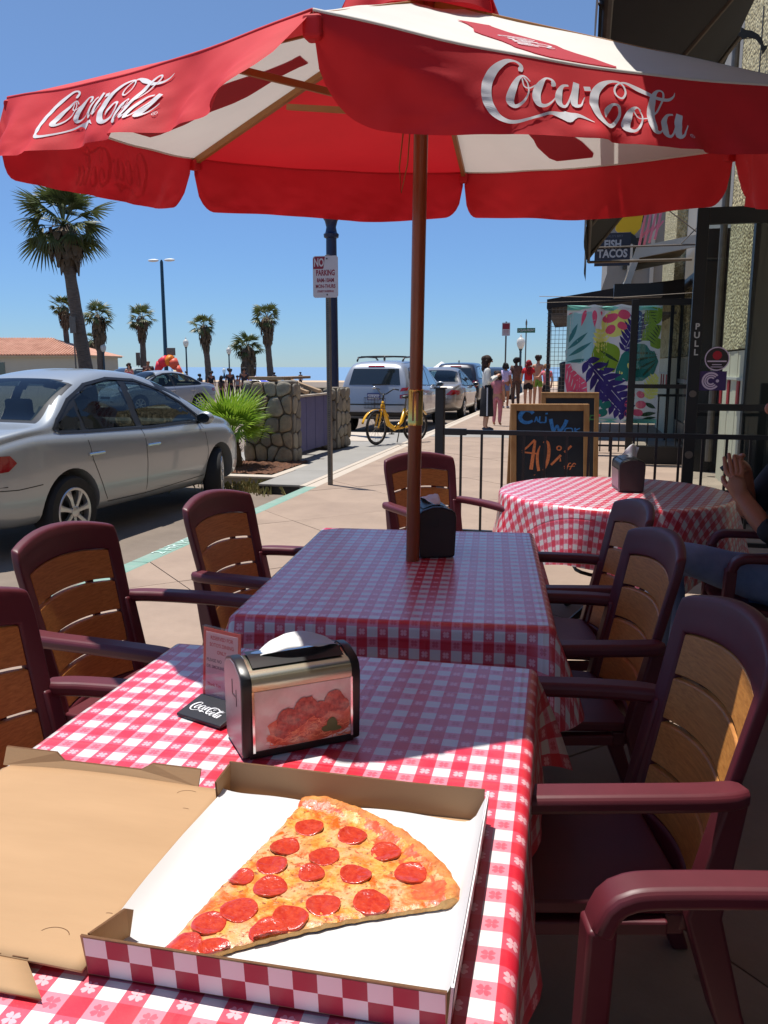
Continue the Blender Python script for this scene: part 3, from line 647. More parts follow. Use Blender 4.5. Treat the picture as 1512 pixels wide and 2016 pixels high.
M['tabletop'] = mat('table_top', S(120, 84, 56), .5, nz=(8, .8))
def dining_table(label, loc, rz, w, ln, cloth_label, hang, seed):
    t = thing('dining_table', label, 'table', loc, rz, 'rectangular tables under gingham cloths')
    MB().box(-w / 2 + .012, w / 2 - .012, -ln / 2 + .012, ln / 2 - .012, .705, .735).build('tabletop', M['tabletop'], t)
    for i in (-1, 1):
        for j in (-1, 1): MB().bar((i * (w / 2 - .1), j * (ln / 2 - .12), 0), (i * (w / 2 - .1), j * (ln / 2 - .12), .705), .05, .05).build('leg', M['black'], t)
    c = rect_cloth('tablecloth', w, ln, hang, seed).build('tablecloth', M['ging'], smooth=True)
    c.location = (loc[0], loc[1], .7425); c.rotation_euler = (0, 0, rz); tag(c, cloth_label, 'tablecloth', 'gingham tablecloths')
    return t
T1 = (-.505, 1.215, 0); T2 = (-.555, 2.74, 0)
dining_table('front rectangular table under the cloth that carries the pizza box', T1, radians(1.6), .90, 1.235, 'red and white gingham cloth under the open pizza box', .16, 3)
dining_table('second rectangular table with the umbrella pole standing through it', T2, radians(6), .90, 1.30, 'red and white gingham cloth on the table in the umbrella shade', .17, 8)

# round table with a loose cloth
RT = (.19, 4.71, 0)
rt = thing('round_table', 'round table under a draped gingham cloth by the black fence', 'table', RT)
MB().cyl((0, 0, 0), .6, .7, .73, 40).build('tabletop', M['tabletop'], rt)
MB().cyl((0, 0, 0), .035, .04, .7, 12).build('column', M['black'], rt)
for k in range(4):
    a = pi / 4 + k * pi / 2; MB().tube([(cos(a) * .03, sin(a) * .03, .12), (cos(a) * .18, sin(a) * .18, .1), (cos(a) * .34, sin(a) * .34, .015)], .018, 8).build('leg', M['black'], rt)
for zz in (.3,): MB().tube([(.2 * cos(a), .2 * sin(a), zz) for a in [2 * pi * k / 20 for k in range(20)]], .01, 6, closed=True).build('foot_ring', M['black'], rt)
def rcloth():
    mb = MB(); uv = []; N = 120; R = .61; r = .025; hang = .30
    prof = [(R * k / 12, 0., R * k / 12) for k in range(13)] + [(R + r * sin(radians(a)), -r * (1 - cos(radians(a))), R + r * radians(a)) for a in (30, 60, 90)] + [(R + r, -r - hang * k / 8, R + r * pi / 2 + hang * k / 8) for k in range(1, 9)]
    for q, (rr, z, arc) in enumerate(prof):
        h = max(0, -z - r) / hang
        for k in range(N):
            a = 2 * pi * k / N; fold = .5 * sin(a * 9 + .7) + .35 * sin(a * 5 + 2) + .2 * sin(a * 16)
            # a square cloth: the overhang is longest at its four corners
            sqf = min(1.5, .55 / max(.2, 1.2 - .75 * abs(sin(2 * (a + .35)))))
            o = rr + h * (.05 + .055 * fold)
            zz = z * (1 if h == 0 else (.62 + .52 * sqf)) + (.002 * nz3(rr * 8 * cos(a), rr * 8 * sin(a)) if h == 0 else 0)
            mb.v.append((o * cos(a), o * sin(a), zz)); uv.append((arc * cos(a + .25), arc * sin(a + .25)))
    for q in range(len(prof) - 1):
        for k in range(N): j = (k + 1) % N; mb.f.append((q * N + k, q * N + j, (q + 1) * N + j, (q + 1) * N + k)); mb.m.append(0)
    mb.uv = uv; return mb
c = rcloth().build('tablecloth', M['ging'], smooth=True, loc=(RT[0], RT[1], .742)); tag(c, 'gingham cloth draped in folds over the round table', 'tablecloth', 'gingham tablecloths')

# ------------------------------------------------------------- chairs: maroon resin frame, four wood-look back slats
def bk(s, t, d=0.):
    hw = .200 + .034 * t
    sh = 1 - .05 * max(0, (t - .86) / .14) ** 2
    y = -.185 - .125 * t - .045 * (1 - s * s) + d
    return Vector((s * hw * sh, y, .35 + .55 * t + .036 * t * (1 - s * s) - d * .22))
def two_sided(mb, S_, T_, keep, th, d0=0., fn=bk):
    """solid plate over the (s, t) grid, cells kept by keep(i, j)."""
    ns, nt = len(S_), len(T_); w = ns; o = ns * nt
    vs = [fn(s, t, d0 + th / 2) for t in T_ for s in S_] + [fn(s, t, d0 - th / 2) for t in T_ for s in S_]; fs = []
    for j in range(nt - 1):
        for i in range(ns - 1):
            if not keep(i, j): continue
            a, b, c, d = j * w + i, j * w + i + 1, (j + 1) * w + i + 1, (j + 1) * w + i
            fs += [(a, d, c, b), (a + o, b + o, c + o, d + o)]
            for (ii, jj, p, q) in ((i - 1, j, d, a), (i + 1, j, b, c), (i, j - 1, a, b), (i, j + 1, c, d)):
                if not (0 <= ii < ns - 1 and 0 <= jj < nt - 1 and keep(ii, jj)): fs.append((p, q, q + o, p + o))
    used = sorted({i for f in fs for i in f}); ix = {v: k for k, v in enumerate(used)}
    return mb.add([vs[i] for i in used], [tuple(ix[i] for i in f) for f in fs])
SA = [-1, -.93, -.80, -.6, -.4, -.2, 0, .2, .4, .6, .80, .93, 1]; TA = [0, .06, .12, .25, .4, .55, .7, .845, .90, .95, 1.0]
def make_chair(label):
    t = thing('patio_chair', label, 'chair', (0, 0, 0), 0, 'maroon patio chairs')
    two_sided(MB(), SA, TA, lambda i, j: not (2 <= i <= 9 and 2 <= j <= 6), .03).build('back_frame', M['maroon'], t, smooth=True, bevel=.008, seg=3)
    t0, t1, gap = .125, .84, .018; hh = (t1 - t0 - 3 * gap) / 4
    for k in range(4):
        a = t0 + k * (hh + gap)
        two_sided(MB(), [-.795 + 1.59 * i / 10 for i in range(11)], [a, a + hh * .5, a + hh], lambda i, j: True, .016, .003).build('slat', M['wood'], t, smooth=40, bevel=.003)
    lg = MB()
    for s in (-.45, .45): lg.bar(bk(s, .13, -.012), bk(s, .83, -.012), .03, .008, up=(0, 1, 0))
    lg.build('slat_rib', M['maroon'], t)
    def seat(u, v):
        x = (u - .5) * 2; y = v; w = .205 + .04 * v
        return Vector((x * w, -.20 + .47 * y, .405 + .03 * y - .018 * (1 - x * x) * sin(pi * min(1, y * 1.05)) - (.03 * max(0, (y - .86) / .14) ** 2)))
    sm = MB(); nu, nv = 10, 10
    two_sided(sm, [i / nu for i in range(nu + 1)], [j / nv for j in range(nv + 1)], lambda i, j: True, .028, 0, lambda s, tt, d: seat(s, tt) + Vector((0, 0, d))).build('seat', M['maroon'], t, smooth=50, bevel=.006, merge=True)
    MB().box(-.225, .225, .20, .245, .36, .405).box(-.2, .2, -.19, -.15, .345, .39).box(-.225, -.19, -.15, .2, .36, .39).box(.19, .225, -.15, .2, .36, .39).build('seat_rail', M['maroon'], t, bevel=.005)
    for s in (-1, 1):
        P = [(s * .232, -.265, .655), (s * .250, -.19, .658), (s * .262, -.02, .662), (s * .266, .14, .662), (s * .266, .205, .658), (s * .265, .236, .640), (s * .264, .250, .605)]
        P = [(x, y, z) for y, z, x in catmull([(y, z, x) for x, y, z in P], .013)]; nP = len(P)
        rings = []
        for i, p in enumerate(P):
            a = Vector(P[max(i - 1, 0)]); b = Vector(P[min(i + 1, len(P) - 1)]); d = (b - a).normalized(); sd = Vector((1, 0, 0)); sd = (sd - d * sd.dot(d)).normalized(); u = sd.cross(d)
            w, h = (.032 if i > 2 else .024 + .0027 * i), .018
            rings.append([Vector(p) + sd * (w * cx) + u * (h * cy) for cx, cy in ((-1, -.55), (-.7, -1), (.7, -1), (1, -.55), (1, .5), (.72, 1), (-.72, 1), (-1, .5))])
        MB().loft(rings).build('armrest', M['maroon'], t, smooth=35, bevel=.004)
        MB().loft([[Vector((s * (.264 - .006 * (1 - q) ), .25 + (.022 * (1 - q)), .615 * q + .0)) + Vector((a * .027 * (1 - .25 * (1 - q)), b * .022, 0)) for a, b in ((-1, -1), (1, -1), (1, 1), (-1, 1))] for q in (0, .35, .7, 1)]).build('leg', M['maroon'], t, bevel=.007, seg=3, smooth=40)
        MB().loft([[Vector((s * x, y, z)) + Vector((a * .024, b * w, 0)) for a, b in ((-1, -1), (1, -1), (1, 1), (-1, 1))] for x, y, z, w in ((.225, -.345, 0, .02), (.215, -.27, .2, .028), (.208, -.215, .40, .034), (.214, -.262, .66, .02))]).build('leg', M['maroon'], t, bevel=.007, seg=3, smooth=40)
    return t
chairs = [
    ((-1.235, 2.20), -95, 'maroon chair in the middle of the row beside the car, facing the front table'),
    ((-1.075, 2.94), -99, 'farthest maroon chair of the row beside the car, at the shaded table'),
    ((-.985, 1.42), -94, 'maroon chair cut by the photo edge beyond the open pizza box lid'),
    ((-.70, 4.42), -140, 'maroon chair between the umbrella pole and the black fence'),
    ((.0, 1.675), 103, 'maroon chair with a sunlit back edge across the table from the napkin dispenser'),
    ((-.075, 2.475), 104, 'shaded maroon chair in the middle of the row of three by the shop'),
    ((-.11, 3.07), 102, 'maroon chair closest to the round table cloth in the row by the shop'),
    ((.36, .95), 104, 'nearest maroon chair showing a sunlit armrest beside the pizza table'),
    ((.86, 3.76), 90, 'maroon chair under the seated person in dark clothes'),
]
c0 = make_chair(chairs[0][2]); c0.location = (*chairs[0][0], 0); c0.rotation_euler = (0, 0, radians(chairs[0][1]))
for (x, y), a, lb in chairs[1:]: dup(c0, (x, y, 0), radians(a), lb)
# ------------------------------------------------------------- the market umbrella: six ribs, alternating red and white panels, red valances
M['ured'] = mat('umbrella_red', S(216, 36, 46), .75, nz=(5, .9), bump=(260, .12, .001), transl=.15)
M['uwhite'] = mat('umbrella_white', S(232, 228, 220), .8, nz=(4, .94), bump=(260, .12, .001), transl=.2)
M['uprint'] = mat('umbrella_print', S(196, 54, 70), .8, transl=.32)
M['ulogo'] = mat('umbrella_logo', S(226, 224, 226), .75, nz=(16, .93), transl=.05)
M['ulogothin'] = mat('umbrella_logo_thin', S(226, 200, 204), .75, transl=.5)
M['polewood'] = mat('pole_wood', S(150, 84, 46), .32, coat=.25, nz=(4, S(122, 60, 30)), stretch=(14, 14, 1))
M['ribwood'] = mat('rib_wood', S(168, 112, 52), .5, nz=(6, .8))
M['brass'] = mat('brass', S(216, 184, 110), .22, 1.)
un = Vector((.033, -.098, 1)).normalized(); ua = (Vector((1, 0, 0)) - un * un.x).normalized(); ub = un.cross(ua)
UB = Vector((-.5655, 2.8155, .742)); U0 = UB - un * (.742 / un.z)
U = thing('patio_umbrella', 'red and white market umbrella with scripted valances over the shaded table', 'umbrella', U0)
U.matrix_world = Matrix(((ua.x, ub.x, un.x, U0.x), (ua.y, ub.y, un.y, U0.y), (ua.z, ub.z, un.z, U0.z), (0, 0, 0, 1)))
UR, UZ, UP = 1.172, 2.15, 4.739
HUB = Vector((0, 0, UZ + .345)); cor = [Vector((UR * cos(UP - k * pi / 3), UR * sin(UP - k * pi / 3), UZ - (.040 if k == 5 else 0))) for k in range(6)]
VL = .205
VLK = {0: .182, 1: .19, 2: .19, 3: .19, 4: .2, 5: .175}
def pan(k, u, v, dz=.012):
    a, b = cor[k], cor[(k + 1) % 6]; p = HUB.lerp(a.lerp(b, u), v)
    s = 4 * u * (1 - u)
    return p + Vector((0, 0, dz - .045 * s * v * (1.25 - v) - (.016 if k == 5 else .010) * s * v + .004 * nz3(u * 5 + k, v * 5)))
WV = {0: (.026, 2.6, .10), 5: (.010, 1.6, .10), 1: (.012, 2, .05), 2: (.012, 1.5, .01), 3: (.02, 1.7, .02), 4: (.03, 3, .05)}
def val(k, u, v, off=0.):
    a, b = cor[k], cor[(k + 1) % 6]; e = (b - a); o = Vector((e.y, -e.x, 0)).normalized()
    if o.dot(a + b) < 0: o = -o
    amp, fq, fl = WV[k]; p = pan(k, u, 1., .010)
    x = min(u, 1 - u) * 1.17; r = .15 if k in (0, 5) else .075
    h = VLK[k] * (1 if x > r else ((.12 if k in (0, 5) else .3) + (.88 if k in (0, 5) else .7) * sqrt(max(0, 1 - (1 - x / r) ** 2)))) * (1 + .04 * sin(u * 9 + k))
    w = amp * (sin(2 * pi * fq * u + k * 1.3 + 1.5 * v) + .5 * sin(2 * pi * fq * 2.3 * u + k)) * v + .006 * nz3(u * 14, v * 4, k) * v
    w += .010 * v * v * max(0, nz3(u * 7 + 3, k, 5)) + .0035 * sin(u * 40 + 6 * v + k) * v + .006 * v * nz3(u * 26, v * 9, k + 2)
    if k == 0: w += .05 * v * exp(-((u - .10) / .12) ** 2)
    if k == 5:
        fl *= 1 - .5 * min(1, max(0, (u - .5) / .35)); q = min(1, max(0, (u - .62) / .33)); w -= .11 * q * q * (3 - 2 * q) * max(0, v - .25 - .5 * (1 - q))
        w += -.06 * max(0, v - .5) * exp(-((u - .50) / .028) ** 2) + .03 * max(0, v - .5) * exp(-((u - .545) / .03) ** 2) + .02 * v * exp(-((u - .36) / .02) ** 2) * v
    return p + o * ((fl * v + w) * min(1, h / VLK[k]) + off + .004) + Vector((0, 0, -h * v * sqrt(max(.3, 1 - (fl / VLK[k]) ** 2))))
for k in range(6):
    MB().grid(lambda u, v: pan(k, u, .14 + .86 * v), 22, 22).build('canopy_panel', M['uwhite'] if k % 2 else M['ured'], U, smooth=True)
    MB().grid(lambda u, v: val(k, u, v), 84, 14).build('valance', M['ured'], U, smooth=True)
    hm = MB().tube([pan(k, i / 24, 1., .012) for i in range(25)], .0045, 6); hm.build('hem', M['uwhite'] if k % 2 else M['ured'], U, smooth=True)
COKE = [
    [(318, 96, 4), (330, 90, 34), (343, 58, 24), (305, 30, 14), (240, 40, 32), (150, 112, 54), (93, 220, 62), (88, 320, 60), (124, 400, 46), (180, 442, 30), (245, 448, 22), (330, 426, 16)],
    [(330, 426, 16), (400, 404, 18), (470, 384, 22), (540, 398, 56), (575, 404, 84), (610, 396, 52), (660, 392, 26), (740, 436, 4)],
    [(378, 168, 8), (345, 132, 12), (300, 156, 26), (248, 240, 46), (226, 308, 50), (254, 344, 26), (308, 312, 16), (348, 250, 10), (358, 185, 10), (340, 142, 10)],
    [(328, 150, 9), (330, 205, 9), (362, 216, 9), (412, 190, 9)],
    [(520, 184, 4), (538, 172, 36), (535, 140, 20), (490, 134, 14), (434, 196, 46), (396, 270, 54), (402, 326, 36), (442, 334, 20), (500, 298, 10), (552, 244, 6)],
    [(646, 166, 14), (600, 178, 22), (556, 250, 48), (550, 310, 42), (588, 324, 16), (648, 240, 12), (690, 156, 14)],
    [(706, 140, 40), (672, 240, 46), (650, 308, 42), (692, 310, 14), (742, 244, 6)],
    [(750, 179, 32), (797, 177, 32)],
    [(864, 384, 6), (880, 334, 38), (922, 290, 20), (962, 300, 20), (966, 362, 18), (922, 430, 26), (868, 446, 36), (814, 398, 54), (794, 310, 60), (814, 220, 56), (870, 150, 46), (940, 112, 24), (1010, 108, 14), (1042, 140, 14), (1040, 192, 14), (1000, 236, 14), (964, 218, 14), (966, 168, 14), (1004, 124, 12), (1060, 112, 16), (1140, 152, 36), (1215, 190, 30), (1270, 218, 26), (1342, 224, 22), (1390, 198, 12), (1412, 164, 3)],
    [(1112, 322, 8), (1086, 300, 14), (1042, 328, 34), (1002, 410, 52), (998, 458, 46), (1040, 476, 18), (1088, 424, 12), (1112, 360, 10), (1100, 312, 8)],
    [(1060, 322, 8), (1082, 380, 8), (1142, 378, 8)],
    [(1142, 380, 6), (1236, 320, 12), (1306, 220, 14), (1322, 168, 14), (1292, 156, 14), (1248, 194, 32), (1200, 290, 54), (1166, 400, 56), (1166, 468, 44), (1202, 480, 16), (1240, 440, 6)],
    [(1352, 334, 12), (1302, 346, 20), (1252, 420, 46), (1246, 488, 44), (1282, 500, 16), (1340, 420, 12), (1388, 334, 14)],
    [(1396, 332, 40), (1352, 430, 48), (1332, 498, 42), (1372, 490, 14), (1422, 414, 6)],
    [(1425 + 14 * cos(a), 495 + 14 * sin(a), 3) for a in [2 * pi * q / 14 for q in range(15)]], [(1421, 501, 3), (1421, 489, 3), (1430, 491, 3), (1424, 496, 3), (1430, 502, 3)]]
for k, s0, s1 in ((5, .265, .64), (0, .245, .68), (1, .3, .7)):
    sc = (s1 - s0) * 1.17 / 1380
    def lf(x, y, off, k=k, s0=s0, s1=s1, sc=sc):
        d = (y - 77 * (x - 60) / 1380 + 30) * (sc * 1.0 if k != 0 else .00030)
        return val(k, 1 - (s0 + (s1 - s0) * (x - 60) / 1380), min(1, d / VLK[k]), off + .0012)
    strokes(MB(), COKE if k in (0, 5) else COKE[:-2], lf, 9 if k in (0, 5) else 16).build('script_lettering', M['ulogo'] if k in (0, 5) else M['ulogothin'], U)
# bottle prints on the white panels: dye through the cloth, a skin on each face
bot = [(.05, 0), (.062, .03), (.062, .14), (.052, .20), (.050, .26), (.062, .34), (.060, .40), (.044, .47), (.030, .53), (.026, .59), (.026, .63), (.029, .635), (.029, .655), (-.0, .655)]
bot = [(1.55 * x, y) for x, y in bot]
for k in (1, 3, 5):
    for dz in (.0146, .0094):
        mb = MB()
        def bp(x, y): # x across, y from the bottle's foot towards the hub
            v = .93 - y * .86; return pan(k, .5 + (x / (1.17 * v)), v, dz)
        for j in range(40):
            y0, y1 = .655 * j / 40, .655 * (j + 1) / 40
            yy = [(b, a) for a, b in bot]; w0, w1 = interp(yy, y0), interp(yy, y1)
            for i in range(6):
                f = lambda q, w: -w + 2 * w * q / 6
                mb.add([bp(f(i, w0), y0), bp(f(i + 1, w0), y0), bp(f(i + 1, w1), y1), bp(f(i, w1), y1)], [(0, 1, 2, 3)])
        mb.build('bottle_print', M['uprint'], U)
    strokes(MB(), COKE[:-2], lambda x, y, o: pan(k, .5 + ((y - 300) * .00018) / .6, .93 - .86 * (.20 + (1440 - x) * .00016), .0152 + o), 22).build('script_lettering', M['ulogo'], U)
# vent cap
VR = .235
def vcap(k, u, v, r=VR):
    a = UP - k * pi / 3; b = UP - (k + 1) * pi / 3
    p = Vector((cos(a), sin(a), 0)).lerp(Vector((cos(b), sin(b), 0)), u) * r * v
    return Vector((p.x, p.y, UZ + .345 + .075 - .075 * v + .01 * sin(pi * u) * v))
for k in range(6):
    MB().grid(lambda u, v: vcap(k, u, v), 8, 8).build('vent_panel', M['ured'], U, smooth=True)
    MB().grid(lambda u, v: vcap(k, u, 1) + Vector((0, 0, -.062 * v)) + vcap(k, u, 1).xy.to_3d() * (.10 * v + .05 * v * sin(9 * u + k)), 12, 4).build('vent_skirt', M['ured'], U, smooth=True)
RZ = UZ + .05
for k in range(6):
    c_ = cor[k]; rb = MB().bar(HUB + Vector((0, 0, -.012)) + c_.xy.to_3d() * .04, c_ + Vector((0, 0, -.004)), .017, .024).build('rib', M['ribwood'], U, bevel=.002)
    MB().box(-.03, .012, -.018, .018, -.03, .010).build('corner_pocket', M['ured'], U, bevel=.008, seg=3).matrix_local = Matrix.Translation(c_ * 1 + Vector((0, 0, -.004))) @ Matrix.Rotation(UP - k * pi / 3, 4, 'Z')
    mid = HUB.lerp(c_, .52)
    MB().bar(Vector((.035 * cos(UP - k * pi / 3), .035 * sin(UP - k * pi / 3), RZ)), mid + Vector((0, 0, -.03)), .014, .02).build('strut', M['ribwood'], U, bevel=.002)
MB().cyl((0, 0, 0), .042, RZ - .05, RZ + .03, 16).build('runner', M['polewood'], U, bevel=.004)
MB().cyl((0, 0, 0), .05, HUB.z - .05, HUB.z + .01, 16).build('hub', M['polewood'], U, bevel=.004)
MB().cyl((0, 0, 0), .0235, .06, 1.25, 24).build('lower_pole', M['polewood'], U, smooth=40)
MB().cyl((0, 0, 0), .0225, 1.33, HUB.z, 24).build('upper_pole', M['polewood'], U, smooth=40)
fe = MB().lathe([(.0242, 1.232), (.0258, 1.234), (.0258, 1.246), (.0250, 1.248), (.0250, 1.346), (.0258, 1.348), (.0258, 1.352), (.0242, 1.354)], 28).build('ferrule', M['brass'], U, smooth=35)
MB().bar((-.003, -.0250, 1.25), (-.003, -.0250, 1.345), .006, .0016, up=(0, 1, 0)).bar((.010, -.0228, 1.25), (.010, -.0228, 1.345), .008, .0020, up=(0, 1, 0)).build('ferrule_seam', M['polewood'], fe)
MB().tube([(-.05, -.02, RZ - .04), (-.056, -.05, RZ - .16), (-.048, -.055, RZ - .235), (-.03, -.05, RZ - .15), (-.03, -.02, RZ - .04)], .0022, 5).build('pull_cord', M['ribwood'], U, smooth=True)
MB().lathe([(.24, 0), (.25, .02), (.24, .055), (.08, .08), (.04, .1), (.04, .3)], 28).build('base', M['black'], U, smooth=40)
# ------------------------------------------------------------- pizza box
TZ = .7445
M['kraft'] = mat('kraft_board', S(178, 143, 106), .85, nz=(3, S(168, 134, 98)), bump=(120, .12, .001), stretch=(1, 5, 1))
M['kraftedge'] = mat('kraft_edge', S(112, 78, 50), .95, nz=(200, .7))
M['boxwhite'] = mat('box_white', S(226, 218, 222), .5); M['boxred'] = mat('box_red', S(158, 34, 62), .5)
PB = thing('pizza_box', 'open takeaway pizza box with checked sides on the front table', 'box', (-.315, .945, TZ), radians(1.2))
x0, x1, y0, y1, hh = -.207, .200, -.205, .200, .052; th = .0032
MB().box(x0, x1, y0, y1, .0005, .0035).build('floor_board', M['kraft'], PB)
def board(pts, nrm, mats=(0, 1)):
    """corrugated wall: pts is a loop on the inner face, pushed outwards by th along nrm."""
    mb = MB(); n = len(pts); P = [Vector(p) for p in pts]; Q = [p + Vector(nrm) * th for p in P]
    mb.add(P + Q, [tuple(range(n)), tuple(range(n, 2 * n))[::-1]], 0); mb.add(P + Q, [(i, (i + 1) % n, (i + 1) % n + n, i + n) for i in range(n)], 1)
    return mb
fw = board([(x0, y0, .0), (x1, y0, .0), (x1 + .001, y0 - .006, hh + .001), (x0 + .14, y0 - .005, hh - .0015), (x0 - .003, y0 - .006, hh)], (0, -1, 0)).build('front_wall', [M['kraft'], M['kraftedge']], PB)
bw = board([(x0, y1, 0), (x0 - .0, y1 + .004, hh + .002), (.0, y1 + .0035, hh), (.09, y1 + .003, hh - .001), (x1, y1 + .004, hh), (x1, y1, 0)], (0, 1, 0)).build('back_wall', [M['kraft'], M['kraftedge']], PB)
rw = board([(x1, y0, 0), (x1, y1, 0), (x1 + .004, y1, hh + .001), (x1 + .005, .0, hh - .001), (x1 + .004, y0, hh)], (1, 0, 0)).build('right_wall', [M['boxwhite'], M['boxwhite']], PB)
board([(x0 + .004, y0, .004), (x0 + .022, y0 + .05, .006), (x0 + .0285, y0 + .052, .046), (x0 + .022, y0 + .047, hh - .002), (x0 + .003, y0 + .001, hh - .004)], (-1, 0, 0)).build('corner_tab', [M['kraft'], M['kraftedge']], PB)
board([(x0 + .002, y1, .004), (x0 + .003, y1, hh), (x0 - .004, y1 - .038, hh - .012), (x0 - .003, y1 - .036, .006)], (-1, 0, 0)).build('corner_tab', [M['kraft'], M['kraftedge']], PB)
# printed checks outside the front and right walls
def checks(n, fn, name):
    mb = MB()
    for j in range(2):
        for i in range(n):
            mb.add([fn(i / n, j / 2), fn((i + 1) / n, j / 2), fn((i + 1) / n, (j + 1) / 2), fn(i / n, (j + 1) / 2)], [(0, 1, 2, 3)], (i + j + 1) % 2)
    return mb.build(name, [M['boxwhite'], M['boxred']], PB)
checks(15, lambda u, v: Vector((x0 + .0005 + (x1 - x0 - .001) * u, y0 - th - .0006 - .0055 * v, .001 + (hh - .003) * v)), 'front_print')
checks(15, lambda u, v: Vector((x1 + th + .0006 + .0042 * v, y0 + .0005 + (y1 - y0 - .001) * u, .001 + (hh - .003) * v)), 'side_print')
# lid folded open to the left
lid = MB(); LW, LN = .405, .41
def lidf(u, v):
    x = x0 - .002 - LW * u; y = y0 - .012 + LN * v
    return Vector((x, y + .012 * u * 0, .009 + .006 * sin(pi * u) + .004 * nz3(u * 2, v * 2, 4) - .006 * (u > .98)))
lid.grid(lidf, 24, 24); lo = lid.build('lid', M['kraft'], PB, smooth=True, solid=.0032)
yb = y0 - .012 + LN
fl = [(x0 - .002 - .035, 0), (x0 - .0, 0)]
bf = board([(x0 - .05, yb, .010), (x0 - .05, yb + .012, .034), (x0 - .135, yb + .012, .035), (x0 - .155, yb + .009, .024), (x0 - .295, yb + .009, .025), (x0 - .31, yb + .012, .037), (x0 - .405, yb + .012, .038), (x0 - .405, yb, .011)], (0, 1, .3)).build('lid_flap', [M['kraft'], M['kraftedge']], PB)
yf = y0 - .0125
MB().grid(lambda u, v: Vector((x0 - .07 - .345 * u + .045 * v * (1 - u), yf - .040 * v, .010 - .003 * v - .004 * v * v + .002 * sin(u * 4))), 10, 6).build('lid_flap', M['kraft'], PB, smooth=True, solid=.003)
cuts = MB()
def arc(cx, cy, r, a0, a1, w=.0009, sq=.7):
    st = [(cx + r * cos(radians(a)), cy + r * sq * sin(radians(a)), w) for a in range(a0, a1 + 1, 8)]
    strokes(cuts, [st], lambda x, y, o: Vector((x, y, lidf((x0 - .002 - x) / LW, min(1, max(0, (y - y0 + .012) / LN))).z + .0019)), .004)
arc(x0 - .055, .165, .018, 60, 180); arc(x0 - .04, .12, .01, 60, 120); arc(x0 - .065, -.175, .019, 20, 165); arc(x0 - .02, -.13, .01, 80, 130)
cuts.build('die_cut', M['kraftedge'], PB)
hc = MB()
for k in range(9): hc.box(x0 - .09 - .035 * k, x0 - .07 - .035 * k, yf + .001, yf + .0024, .0135, .0142)
hc.build('crease_cuts', M['kraftedge'], PB)
# sheet of white paper lining the tray
def pap(u, v):
    x = x0 + .004 + (.396) * u; y = y0 + .006 + .390 * v
    z = .0052 + .022 * exp(-u / .05) * (.55 + .45 * sin(v * 3 + .4)) + .010 * exp(-(1 - v) / .03) * (.6 + .5 * sin(u * 11)) + .049 * exp(-(1 - u) / .012) + .0012 * nz3(u * 5, v * 5, 9)
    x += .0125 * exp(-(1 - u) / .012) - .006 * exp(-u / .06)
    y += -.012 * (.5 + .5 * sin(u * 9 + 1)) * v ** 6
    return Vector((x, y, z))
pp = MB().grid(pap, 60, 50).build('paper_liner', M['paper'], smooth=True); pp.matrix_world = PB.matrix_world.copy() if False else Matrix.Translation((-.315, .945, TZ)) @ Matrix.Rotation(radians(1.2), 4, 'Z'); tag(pp, 'white paper lining the pizza box under the slice', 'paper')

# ------------------------------------------------------------- the slice
PZ = TZ + .0075
che = bpy.data.materials.new('melted_cheese'); che.use_nodes = True; n = che.node_tree.nodes; l = che.node_tree.links; p = n['Principled BSDF']
tc = n.new('ShaderNodeTexCoord')
def tex(scale, detail=4, dist=0., rough=.6):
    t = n.new('ShaderNodeTexNoise'); t.inputs['Scale'].default_value = scale; t.inputs['Detail'].default_value = detail; t.inputs['Distortion'].default_value = dist; t.inputs['Roughness'].default_value = rough; l.new(tc.outputs['Object'], t.inputs[0]); return t.outputs['Fac']
def ramp(src, stops):
    r = n.new('ShaderNodeValToRGB'); e = r.color_ramp.elements
    while len(e) < len(stops): e.new(.5)
    for q, (ps_, c_) in zip(e, stops): q.position = ps_; q.color = (*c_, 1)
    l.new(src, r.inputs[0]); return r.outputs[0]
def mixc(f, a, b):
    q = n.new('ShaderNodeMix'); q.data_type = 'RGBA'; l.new(f, q.inputs[0]); l.new(a, q.inputs[6]) if not isinstance(a, tuple) else None
    if isinstance(b, tuple): q.inputs[7].default_value = (*b, 1)
    else: l.new(b, q.inputs[7])
    return q.outputs[2]
base = ramp(tex(38, 5, .6), [(.28, S(180, 74, 18)), (.42, S(212, 124, 38)), (.54, S(224, 158, 72)), (.70, S(226, 180, 114))])
m1 = ramp(tex(17, 4, .9), [(.46, (0, 0, 0)), (.62, (1, 1, 1))]); base = mixc(m1, base, S(220, 168, 120))
m2 = ramp(tex(60, 6, .4), [(.60, (0, 0, 0)), (.68, (1, 1, 1))]); base = mixc(m2, base, S(196, 62, 34))
m3 = ramp(tex(150, 3, .2), [(.56, (0, 0, 0)), (.66, (1, 1, 1))]); base = mixc(m3, base, S(150, 84, 40))
m4 = ramp(tex(26, 4, 1.2), [(.54, (0, 0, 0)), (.66, (1, 1, 1))]); base = mixc(m4, base, S(212, 92, 14))
l.new(base, p.inputs['Base Color']); p.inputs['Roughness'].default_value = .34; p.inputs['Coat Weight'].default_value = .4; p.inputs['Coat Roughness'].default_value = .14
p.inputs['Subsurface Weight'].default_value = .12; p.inputs['Subsurface Radius'].default_value = (.004, .002, .001)
bn = n.new('ShaderNodeBump'); bn.inputs['Strength'].default_value = .8; bn.inputs['Distance'].default_value = .003; l.new(tex(90, 6, .3), bn.inputs['Height']); l.new(bn.outputs[0], p.inputs['Normal'])
M['cheese'] = che
M['crust'] = mat('baked_crust', S(212, 150, 76), .6, nz=(48, S(178, 84, 30)), bump=(130, 1., .005))
M['dough'] = mat('dough_side', S(228, 190, 130), .8, nz=(60, S(206, 150, 88)), bump=(150, .8, .003))
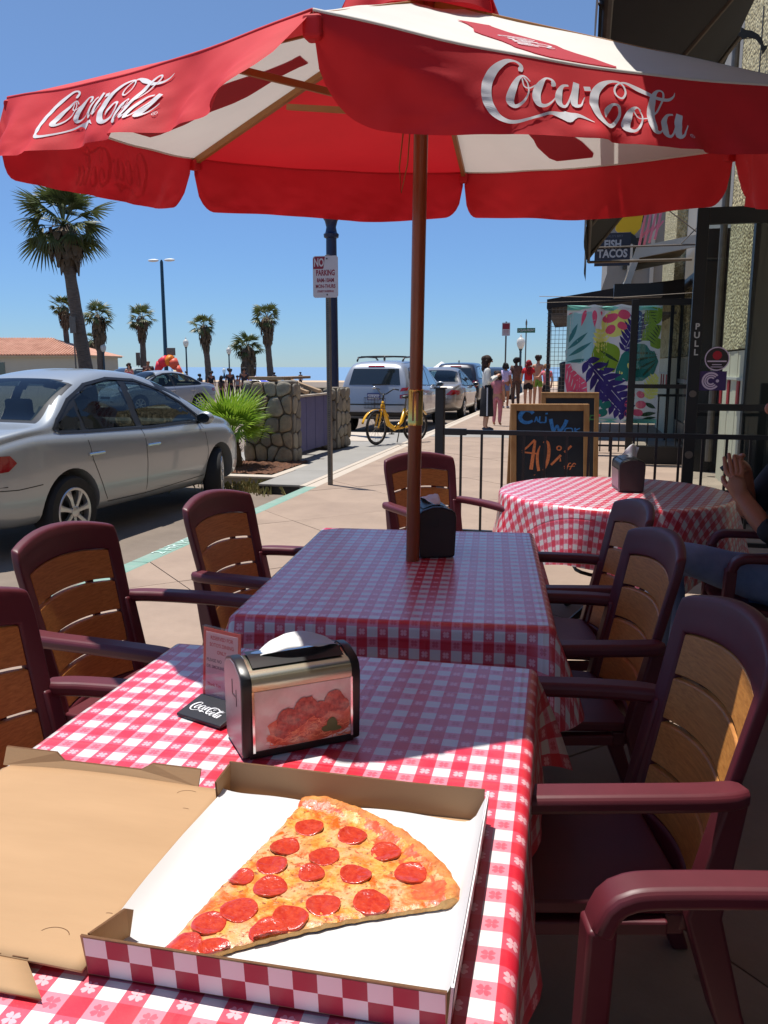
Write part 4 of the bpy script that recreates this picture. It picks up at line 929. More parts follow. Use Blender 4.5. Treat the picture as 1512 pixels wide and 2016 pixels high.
M['sauce'] = mat('tomato_sauce', S(190, 54, 34), .4, nz=(70, S(206, 110, 56)), bump=(110, .7, .003), coat=.2)
pep = mat('pepperoni', S(172, 36, 24), .22, coat=.8, nz=(150, S(200, 70, 42)), bump=(240, .5, .0018)); M['pep'] = pep
M['peprim'] = mat('pepperoni_rim', S(150, 26, 26), .32, coat=.4, nz=(90, .8))
out = [(-.446, .750), (-.400, .770), (-.345, .812), (-.299, .844), (-.25, .874), (-.199, .900), (-.155, .921), (-.123, .937), (-.128, .965), (-.151, 1.003), (-.185, 1.040), (-.222, 1.071), (-.258, 1.095), (-.293, 1.113), (-.328, 1.127), (-.355, 1.134), (-.385, 1.134), (-.397, 1.122), (-.403, 1.056), (-.416, .973), (-.432, .878), (-.441, .80)]
ctr = Vector((-.30, .96))
crustline = [Vector(q) for q in out[7:17]]
def dcrust(q): return min((q - geometry.intersect_point_line(q, a, b)[0]).length if 0 <= geometry.intersect_point_line(q, a, b)[1] <= 1 else min((q - a).length, (q - b).length) for a, b in zip(crustline, crustline[1:]))
def dedge(q): 
    b_ = 9
    for i in range(len(out)):
        a, b = Vector(out[i - 1]), Vector(out[i]); pt, t = geometry.intersect_point_line(q, a, b); t = min(1, max(0, t)); b_ = min(b_, (q - a.lerp(b, t)).length)
    return b_
def slice_z(q):
    d = dcrust(q); e = dedge(q)
    z = .0085 + .0016 * nz3(q.x * 60, q.y * 60, 1) + .0011 * nz3(q.x * 160, q.y * 160, 2) + .0008 * nz3(q.x * 330, q.y * 330, 5)
    if d < .034: z += .009 * sin(pi * min(1, (.034 - d) / .034) * .62) * (1 + .25 * nz3(q.x * 40, q.y * 40, 7))
    if e < .006: z -= (.006 - e) * .55
    if d < .010: z -= .010 * (1 - d / .010) ** 2
    return z
PS = thing('pizza_slice', 'large pepperoni pizza slice on white paper in the open box', 'pizza', (ctr.x, ctr.y, PZ))
# finely jagged outline
jag = []
for i in range(len(out)):
    a, b = Vector(out[i]), Vector(out[(i + 1) % len(out)]); k = max(1, int((b - a).length / .005)); nn = Vector((b.y - a.y, a.x - b.x)).normalized()
    for j in range(k):
        q = a.lerp(b, j / k); jag.append(q + nn * (.0016 * nz3(q.x * 120, q.y * 120, 3) + .001 * nz3(q.x * 300, q.y * 300, 3)))
pts = list(jag); N0 = len(pts); st = .0042
for i in range(110):
    for j in range(110):
        q = Vector((-.455 + i * st + (j % 2) * st / 2, .745 + j * st * .9))
        if q.x < -.115 and q.y < 1.14: pts.append(q)
cd = geometry.delaunay_2d_cdt(pts, [(i, (i + 1) % N0) for i in range(N0)], [list(range(N0))], 1, 1e-6)
used = sorted({i for f in cd[2] for i in f}); ix = {v: k for k, v in enumerate(used)}
top = MB(); tv = [Vector((cd[0][i].x - ctr.x, cd[0][i].y - ctr.y, slice_z(cd[0][i]))) for i in used]
fs = [tuple(ix[i] for i in f) for f in cd[2]]; mi = []
for f in fs:
    q = (tv[f[0]] + tv[f[1]] + tv[f[2]]) / 3; q = Vector((q.x + ctr.x, q.y + ctr.y)); d = dcrust(q) + .006 * nz3(q.x * 70, q.y * 70, 11)
    sc_ = nz3(q.x * 30, q.y * 30, 13)
    mi.append(1 if d < .020 else (2 if (d < .032 and sc_ > -.15) or (d < .055 and sc_ > .32) or (q.x > -.215 and q.y < .965 and d < .06 and sc_ > -.25) else 0))
top.v = [tuple(v) for v in tv]; top.f = fs; top.m = mi
top.build('cheese_top', [M['cheese'], M['crust'], M['sauce']], PS, smooth=True)
sd = MB(); ring = [Vector((q.x - ctr.x, q.y - ctr.y, slice_z(q) + .0002)) for q in jag]; n0 = len(ring)
r2 = [Vector((q.x * 1.004 , q.y * 1.004, q.z * .5)) for q in ring]; r3 = [Vector((q.x * .995, q.y * .995, -.0005)) for q in ring]
sd.loft([ring, r2, r3], caps=False); sd.build('crust_side', M['dough'], PS, smooth=True)
peps = [(-.361, 1.051, 1), (-.294, 1.044, 1), (-.239, 1.016, 1), (-.196, .976, 1.05), (-.379, .996, .98), (-.319, .987, 1), (-.381, .952, 1), (-.266, .958, 1), (-.323, .946, .85), (-.366, .906, 1.05), (-.4105, .917, .82), (-.387, .854, 1.1), (-.289, .888, 1.02), (-.320, .856, 1.05), (-.231, .906, 1.1), (-.337, .826, 1.12), (-.412, .822, 1.0), (-.424, .779, 1.05), (-.388, .784, .9)]
for i, (x, y, s) in enumerate(peps):
    rg = random.Random(i); R = .0212 * s; mb = MB(); q0 = Vector((x, y)); z0 = slice_z(q0); NA = 26; rings = []
    tilt = Vector((rg.uniform(-.09, .09), rg.uniform(-.09, .09)))
    inside = lambda q: geometry.intersect_point_tri_2d is not None
    for rr, dz in ((.02, .0014), (.5, .0016), (.82, .0020), (.95, .0027), (1.0, .0022), (1.0, -.0004)):
        ring = []
        for k in range(NA):
            a = 2 * pi * k / NA; r_ = R * rr * (1 + .05 * nz3(cos(a) * 1.3, sin(a) * 1.3, i))
            q = Vector((x + r_ * cos(a), y + r_ * sin(a) * .98))
            zz = .35 * z0 + .65 * slice_z(q) + dz + .5 * tilt.dot(q - q0) + .0006 * nz3(q.x * 200, q.y * 200, i) + (.002 * cos(2 * a + i) * rr ** 3 if rr > .6 else 0)
            ring.append(Vector((q.x - ctr.x, q.y - ctr.y, max(zz, -1))))
        rings.append(ring)
    rings = rings[::-1]
    o = mb.loft(rings).build('pepperoni', M['pep'], PS, smooth=60)
    # trim whatever would overhang the cut edge by pulling it back on to the slice
    for v in o.data.vertices:
        q = Vector((v.co.x + ctr.x, v.co.y + ctr.y)); ins = False; j = len(jag) - 1
        for k in range(len(jag)):
            if (jag[k].y > q.y) != (jag[j].y > q.y) and q.x < (jag[j].x - jag[k].x) * (q.y - jag[k].y) / (jag[j].y - jag[k].y) + jag[k].x: ins = not ins
            j = k
        if not ins:
            best = min(jag, key=lambda e: (e - q).length_squared); v.co.x, v.co.y = best.x - ctr.x, best.y - ctr.y; v.co.z -= .0012

# ------------------------------------------------------------- napkin dispensers
M['endgrey'] = mat('end_grey', S(122, 106, 110), .3, nz=(8, .85)); M['enddark'] = mat('end_dark', S(46, 44, 46), .4, nz=(8, .85)); M['shoulder'] = mat('satin_plate', (.62, .58, .44), .24, .9, nz=(4, .85))
M['pbg'] = mat('print_cream', S(222, 208, 200), .2, coat=.6, nz=(8, S(170, 148, 136))); M['pplate'] = mat('print_plate', S(226, 216, 206), .3)
M['meat'] = mat('print_meatball', S(112, 40, 32), .25, coat=.5, nz=(150, S(196, 96, 72)), bump=(200, .5, .001)); M['noodle'] = mat('print_noodle', S(240, 176, 126), .25, coat=.5, nz=(60, S(224, 120, 84))); M['basil'] = mat('print_basil', S(92, 110, 62), .4); M['sauce2'] = mat('print_sauce', S(176, 76, 52), .25, coat=.5, nz=(90, S(222, 130, 96)))
prof = [(-.056, .004), (-.050, 0), (.050, 0), (.056, .004), (.0605, .10), (.0605, .122), (.057, .134), (.048, .142), (.014, .153), (-.014, .153), (-.048, .142), (-.057, .134), (-.0605, .122), (-.0605, .10)]
def dispenser(label, loc, rz, printed):
    d = thing('napkin_dispenser', label, 'napkin dispenser', loc, rz, 'table napkin dispensers'); W = .106; d.scale = (1.03, 1.03, 1.10)
    sx = lambda s, x: [Vector((x, y * s, z * s + (1 - s) * .07)) for y, z in prof]
    MB().loft([sx(.965, -W + .012), sx(.965, W - .012)]).build('housing', M['shoulder'] if printed else M['blackplastic'], d, smooth=30)
    for s in (-1, 1):
        MB().loft([sx(.985, s * (W + .0)), sx(1.0, s * (W - .003)), sx(1.0, s * (W - .016)), sx(.97, s * (W - .017))]).build('end_frame', M['blackplastic'], d, smooth=30)
        MB().loft([sx(.945, s * (W + .0003)), sx(.93, s * (W + .0015))]).build('end_panel', M['endgrey'] if printed else M['enddark'], d)  # same plastic; the paler grey has the bright table's reflection put into its colour
        MB().box(s * W + s * .0012, s * W + s * .0022, .0, .002, .095, .118).box(s * W + s * .0012, s * W + s * .0022, -.018, .001, .093, .0955).box(s * W + s * .0012, s * W + s * .0022, -.026, -.0245, .08, .108).build('end_slot', M['blackplastic'], d)
    MB().box(-W + .012, W - .012, -.0562, .0562, -.0003, .012).build('base_plate', M['blackplastic'], d)
    MB().grid(lambda u, v: Vector(((u - .5) * .165, (v - .5) * .084, .1560 - .016 * max(0, abs(v - .5) * 2 - .35))), 8, 8).build('top_plate', M['blackplastic'], d, smooth=True)
    MB().prism([(.052 * cos(a) + (.022 if cos(a) > 0 else -.022), .011 * sin(a)) for a in [2 * pi * k / 28 for k in range(28)]], .0015, Matrix.Translation((0, 0, .1552))).build('slot_rim', M['chrome'], d)
    f = lambda x, z, o: Vector((x, -.0586 - .0035 * (z - .012) / .085 - o, z))
    fr_ = MB(); a_, b_ = -W + .0165, W - .0165
    if printed:
        fp = MB(); fp.add([f(a_, .013, .0004), f(b_, .013, .0004), f(b_, .113, .0004), f(a_, .113, .0004)], [(0, 1, 2, 3)], 0)
        def blob(cx, cz, r, m_, o, sq=1., rag=.12, nn=30):
            P = [f(min(b_, max(a_, cx + r * cos(t) * (1 + rag * nz3(cos(t) * 2 + cx * 90, sin(t) * 2, cz * 90)))), min(.1115, max(.0135, cz * 1.10 + sq * r * sin(t) * (1 + rag * nz3(cos(t) * 3, sin(t) * 3 + cx * 70, 3)))), o) for t in [2 * pi * k / nn for k in range(nn)]]
            fp.add(P + [f(min(b_, max(a_, cx)), cz * 1.10, o)], [(k, (k + 1) % nn, nn) for k in range(nn)], m_)
        blob(.02, .022, .085, 1, .0005, .12); blob(.01, .030, .072, 5, .0006, .30, .2); blob(.045, .045, .05, 5, .00065, .45, .2); blob(-.02, .04, .045, 5, .0007, .5, .2)
        rg = random.Random(4)
        for k in range(210):
            cx, cz = rg.uniform(-.066, .078), rg.uniform(.016, .056); a = rg.uniform(0, 6); ln = rg.uniform(.008, .024)
            if cz > .056 - abs(cx - .02) * .38: continue
            strokes(fp, [[(cx, cz, .0006), (cx + ln * .5 * cos(a), cz + ln * .3 * sin(a), .0019), (cx + ln * cos(a + .8), cz + ln * .55 * sin(a + .8), .0008)]], lambda x, y, o: f(min(b_, max(a_, x)), min(.098, max(.0135, y)), o), .003, .00075 + k * .000003, 0, (3, 3, 5)[k % 3])
        for k in range(46):
            cx, cz = rg.uniform(-.05, .02), .055 + .0; t = rg.uniform(0, 1)
            blob(-.045 + .05 * t, .036 + .016 * t + rg.uniform(-.006, .006), rg.uniform(.005, .010), 2, .0012 + k * .000004, 1, .2, 12)
        for cx, cz, r in ((.004, .066, .021), (.056, .070, .019), (-.030, .055, .018), (.03, .060, .015), (-.008, .052, .014), (.072, .062, .012)):
            blob(cx, cz, r, 2, .0017 + r * .001, .98, .16)
        for cx, cz, a, b in ((.044, .028, .011, .5), (.052, .034, .010, 1.1), (.058, .026, .012, .35)): blob(cx, cz, a, 4, .0017 + cx * .001, b, .1)
        fp.build('photo_insert', [M['pbg'], M['pplate'], M['meat'], M['noodle'], M['basil'], M['sauce2']], d)
        MB().box(a_ - .001, a_ + .003, -.0637, -.0615, .012, .114).box(b_ - .003, b_ + .001, -.0637, -.0615, .012, .114).build('insert_strip', M['chrome'], d)
        MB().grid(lambda u, v: Vector(((a_ + (b_ - a_) * u), -.0622 + .020 * v ** 3, .1135 + .029 * v ** .7)), 4, 10).build('shoulder_plate', M['shoulder'], d, smooth=True)
    else:
        MB().add([f(a_, .013, .0004), f(b_, .013, .0004), f(b_, .100, .0004), f(a_, .100, .0004)], [(0, 1, 2, 3)]).build('front_panel', M['endgrey'], d)
    return d
def napkin(label, loc, rz, tall):
    def nf(u, v):
        x = (u - .5) * .165; a = sin(pi * u) ** .8
        return Vector((x * (1 - .1 * v), (v - .5) * .020 * (1 + 2.0 * a) - .006 * a * v, tall * a * (.55 + .45 * v) - .004 + .004 * nz3(u * 6, v * 4, tall * 99)))
    o = MB().grid(nf, 24, 10).build('napkin', M['paper'], smooth=True, solid=.0006, loc=loc); o.rotation_euler = (0, 0, rz); return tag(o, label, 'napkin', 'paper napkins pulled from dispensers')
a = radians(37.7); e1 = Vector((cos(a), sin(a), 0)); e2 = Vector((-sin(a), cos(a), 0)); dl = Vector((-.462, 1.318, TZ + .0005)) + e2 * .058
dispenser('large napkin dispenser with a spaghetti photo on its front', dl, a, True)
napkin('white napkin arching from the dispenser with the spaghetti photo', dl + Vector((0, 0, .170)) + e1 * .012, a, .027)
d2l = Vector((-.532, 2.985, TZ)); dispenser('dark napkin dispenser directly behind the umbrella pole', d2l, radians(-68), False).scale = (1.15, 1.15, 1.2)
napkin('crumpled napkin poking from the dispenser behind the umbrella pole', d2l + Vector((0, 0, .186)), radians(-60), .03)
d3l = Vector((.262, 4.79, TZ)); dispenser('dark napkin dispenser standing on the round table', d3l, radians(-82), False).scale = (1.15, 1.15, 1.2)
def tuft(u, v): return Vector(((u - .5) * .09 * (1 - .45 * v) + .028 * v, .012 * sin(u * 7 + v * 3), .062 * v + .010 * sin(u * 5)))
o = MB().grid(tuft, 12, 8).build('napkin', M['paper'], smooth=True, solid=.0006, loc=d3l + Vector((0, 0, .183))); o.rotation_euler = (0, 0, radians(10)); tag(o, 'upright napkin tuft in the dispenser on the round table', 'napkin', 'paper napkins pulled from dispensers')

# ------------------------------------------------------------- reserved sign in an acrylic stand
M['acrylic'] = glassmat('acrylic', (.96, .95, .95), .03, 1.); M['cardw'] = mat('card_white', S(244, 226, 234), .4, transl=.6); M['cardr'] = mat('card_red', S(214, 84, 84), .4, transl=.4); M['inkr'] = mat('ink_red', S(206, 84, 108), .5, transl=.3); M['inkg'] = mat('ink_grey', S(140, 116, 140), .5, transl=.3); M['signbase'] = mat('sign_base', S(22, 24, 32), .4)
a = radians(-19); TSn = thing('table_sign', 'upright reserved dining notice on a black scripted stand beside the dispenser', 'sign', (-.69, 1.418, TZ + .0005), a)
MB().prism([(-.038, 0), (.038, 0), (.038, .020), (.030, .022), (-.038, .006)], .116, Matrix(((0, 0, 1, -.052), (1, 0, 0, 0), (0, 1, 0, 0), (0, 0, 0, 1)))).build('stand', M['signbase'], TSn, bevel=.0015)
tl = Matrix.Translation((0, .034, .006)) @ Matrix.Rotation(radians(-4), 4, 'X')
def pl(x0, x1, z0, z1, y, t): return MB().box(x0, x1, y, y + t, z0, z1, 0, tl)
pl(-.052, .052, 0, .158, -.0042, .0012).build('acrylic_sheet', M['acrylic'], TSn); pl(-.052, .052, 0, .158, .0012, .0012).build('acrylic_sheet', M['acrylic'], TSn)
pl(-.0495, .0495, .004, .1545, -.0022, .0010).build('card_border', M['cardr'], TSn); pl(-.0425, .0425, .004, .1475, -.0026, .0003).build('card_face', M['cardw'], TSn)
tf = lambda x, z: tl @ frame((x, -.0028, z), (1, 0, 0), (0, 0, 1))
for s, z, m_, sz_, al, x in (('RESERVED FOR', .136, 'inkr', .0105, 'CENTER', 0), ("SOTO'S DINING", .122, 'inkr', .0105, 'CENTER', 0), ('ONLY', .108, 'inkr', .0105, 'CENTER', 0), ('PLEASE NO', .090, 'inkg', .0095, 'LEFT', -.040), ('OR SMOKING', .077, 'inkg', .0095, 'LEFT', -.040), ('Thank You', .040, 'inkr', .0095, 'LEFT', -.037)):
    text('printed_line', s, sz_, M[m_], TSn, tf(x, z), .0001, al, bold=.0002, sx=.86)
M['scriptw'] = mat('script_white', S(226, 226, 230), .5)
ss = lambda x, y, o: Vector((-.040 + (x - 60) * .000062, -.038 + .012 + (560 - y) * .000062 * 1.0, .0062 + (.012 + (560 - y) * .000062) * .235 + o + .0004))
strokes(MB(), COKE[:-2], ss, 16, .0003, .00004).build('script_lettering', M['scriptw'], TSn)
# ------------------------------------------------------------- vehicles
def paint(name, col, met=.55): return mat(name, col, .34, met, coat=.8, nz=(900, .9))
M['silver'] = paint('silver_paint', S(168, 174, 178), .45); M['silver2'] = paint('blue_silver_paint', S(162, 168, 178), .4); M['champ'] = paint('champagne_paint', S(160, 154, 148), .6)
M['navy'] = paint('navy_paint', S(30, 34, 46), .3); M['palecar'] = paint('pale_green_paint', S(190, 204, 196), .2)
M['cglass'] = mat('car_glass', (.012, .016, .016), .02, 0, coat=1., spec=.9)
M['cglass2'] = glassmat('car_glass_clear', (.42, .50, .48), .01, 1.); M['cabin'] = mat('cabin_dark', S(46, 46, 48), .8); M['cabingrey'] = mat('cabin_grey', S(92, 90, 88), .85)
M['trimblack'] = mat('trim_black', (.012, .012, .013), .4); M['taillight'] = mat('tail_light', S(150, 8, 18), .12, coat=1.); M['headlight'] = mat('head_light', (.7, .72, .74), .08, .3, coat=1.)
M['alloy'] = mat('alloy', (.62, .62, .62), .3, .85); M['plate'] = mat('plate_white', S(206, 208, 216), .4); M['plateblue'] = mat('plate_blue', S(50, 56, 120), .4)
SEDAN = dict(top=[(-2.25, .60), (-2.23, .84), (-2.12, .98), (-1.8, 1.045), (-1.5, 1.085), (-1.1, 1.315), (-.7, 1.47), (-.2, 1.535), (.25, 1.51), (.6, 1.415), (.95, 1.235), (1.28, 1.05), (1.5, .995), (1.85, .905), (2.08, .79), (2.2, .65), (2.25, .5)],
    belt=[(-2.25, .58), (-2.2, .80), (-2.0, .93), (-1.6, .985), (-1.0, .965), (0, .925), (1.1, .90), (1.6, .87), (2.0, .74), (2.2, .58), (2.25, .46)],
    hw=[(-2.25, .58), (-2.18, .72), (-2.0, .80), (-1.6, .865), (-1, .885), (0, .888), (1.0, .886), (1.5, .875), (1.9, .80), (2.12, .66), (2.25, .44)],
    low=[(-2.25, .44), (-2.15, .3), (-1.8, .235), (0, .215), (1.7, .2), (2.1, .23), (2.25, .36)], ax=(-1.30, 1.35), wr=.315, tum=.50, half=2.25)
SUVP = dict(top=[(-2.33, .62), (-2.31, .98), (-2.26, 1.10), (-2.16, 1.36), (-2.02, 1.60), (-1.8, 1.672), (-1.0, 1.705), (-.2, 1.715), (.3, 1.68), (.62, 1.56), (.95, 1.34), (1.3, 1.15), (1.6, 1.09), (2.0, .98), (2.2, .84), (2.3, .66), (2.34, .5)],
    belt=[(-2.33, .60), (-2.28, .98), (-2.15, 1.06), (-1.6, 1.07), (0, 1.03), (1.2, 1.02), (1.7, .97), (2.1, .84), (2.28, .64), (2.34, .46)],
    hw=[(-2.33, .70), (-2.27, .83), (-2.05, .89), (-1.5, .935), (0, .945), (1.2, .935), (1.7, .90), (2.1, .78), (2.34, .5)],
    low=[(-2.33, .46), (-2.2, .36), (-1.8, .30), (1.7, .28), (2.1, .3), (2.34, .4)], ax=(-1.36, 1.34), wr=.36, tum=.36, half=2.33)
def body_mesh(Q, hi=True):
    rings = []; NS = 72 if hi else 40; H = Q['half']
    for i in range(NS + 1):
        t = i / NS; y = -H + 2 * H * (.5 - .5 * cos(pi * t)) if False else -H + 2 * H * t
        y = max(-H + .001, min(H - .001, y + .35 * H * (-sin(2 * pi * t) / (2 * pi))))
        zt, zb, w, zl = (smooth_interp(Q[k], y) for k in ('top', 'belt', 'hw', 'low')); zt = max(zt, zb + .015); g = zt - zb; wr = w * .93 - Q['tum'] * g
        zm = zl + (zb - zl) * .5
        h = [(.0, zl), (w * .7, zl), (w * .92, zl + .035), (w * .972, zl + .12), (w * .99, zl + .2 * (zb - zl) / .7), (w, zm), (w * .998, zm + .55 * (zb - zm)), (w * .982, zb - .055), (w * .955, zb - .012), (w * .925, zb + .004 + .02 * min(1, g)),
             (w * .925 * .62 + wr * .38 + .012, zb + g * .36), (w * .925 * .28 + wr * .72 + .016, zb + g * .68), (wr + .012, zb + g * .86), (wr - .045, zb + g * .945), (wr * .62, zb + g * .985), (wr * .3, zb + g * .997), (0, zt)]
        ring = [Vector((x, y, z)) for x, z in h] + [Vector((-x, y, z)) for x, z in h[-2:0:-1]]
        rings.append(ring)
    mb = MB().loft(rings); o = mb.build('body_tmp', [M['black'], M['trimblack']]);
    bm = bmesh.new(); bm.from_mesh(o.data); bmesh.ops.recalc_face_normals(bm, faces=bm.faces); bm.to_mesh(o.data); bm.free()
    if hi: s = o.modifiers.new('s', 'SUBSURF'); s.levels = 1
    cut = MB(); R = Q['wr'] + .055
    for ay in Q['ax']:
        for sx in (-1, 1):
            n = 36; c = Vector((sx * (max(b for a, b in Q['hw']) - .13), ay, Q['wr'] - .0)); d = .30
            cut.loft([[c + Vector((dx, R * cos(2 * pi * k / n), R * sin(2 * pi * k / n) * 1.02)) for k in range(n)] for dx in ((-.12, d) if sx > 0 else (-d, .12))], 1)
    co = cut.build('cut_tmp', [M['black'], M['trimblack']]); bm = bmesh.new(); bm.from_mesh(co.data); bmesh.ops.recalc_face_normals(bm, faces=bm.faces); bm.to_mesh(co.data); bm.free()
    bo = o.modifiers.new('b', 'BOOLEAN'); bo.object = co; bo.operation = 'DIFFERENCE'; bo.solver = 'EXACT'
    me = bake(o); bpy.data.objects.remove(co)
    me.polygons.foreach_set('use_smooth', [True] * len(me.polygons)); me.set_sharp_from_angle(angle=radians(38))
    return me
BODY = {}
def wheel_meshes(r, w, spokes):
    ty = MB(); ty.lathe([(r * .66, -w / 2 + .01), (r * .74, -w / 2), (r * .93, -w / 2), (r * .985, -w / 2 + .02), (r, -w / 2 + .045), (r, w / 2 - .045), (r * .985, w / 2 - .02), (r * .93, w / 2), (r * .74, w / 2), (r * .66, w / 2 - .01)], 40, 0, axis='X', caps=False)
    ri = MB(); ri.lathe([(r * .68, w / 2 - .004), (r * .66, w / 2 + .004), (r * .60, w / 2 - .004), (r * .58, w / 2 - .05)], 40, 0, axis='X', caps=False)
    ri.lathe([(r * .64, w / 2 - .055), (r * .02, w / 2 - .055)], 30, 1, axis='X', caps=False)
    ri.lathe([(r * .17, w / 2 - .03), (r * .16, w / 2 + .004), (r * .12, w / 2 + .012), (.001, w / 2 + .012)], 20, 0, axis='X', caps=False)
    for k in range(spokes):
        a = 2 * pi * k / spokes; pts = []
        for rr, hw_, dx in ((.13, .060, .0), (.35, .058, .006), (.50, .075, .004), (.63, .105, -.004)):
            c, s = cos(a), sin(a); pts.append([Vector((w / 2 + dx - dp, rr * r * c - hw_ * r * q * s, rr * r * s + hw_ * r * q * c)) for q, dp in ((-1, .03), (1, .03), (1, .004), (.6, 0), (-.6, 0), (-1, .004))])
        ri.loft(pts)
        b = a + pi / spokes
        ri.lathe([(.012, w / 2 + .002), (.010, w / 2 + .006), (.001, w / 2 + .006)], 6, 1, c=(0, .24 * r * cos(b), .24 * r * sin(b)), axis='X', caps=False)
    return ty, ri
def project(bvh, poly, mode, off, res=.04):
    """surface patch: a 2-D outline dropped on the body along x ('+x', '-x'), y ('+y' from the front, '-y' from behind) or z."""
    P = [Vector(q) for q in poly]; n0 = len(P); xs = [q.x for q in P]; ys = [q.y for q in P]
    # densify the outline
    D_ = []
    for i in range(n0):
        a, b = P[i], P[(i + 1) % n0]; k = max(1, int((b - a).length / res)); D_ += [a.lerp(b, j / k) for j in range(k)]
    n1 = len(D_); pts = list(D_)
    for i in range(int((max(xs) - min(xs)) / res) + 1):
        for j in range(int((max(ys) - min(ys)) / res) + 1): pts.append(Vector((min(xs) + (i + .5) * res, min(ys) + (j + .5) * res)))
    cd = geometry.delaunay_2d_cdt(pts, [(i, (i + 1) % n1) for i in range(n1)], [list(range(n1))], 1, 1e-5)
    vs = []; ok = []
    for q in cd[0]:
        if mode[1] == 'x': s = 1 if mode[0] == '+' else -1; o = Vector((3 * s, q.x, q.y)); d = Vector((-s, 0, 0))
        elif mode[1] == 'y': s = 1 if mode[0] == '+' else -1; o = Vector((q.x, 4 * s, q.y)); d = Vector((0, -s, 0))
        else: o = Vector((q.x, q.y, 4)); d = Vector((0, 0, -1))
        h = bvh.ray_cast(o, d)
        if h[0] is None: ok.append(False); vs.append(Vector()); continue
        nn = h[1] if h[1].dot(d) < 0 else -h[1]
        ok.append(True); vs.append(h[0] + nn * off)
    fs = [tuple(f) for f in cd[2] if all(ok[i] for i in f)]; used = sorted({i for f in fs for i in f}); ix = {v: k for k, v in enumerate(used)}
    mb = MB(); mb.add([vs[i] for i in used], [tuple(ix[i] for i in f) for f in fs]); return mb
def line_poly(pts, w):
    c = [Vector(p) for p in pts]; A = []; B_ = []
    for i in range(len(c)):
        d = (c[min(i + 1, len(c) - 1)] - c[max(i - 1, 0)]).normalized(); n_ = Vector((-d.y, d.x)) * w / 2; A.append(c[i] + n_); B_.append(c[i] - n_)
    return [tuple(q) for q in A + B_[::-1]]
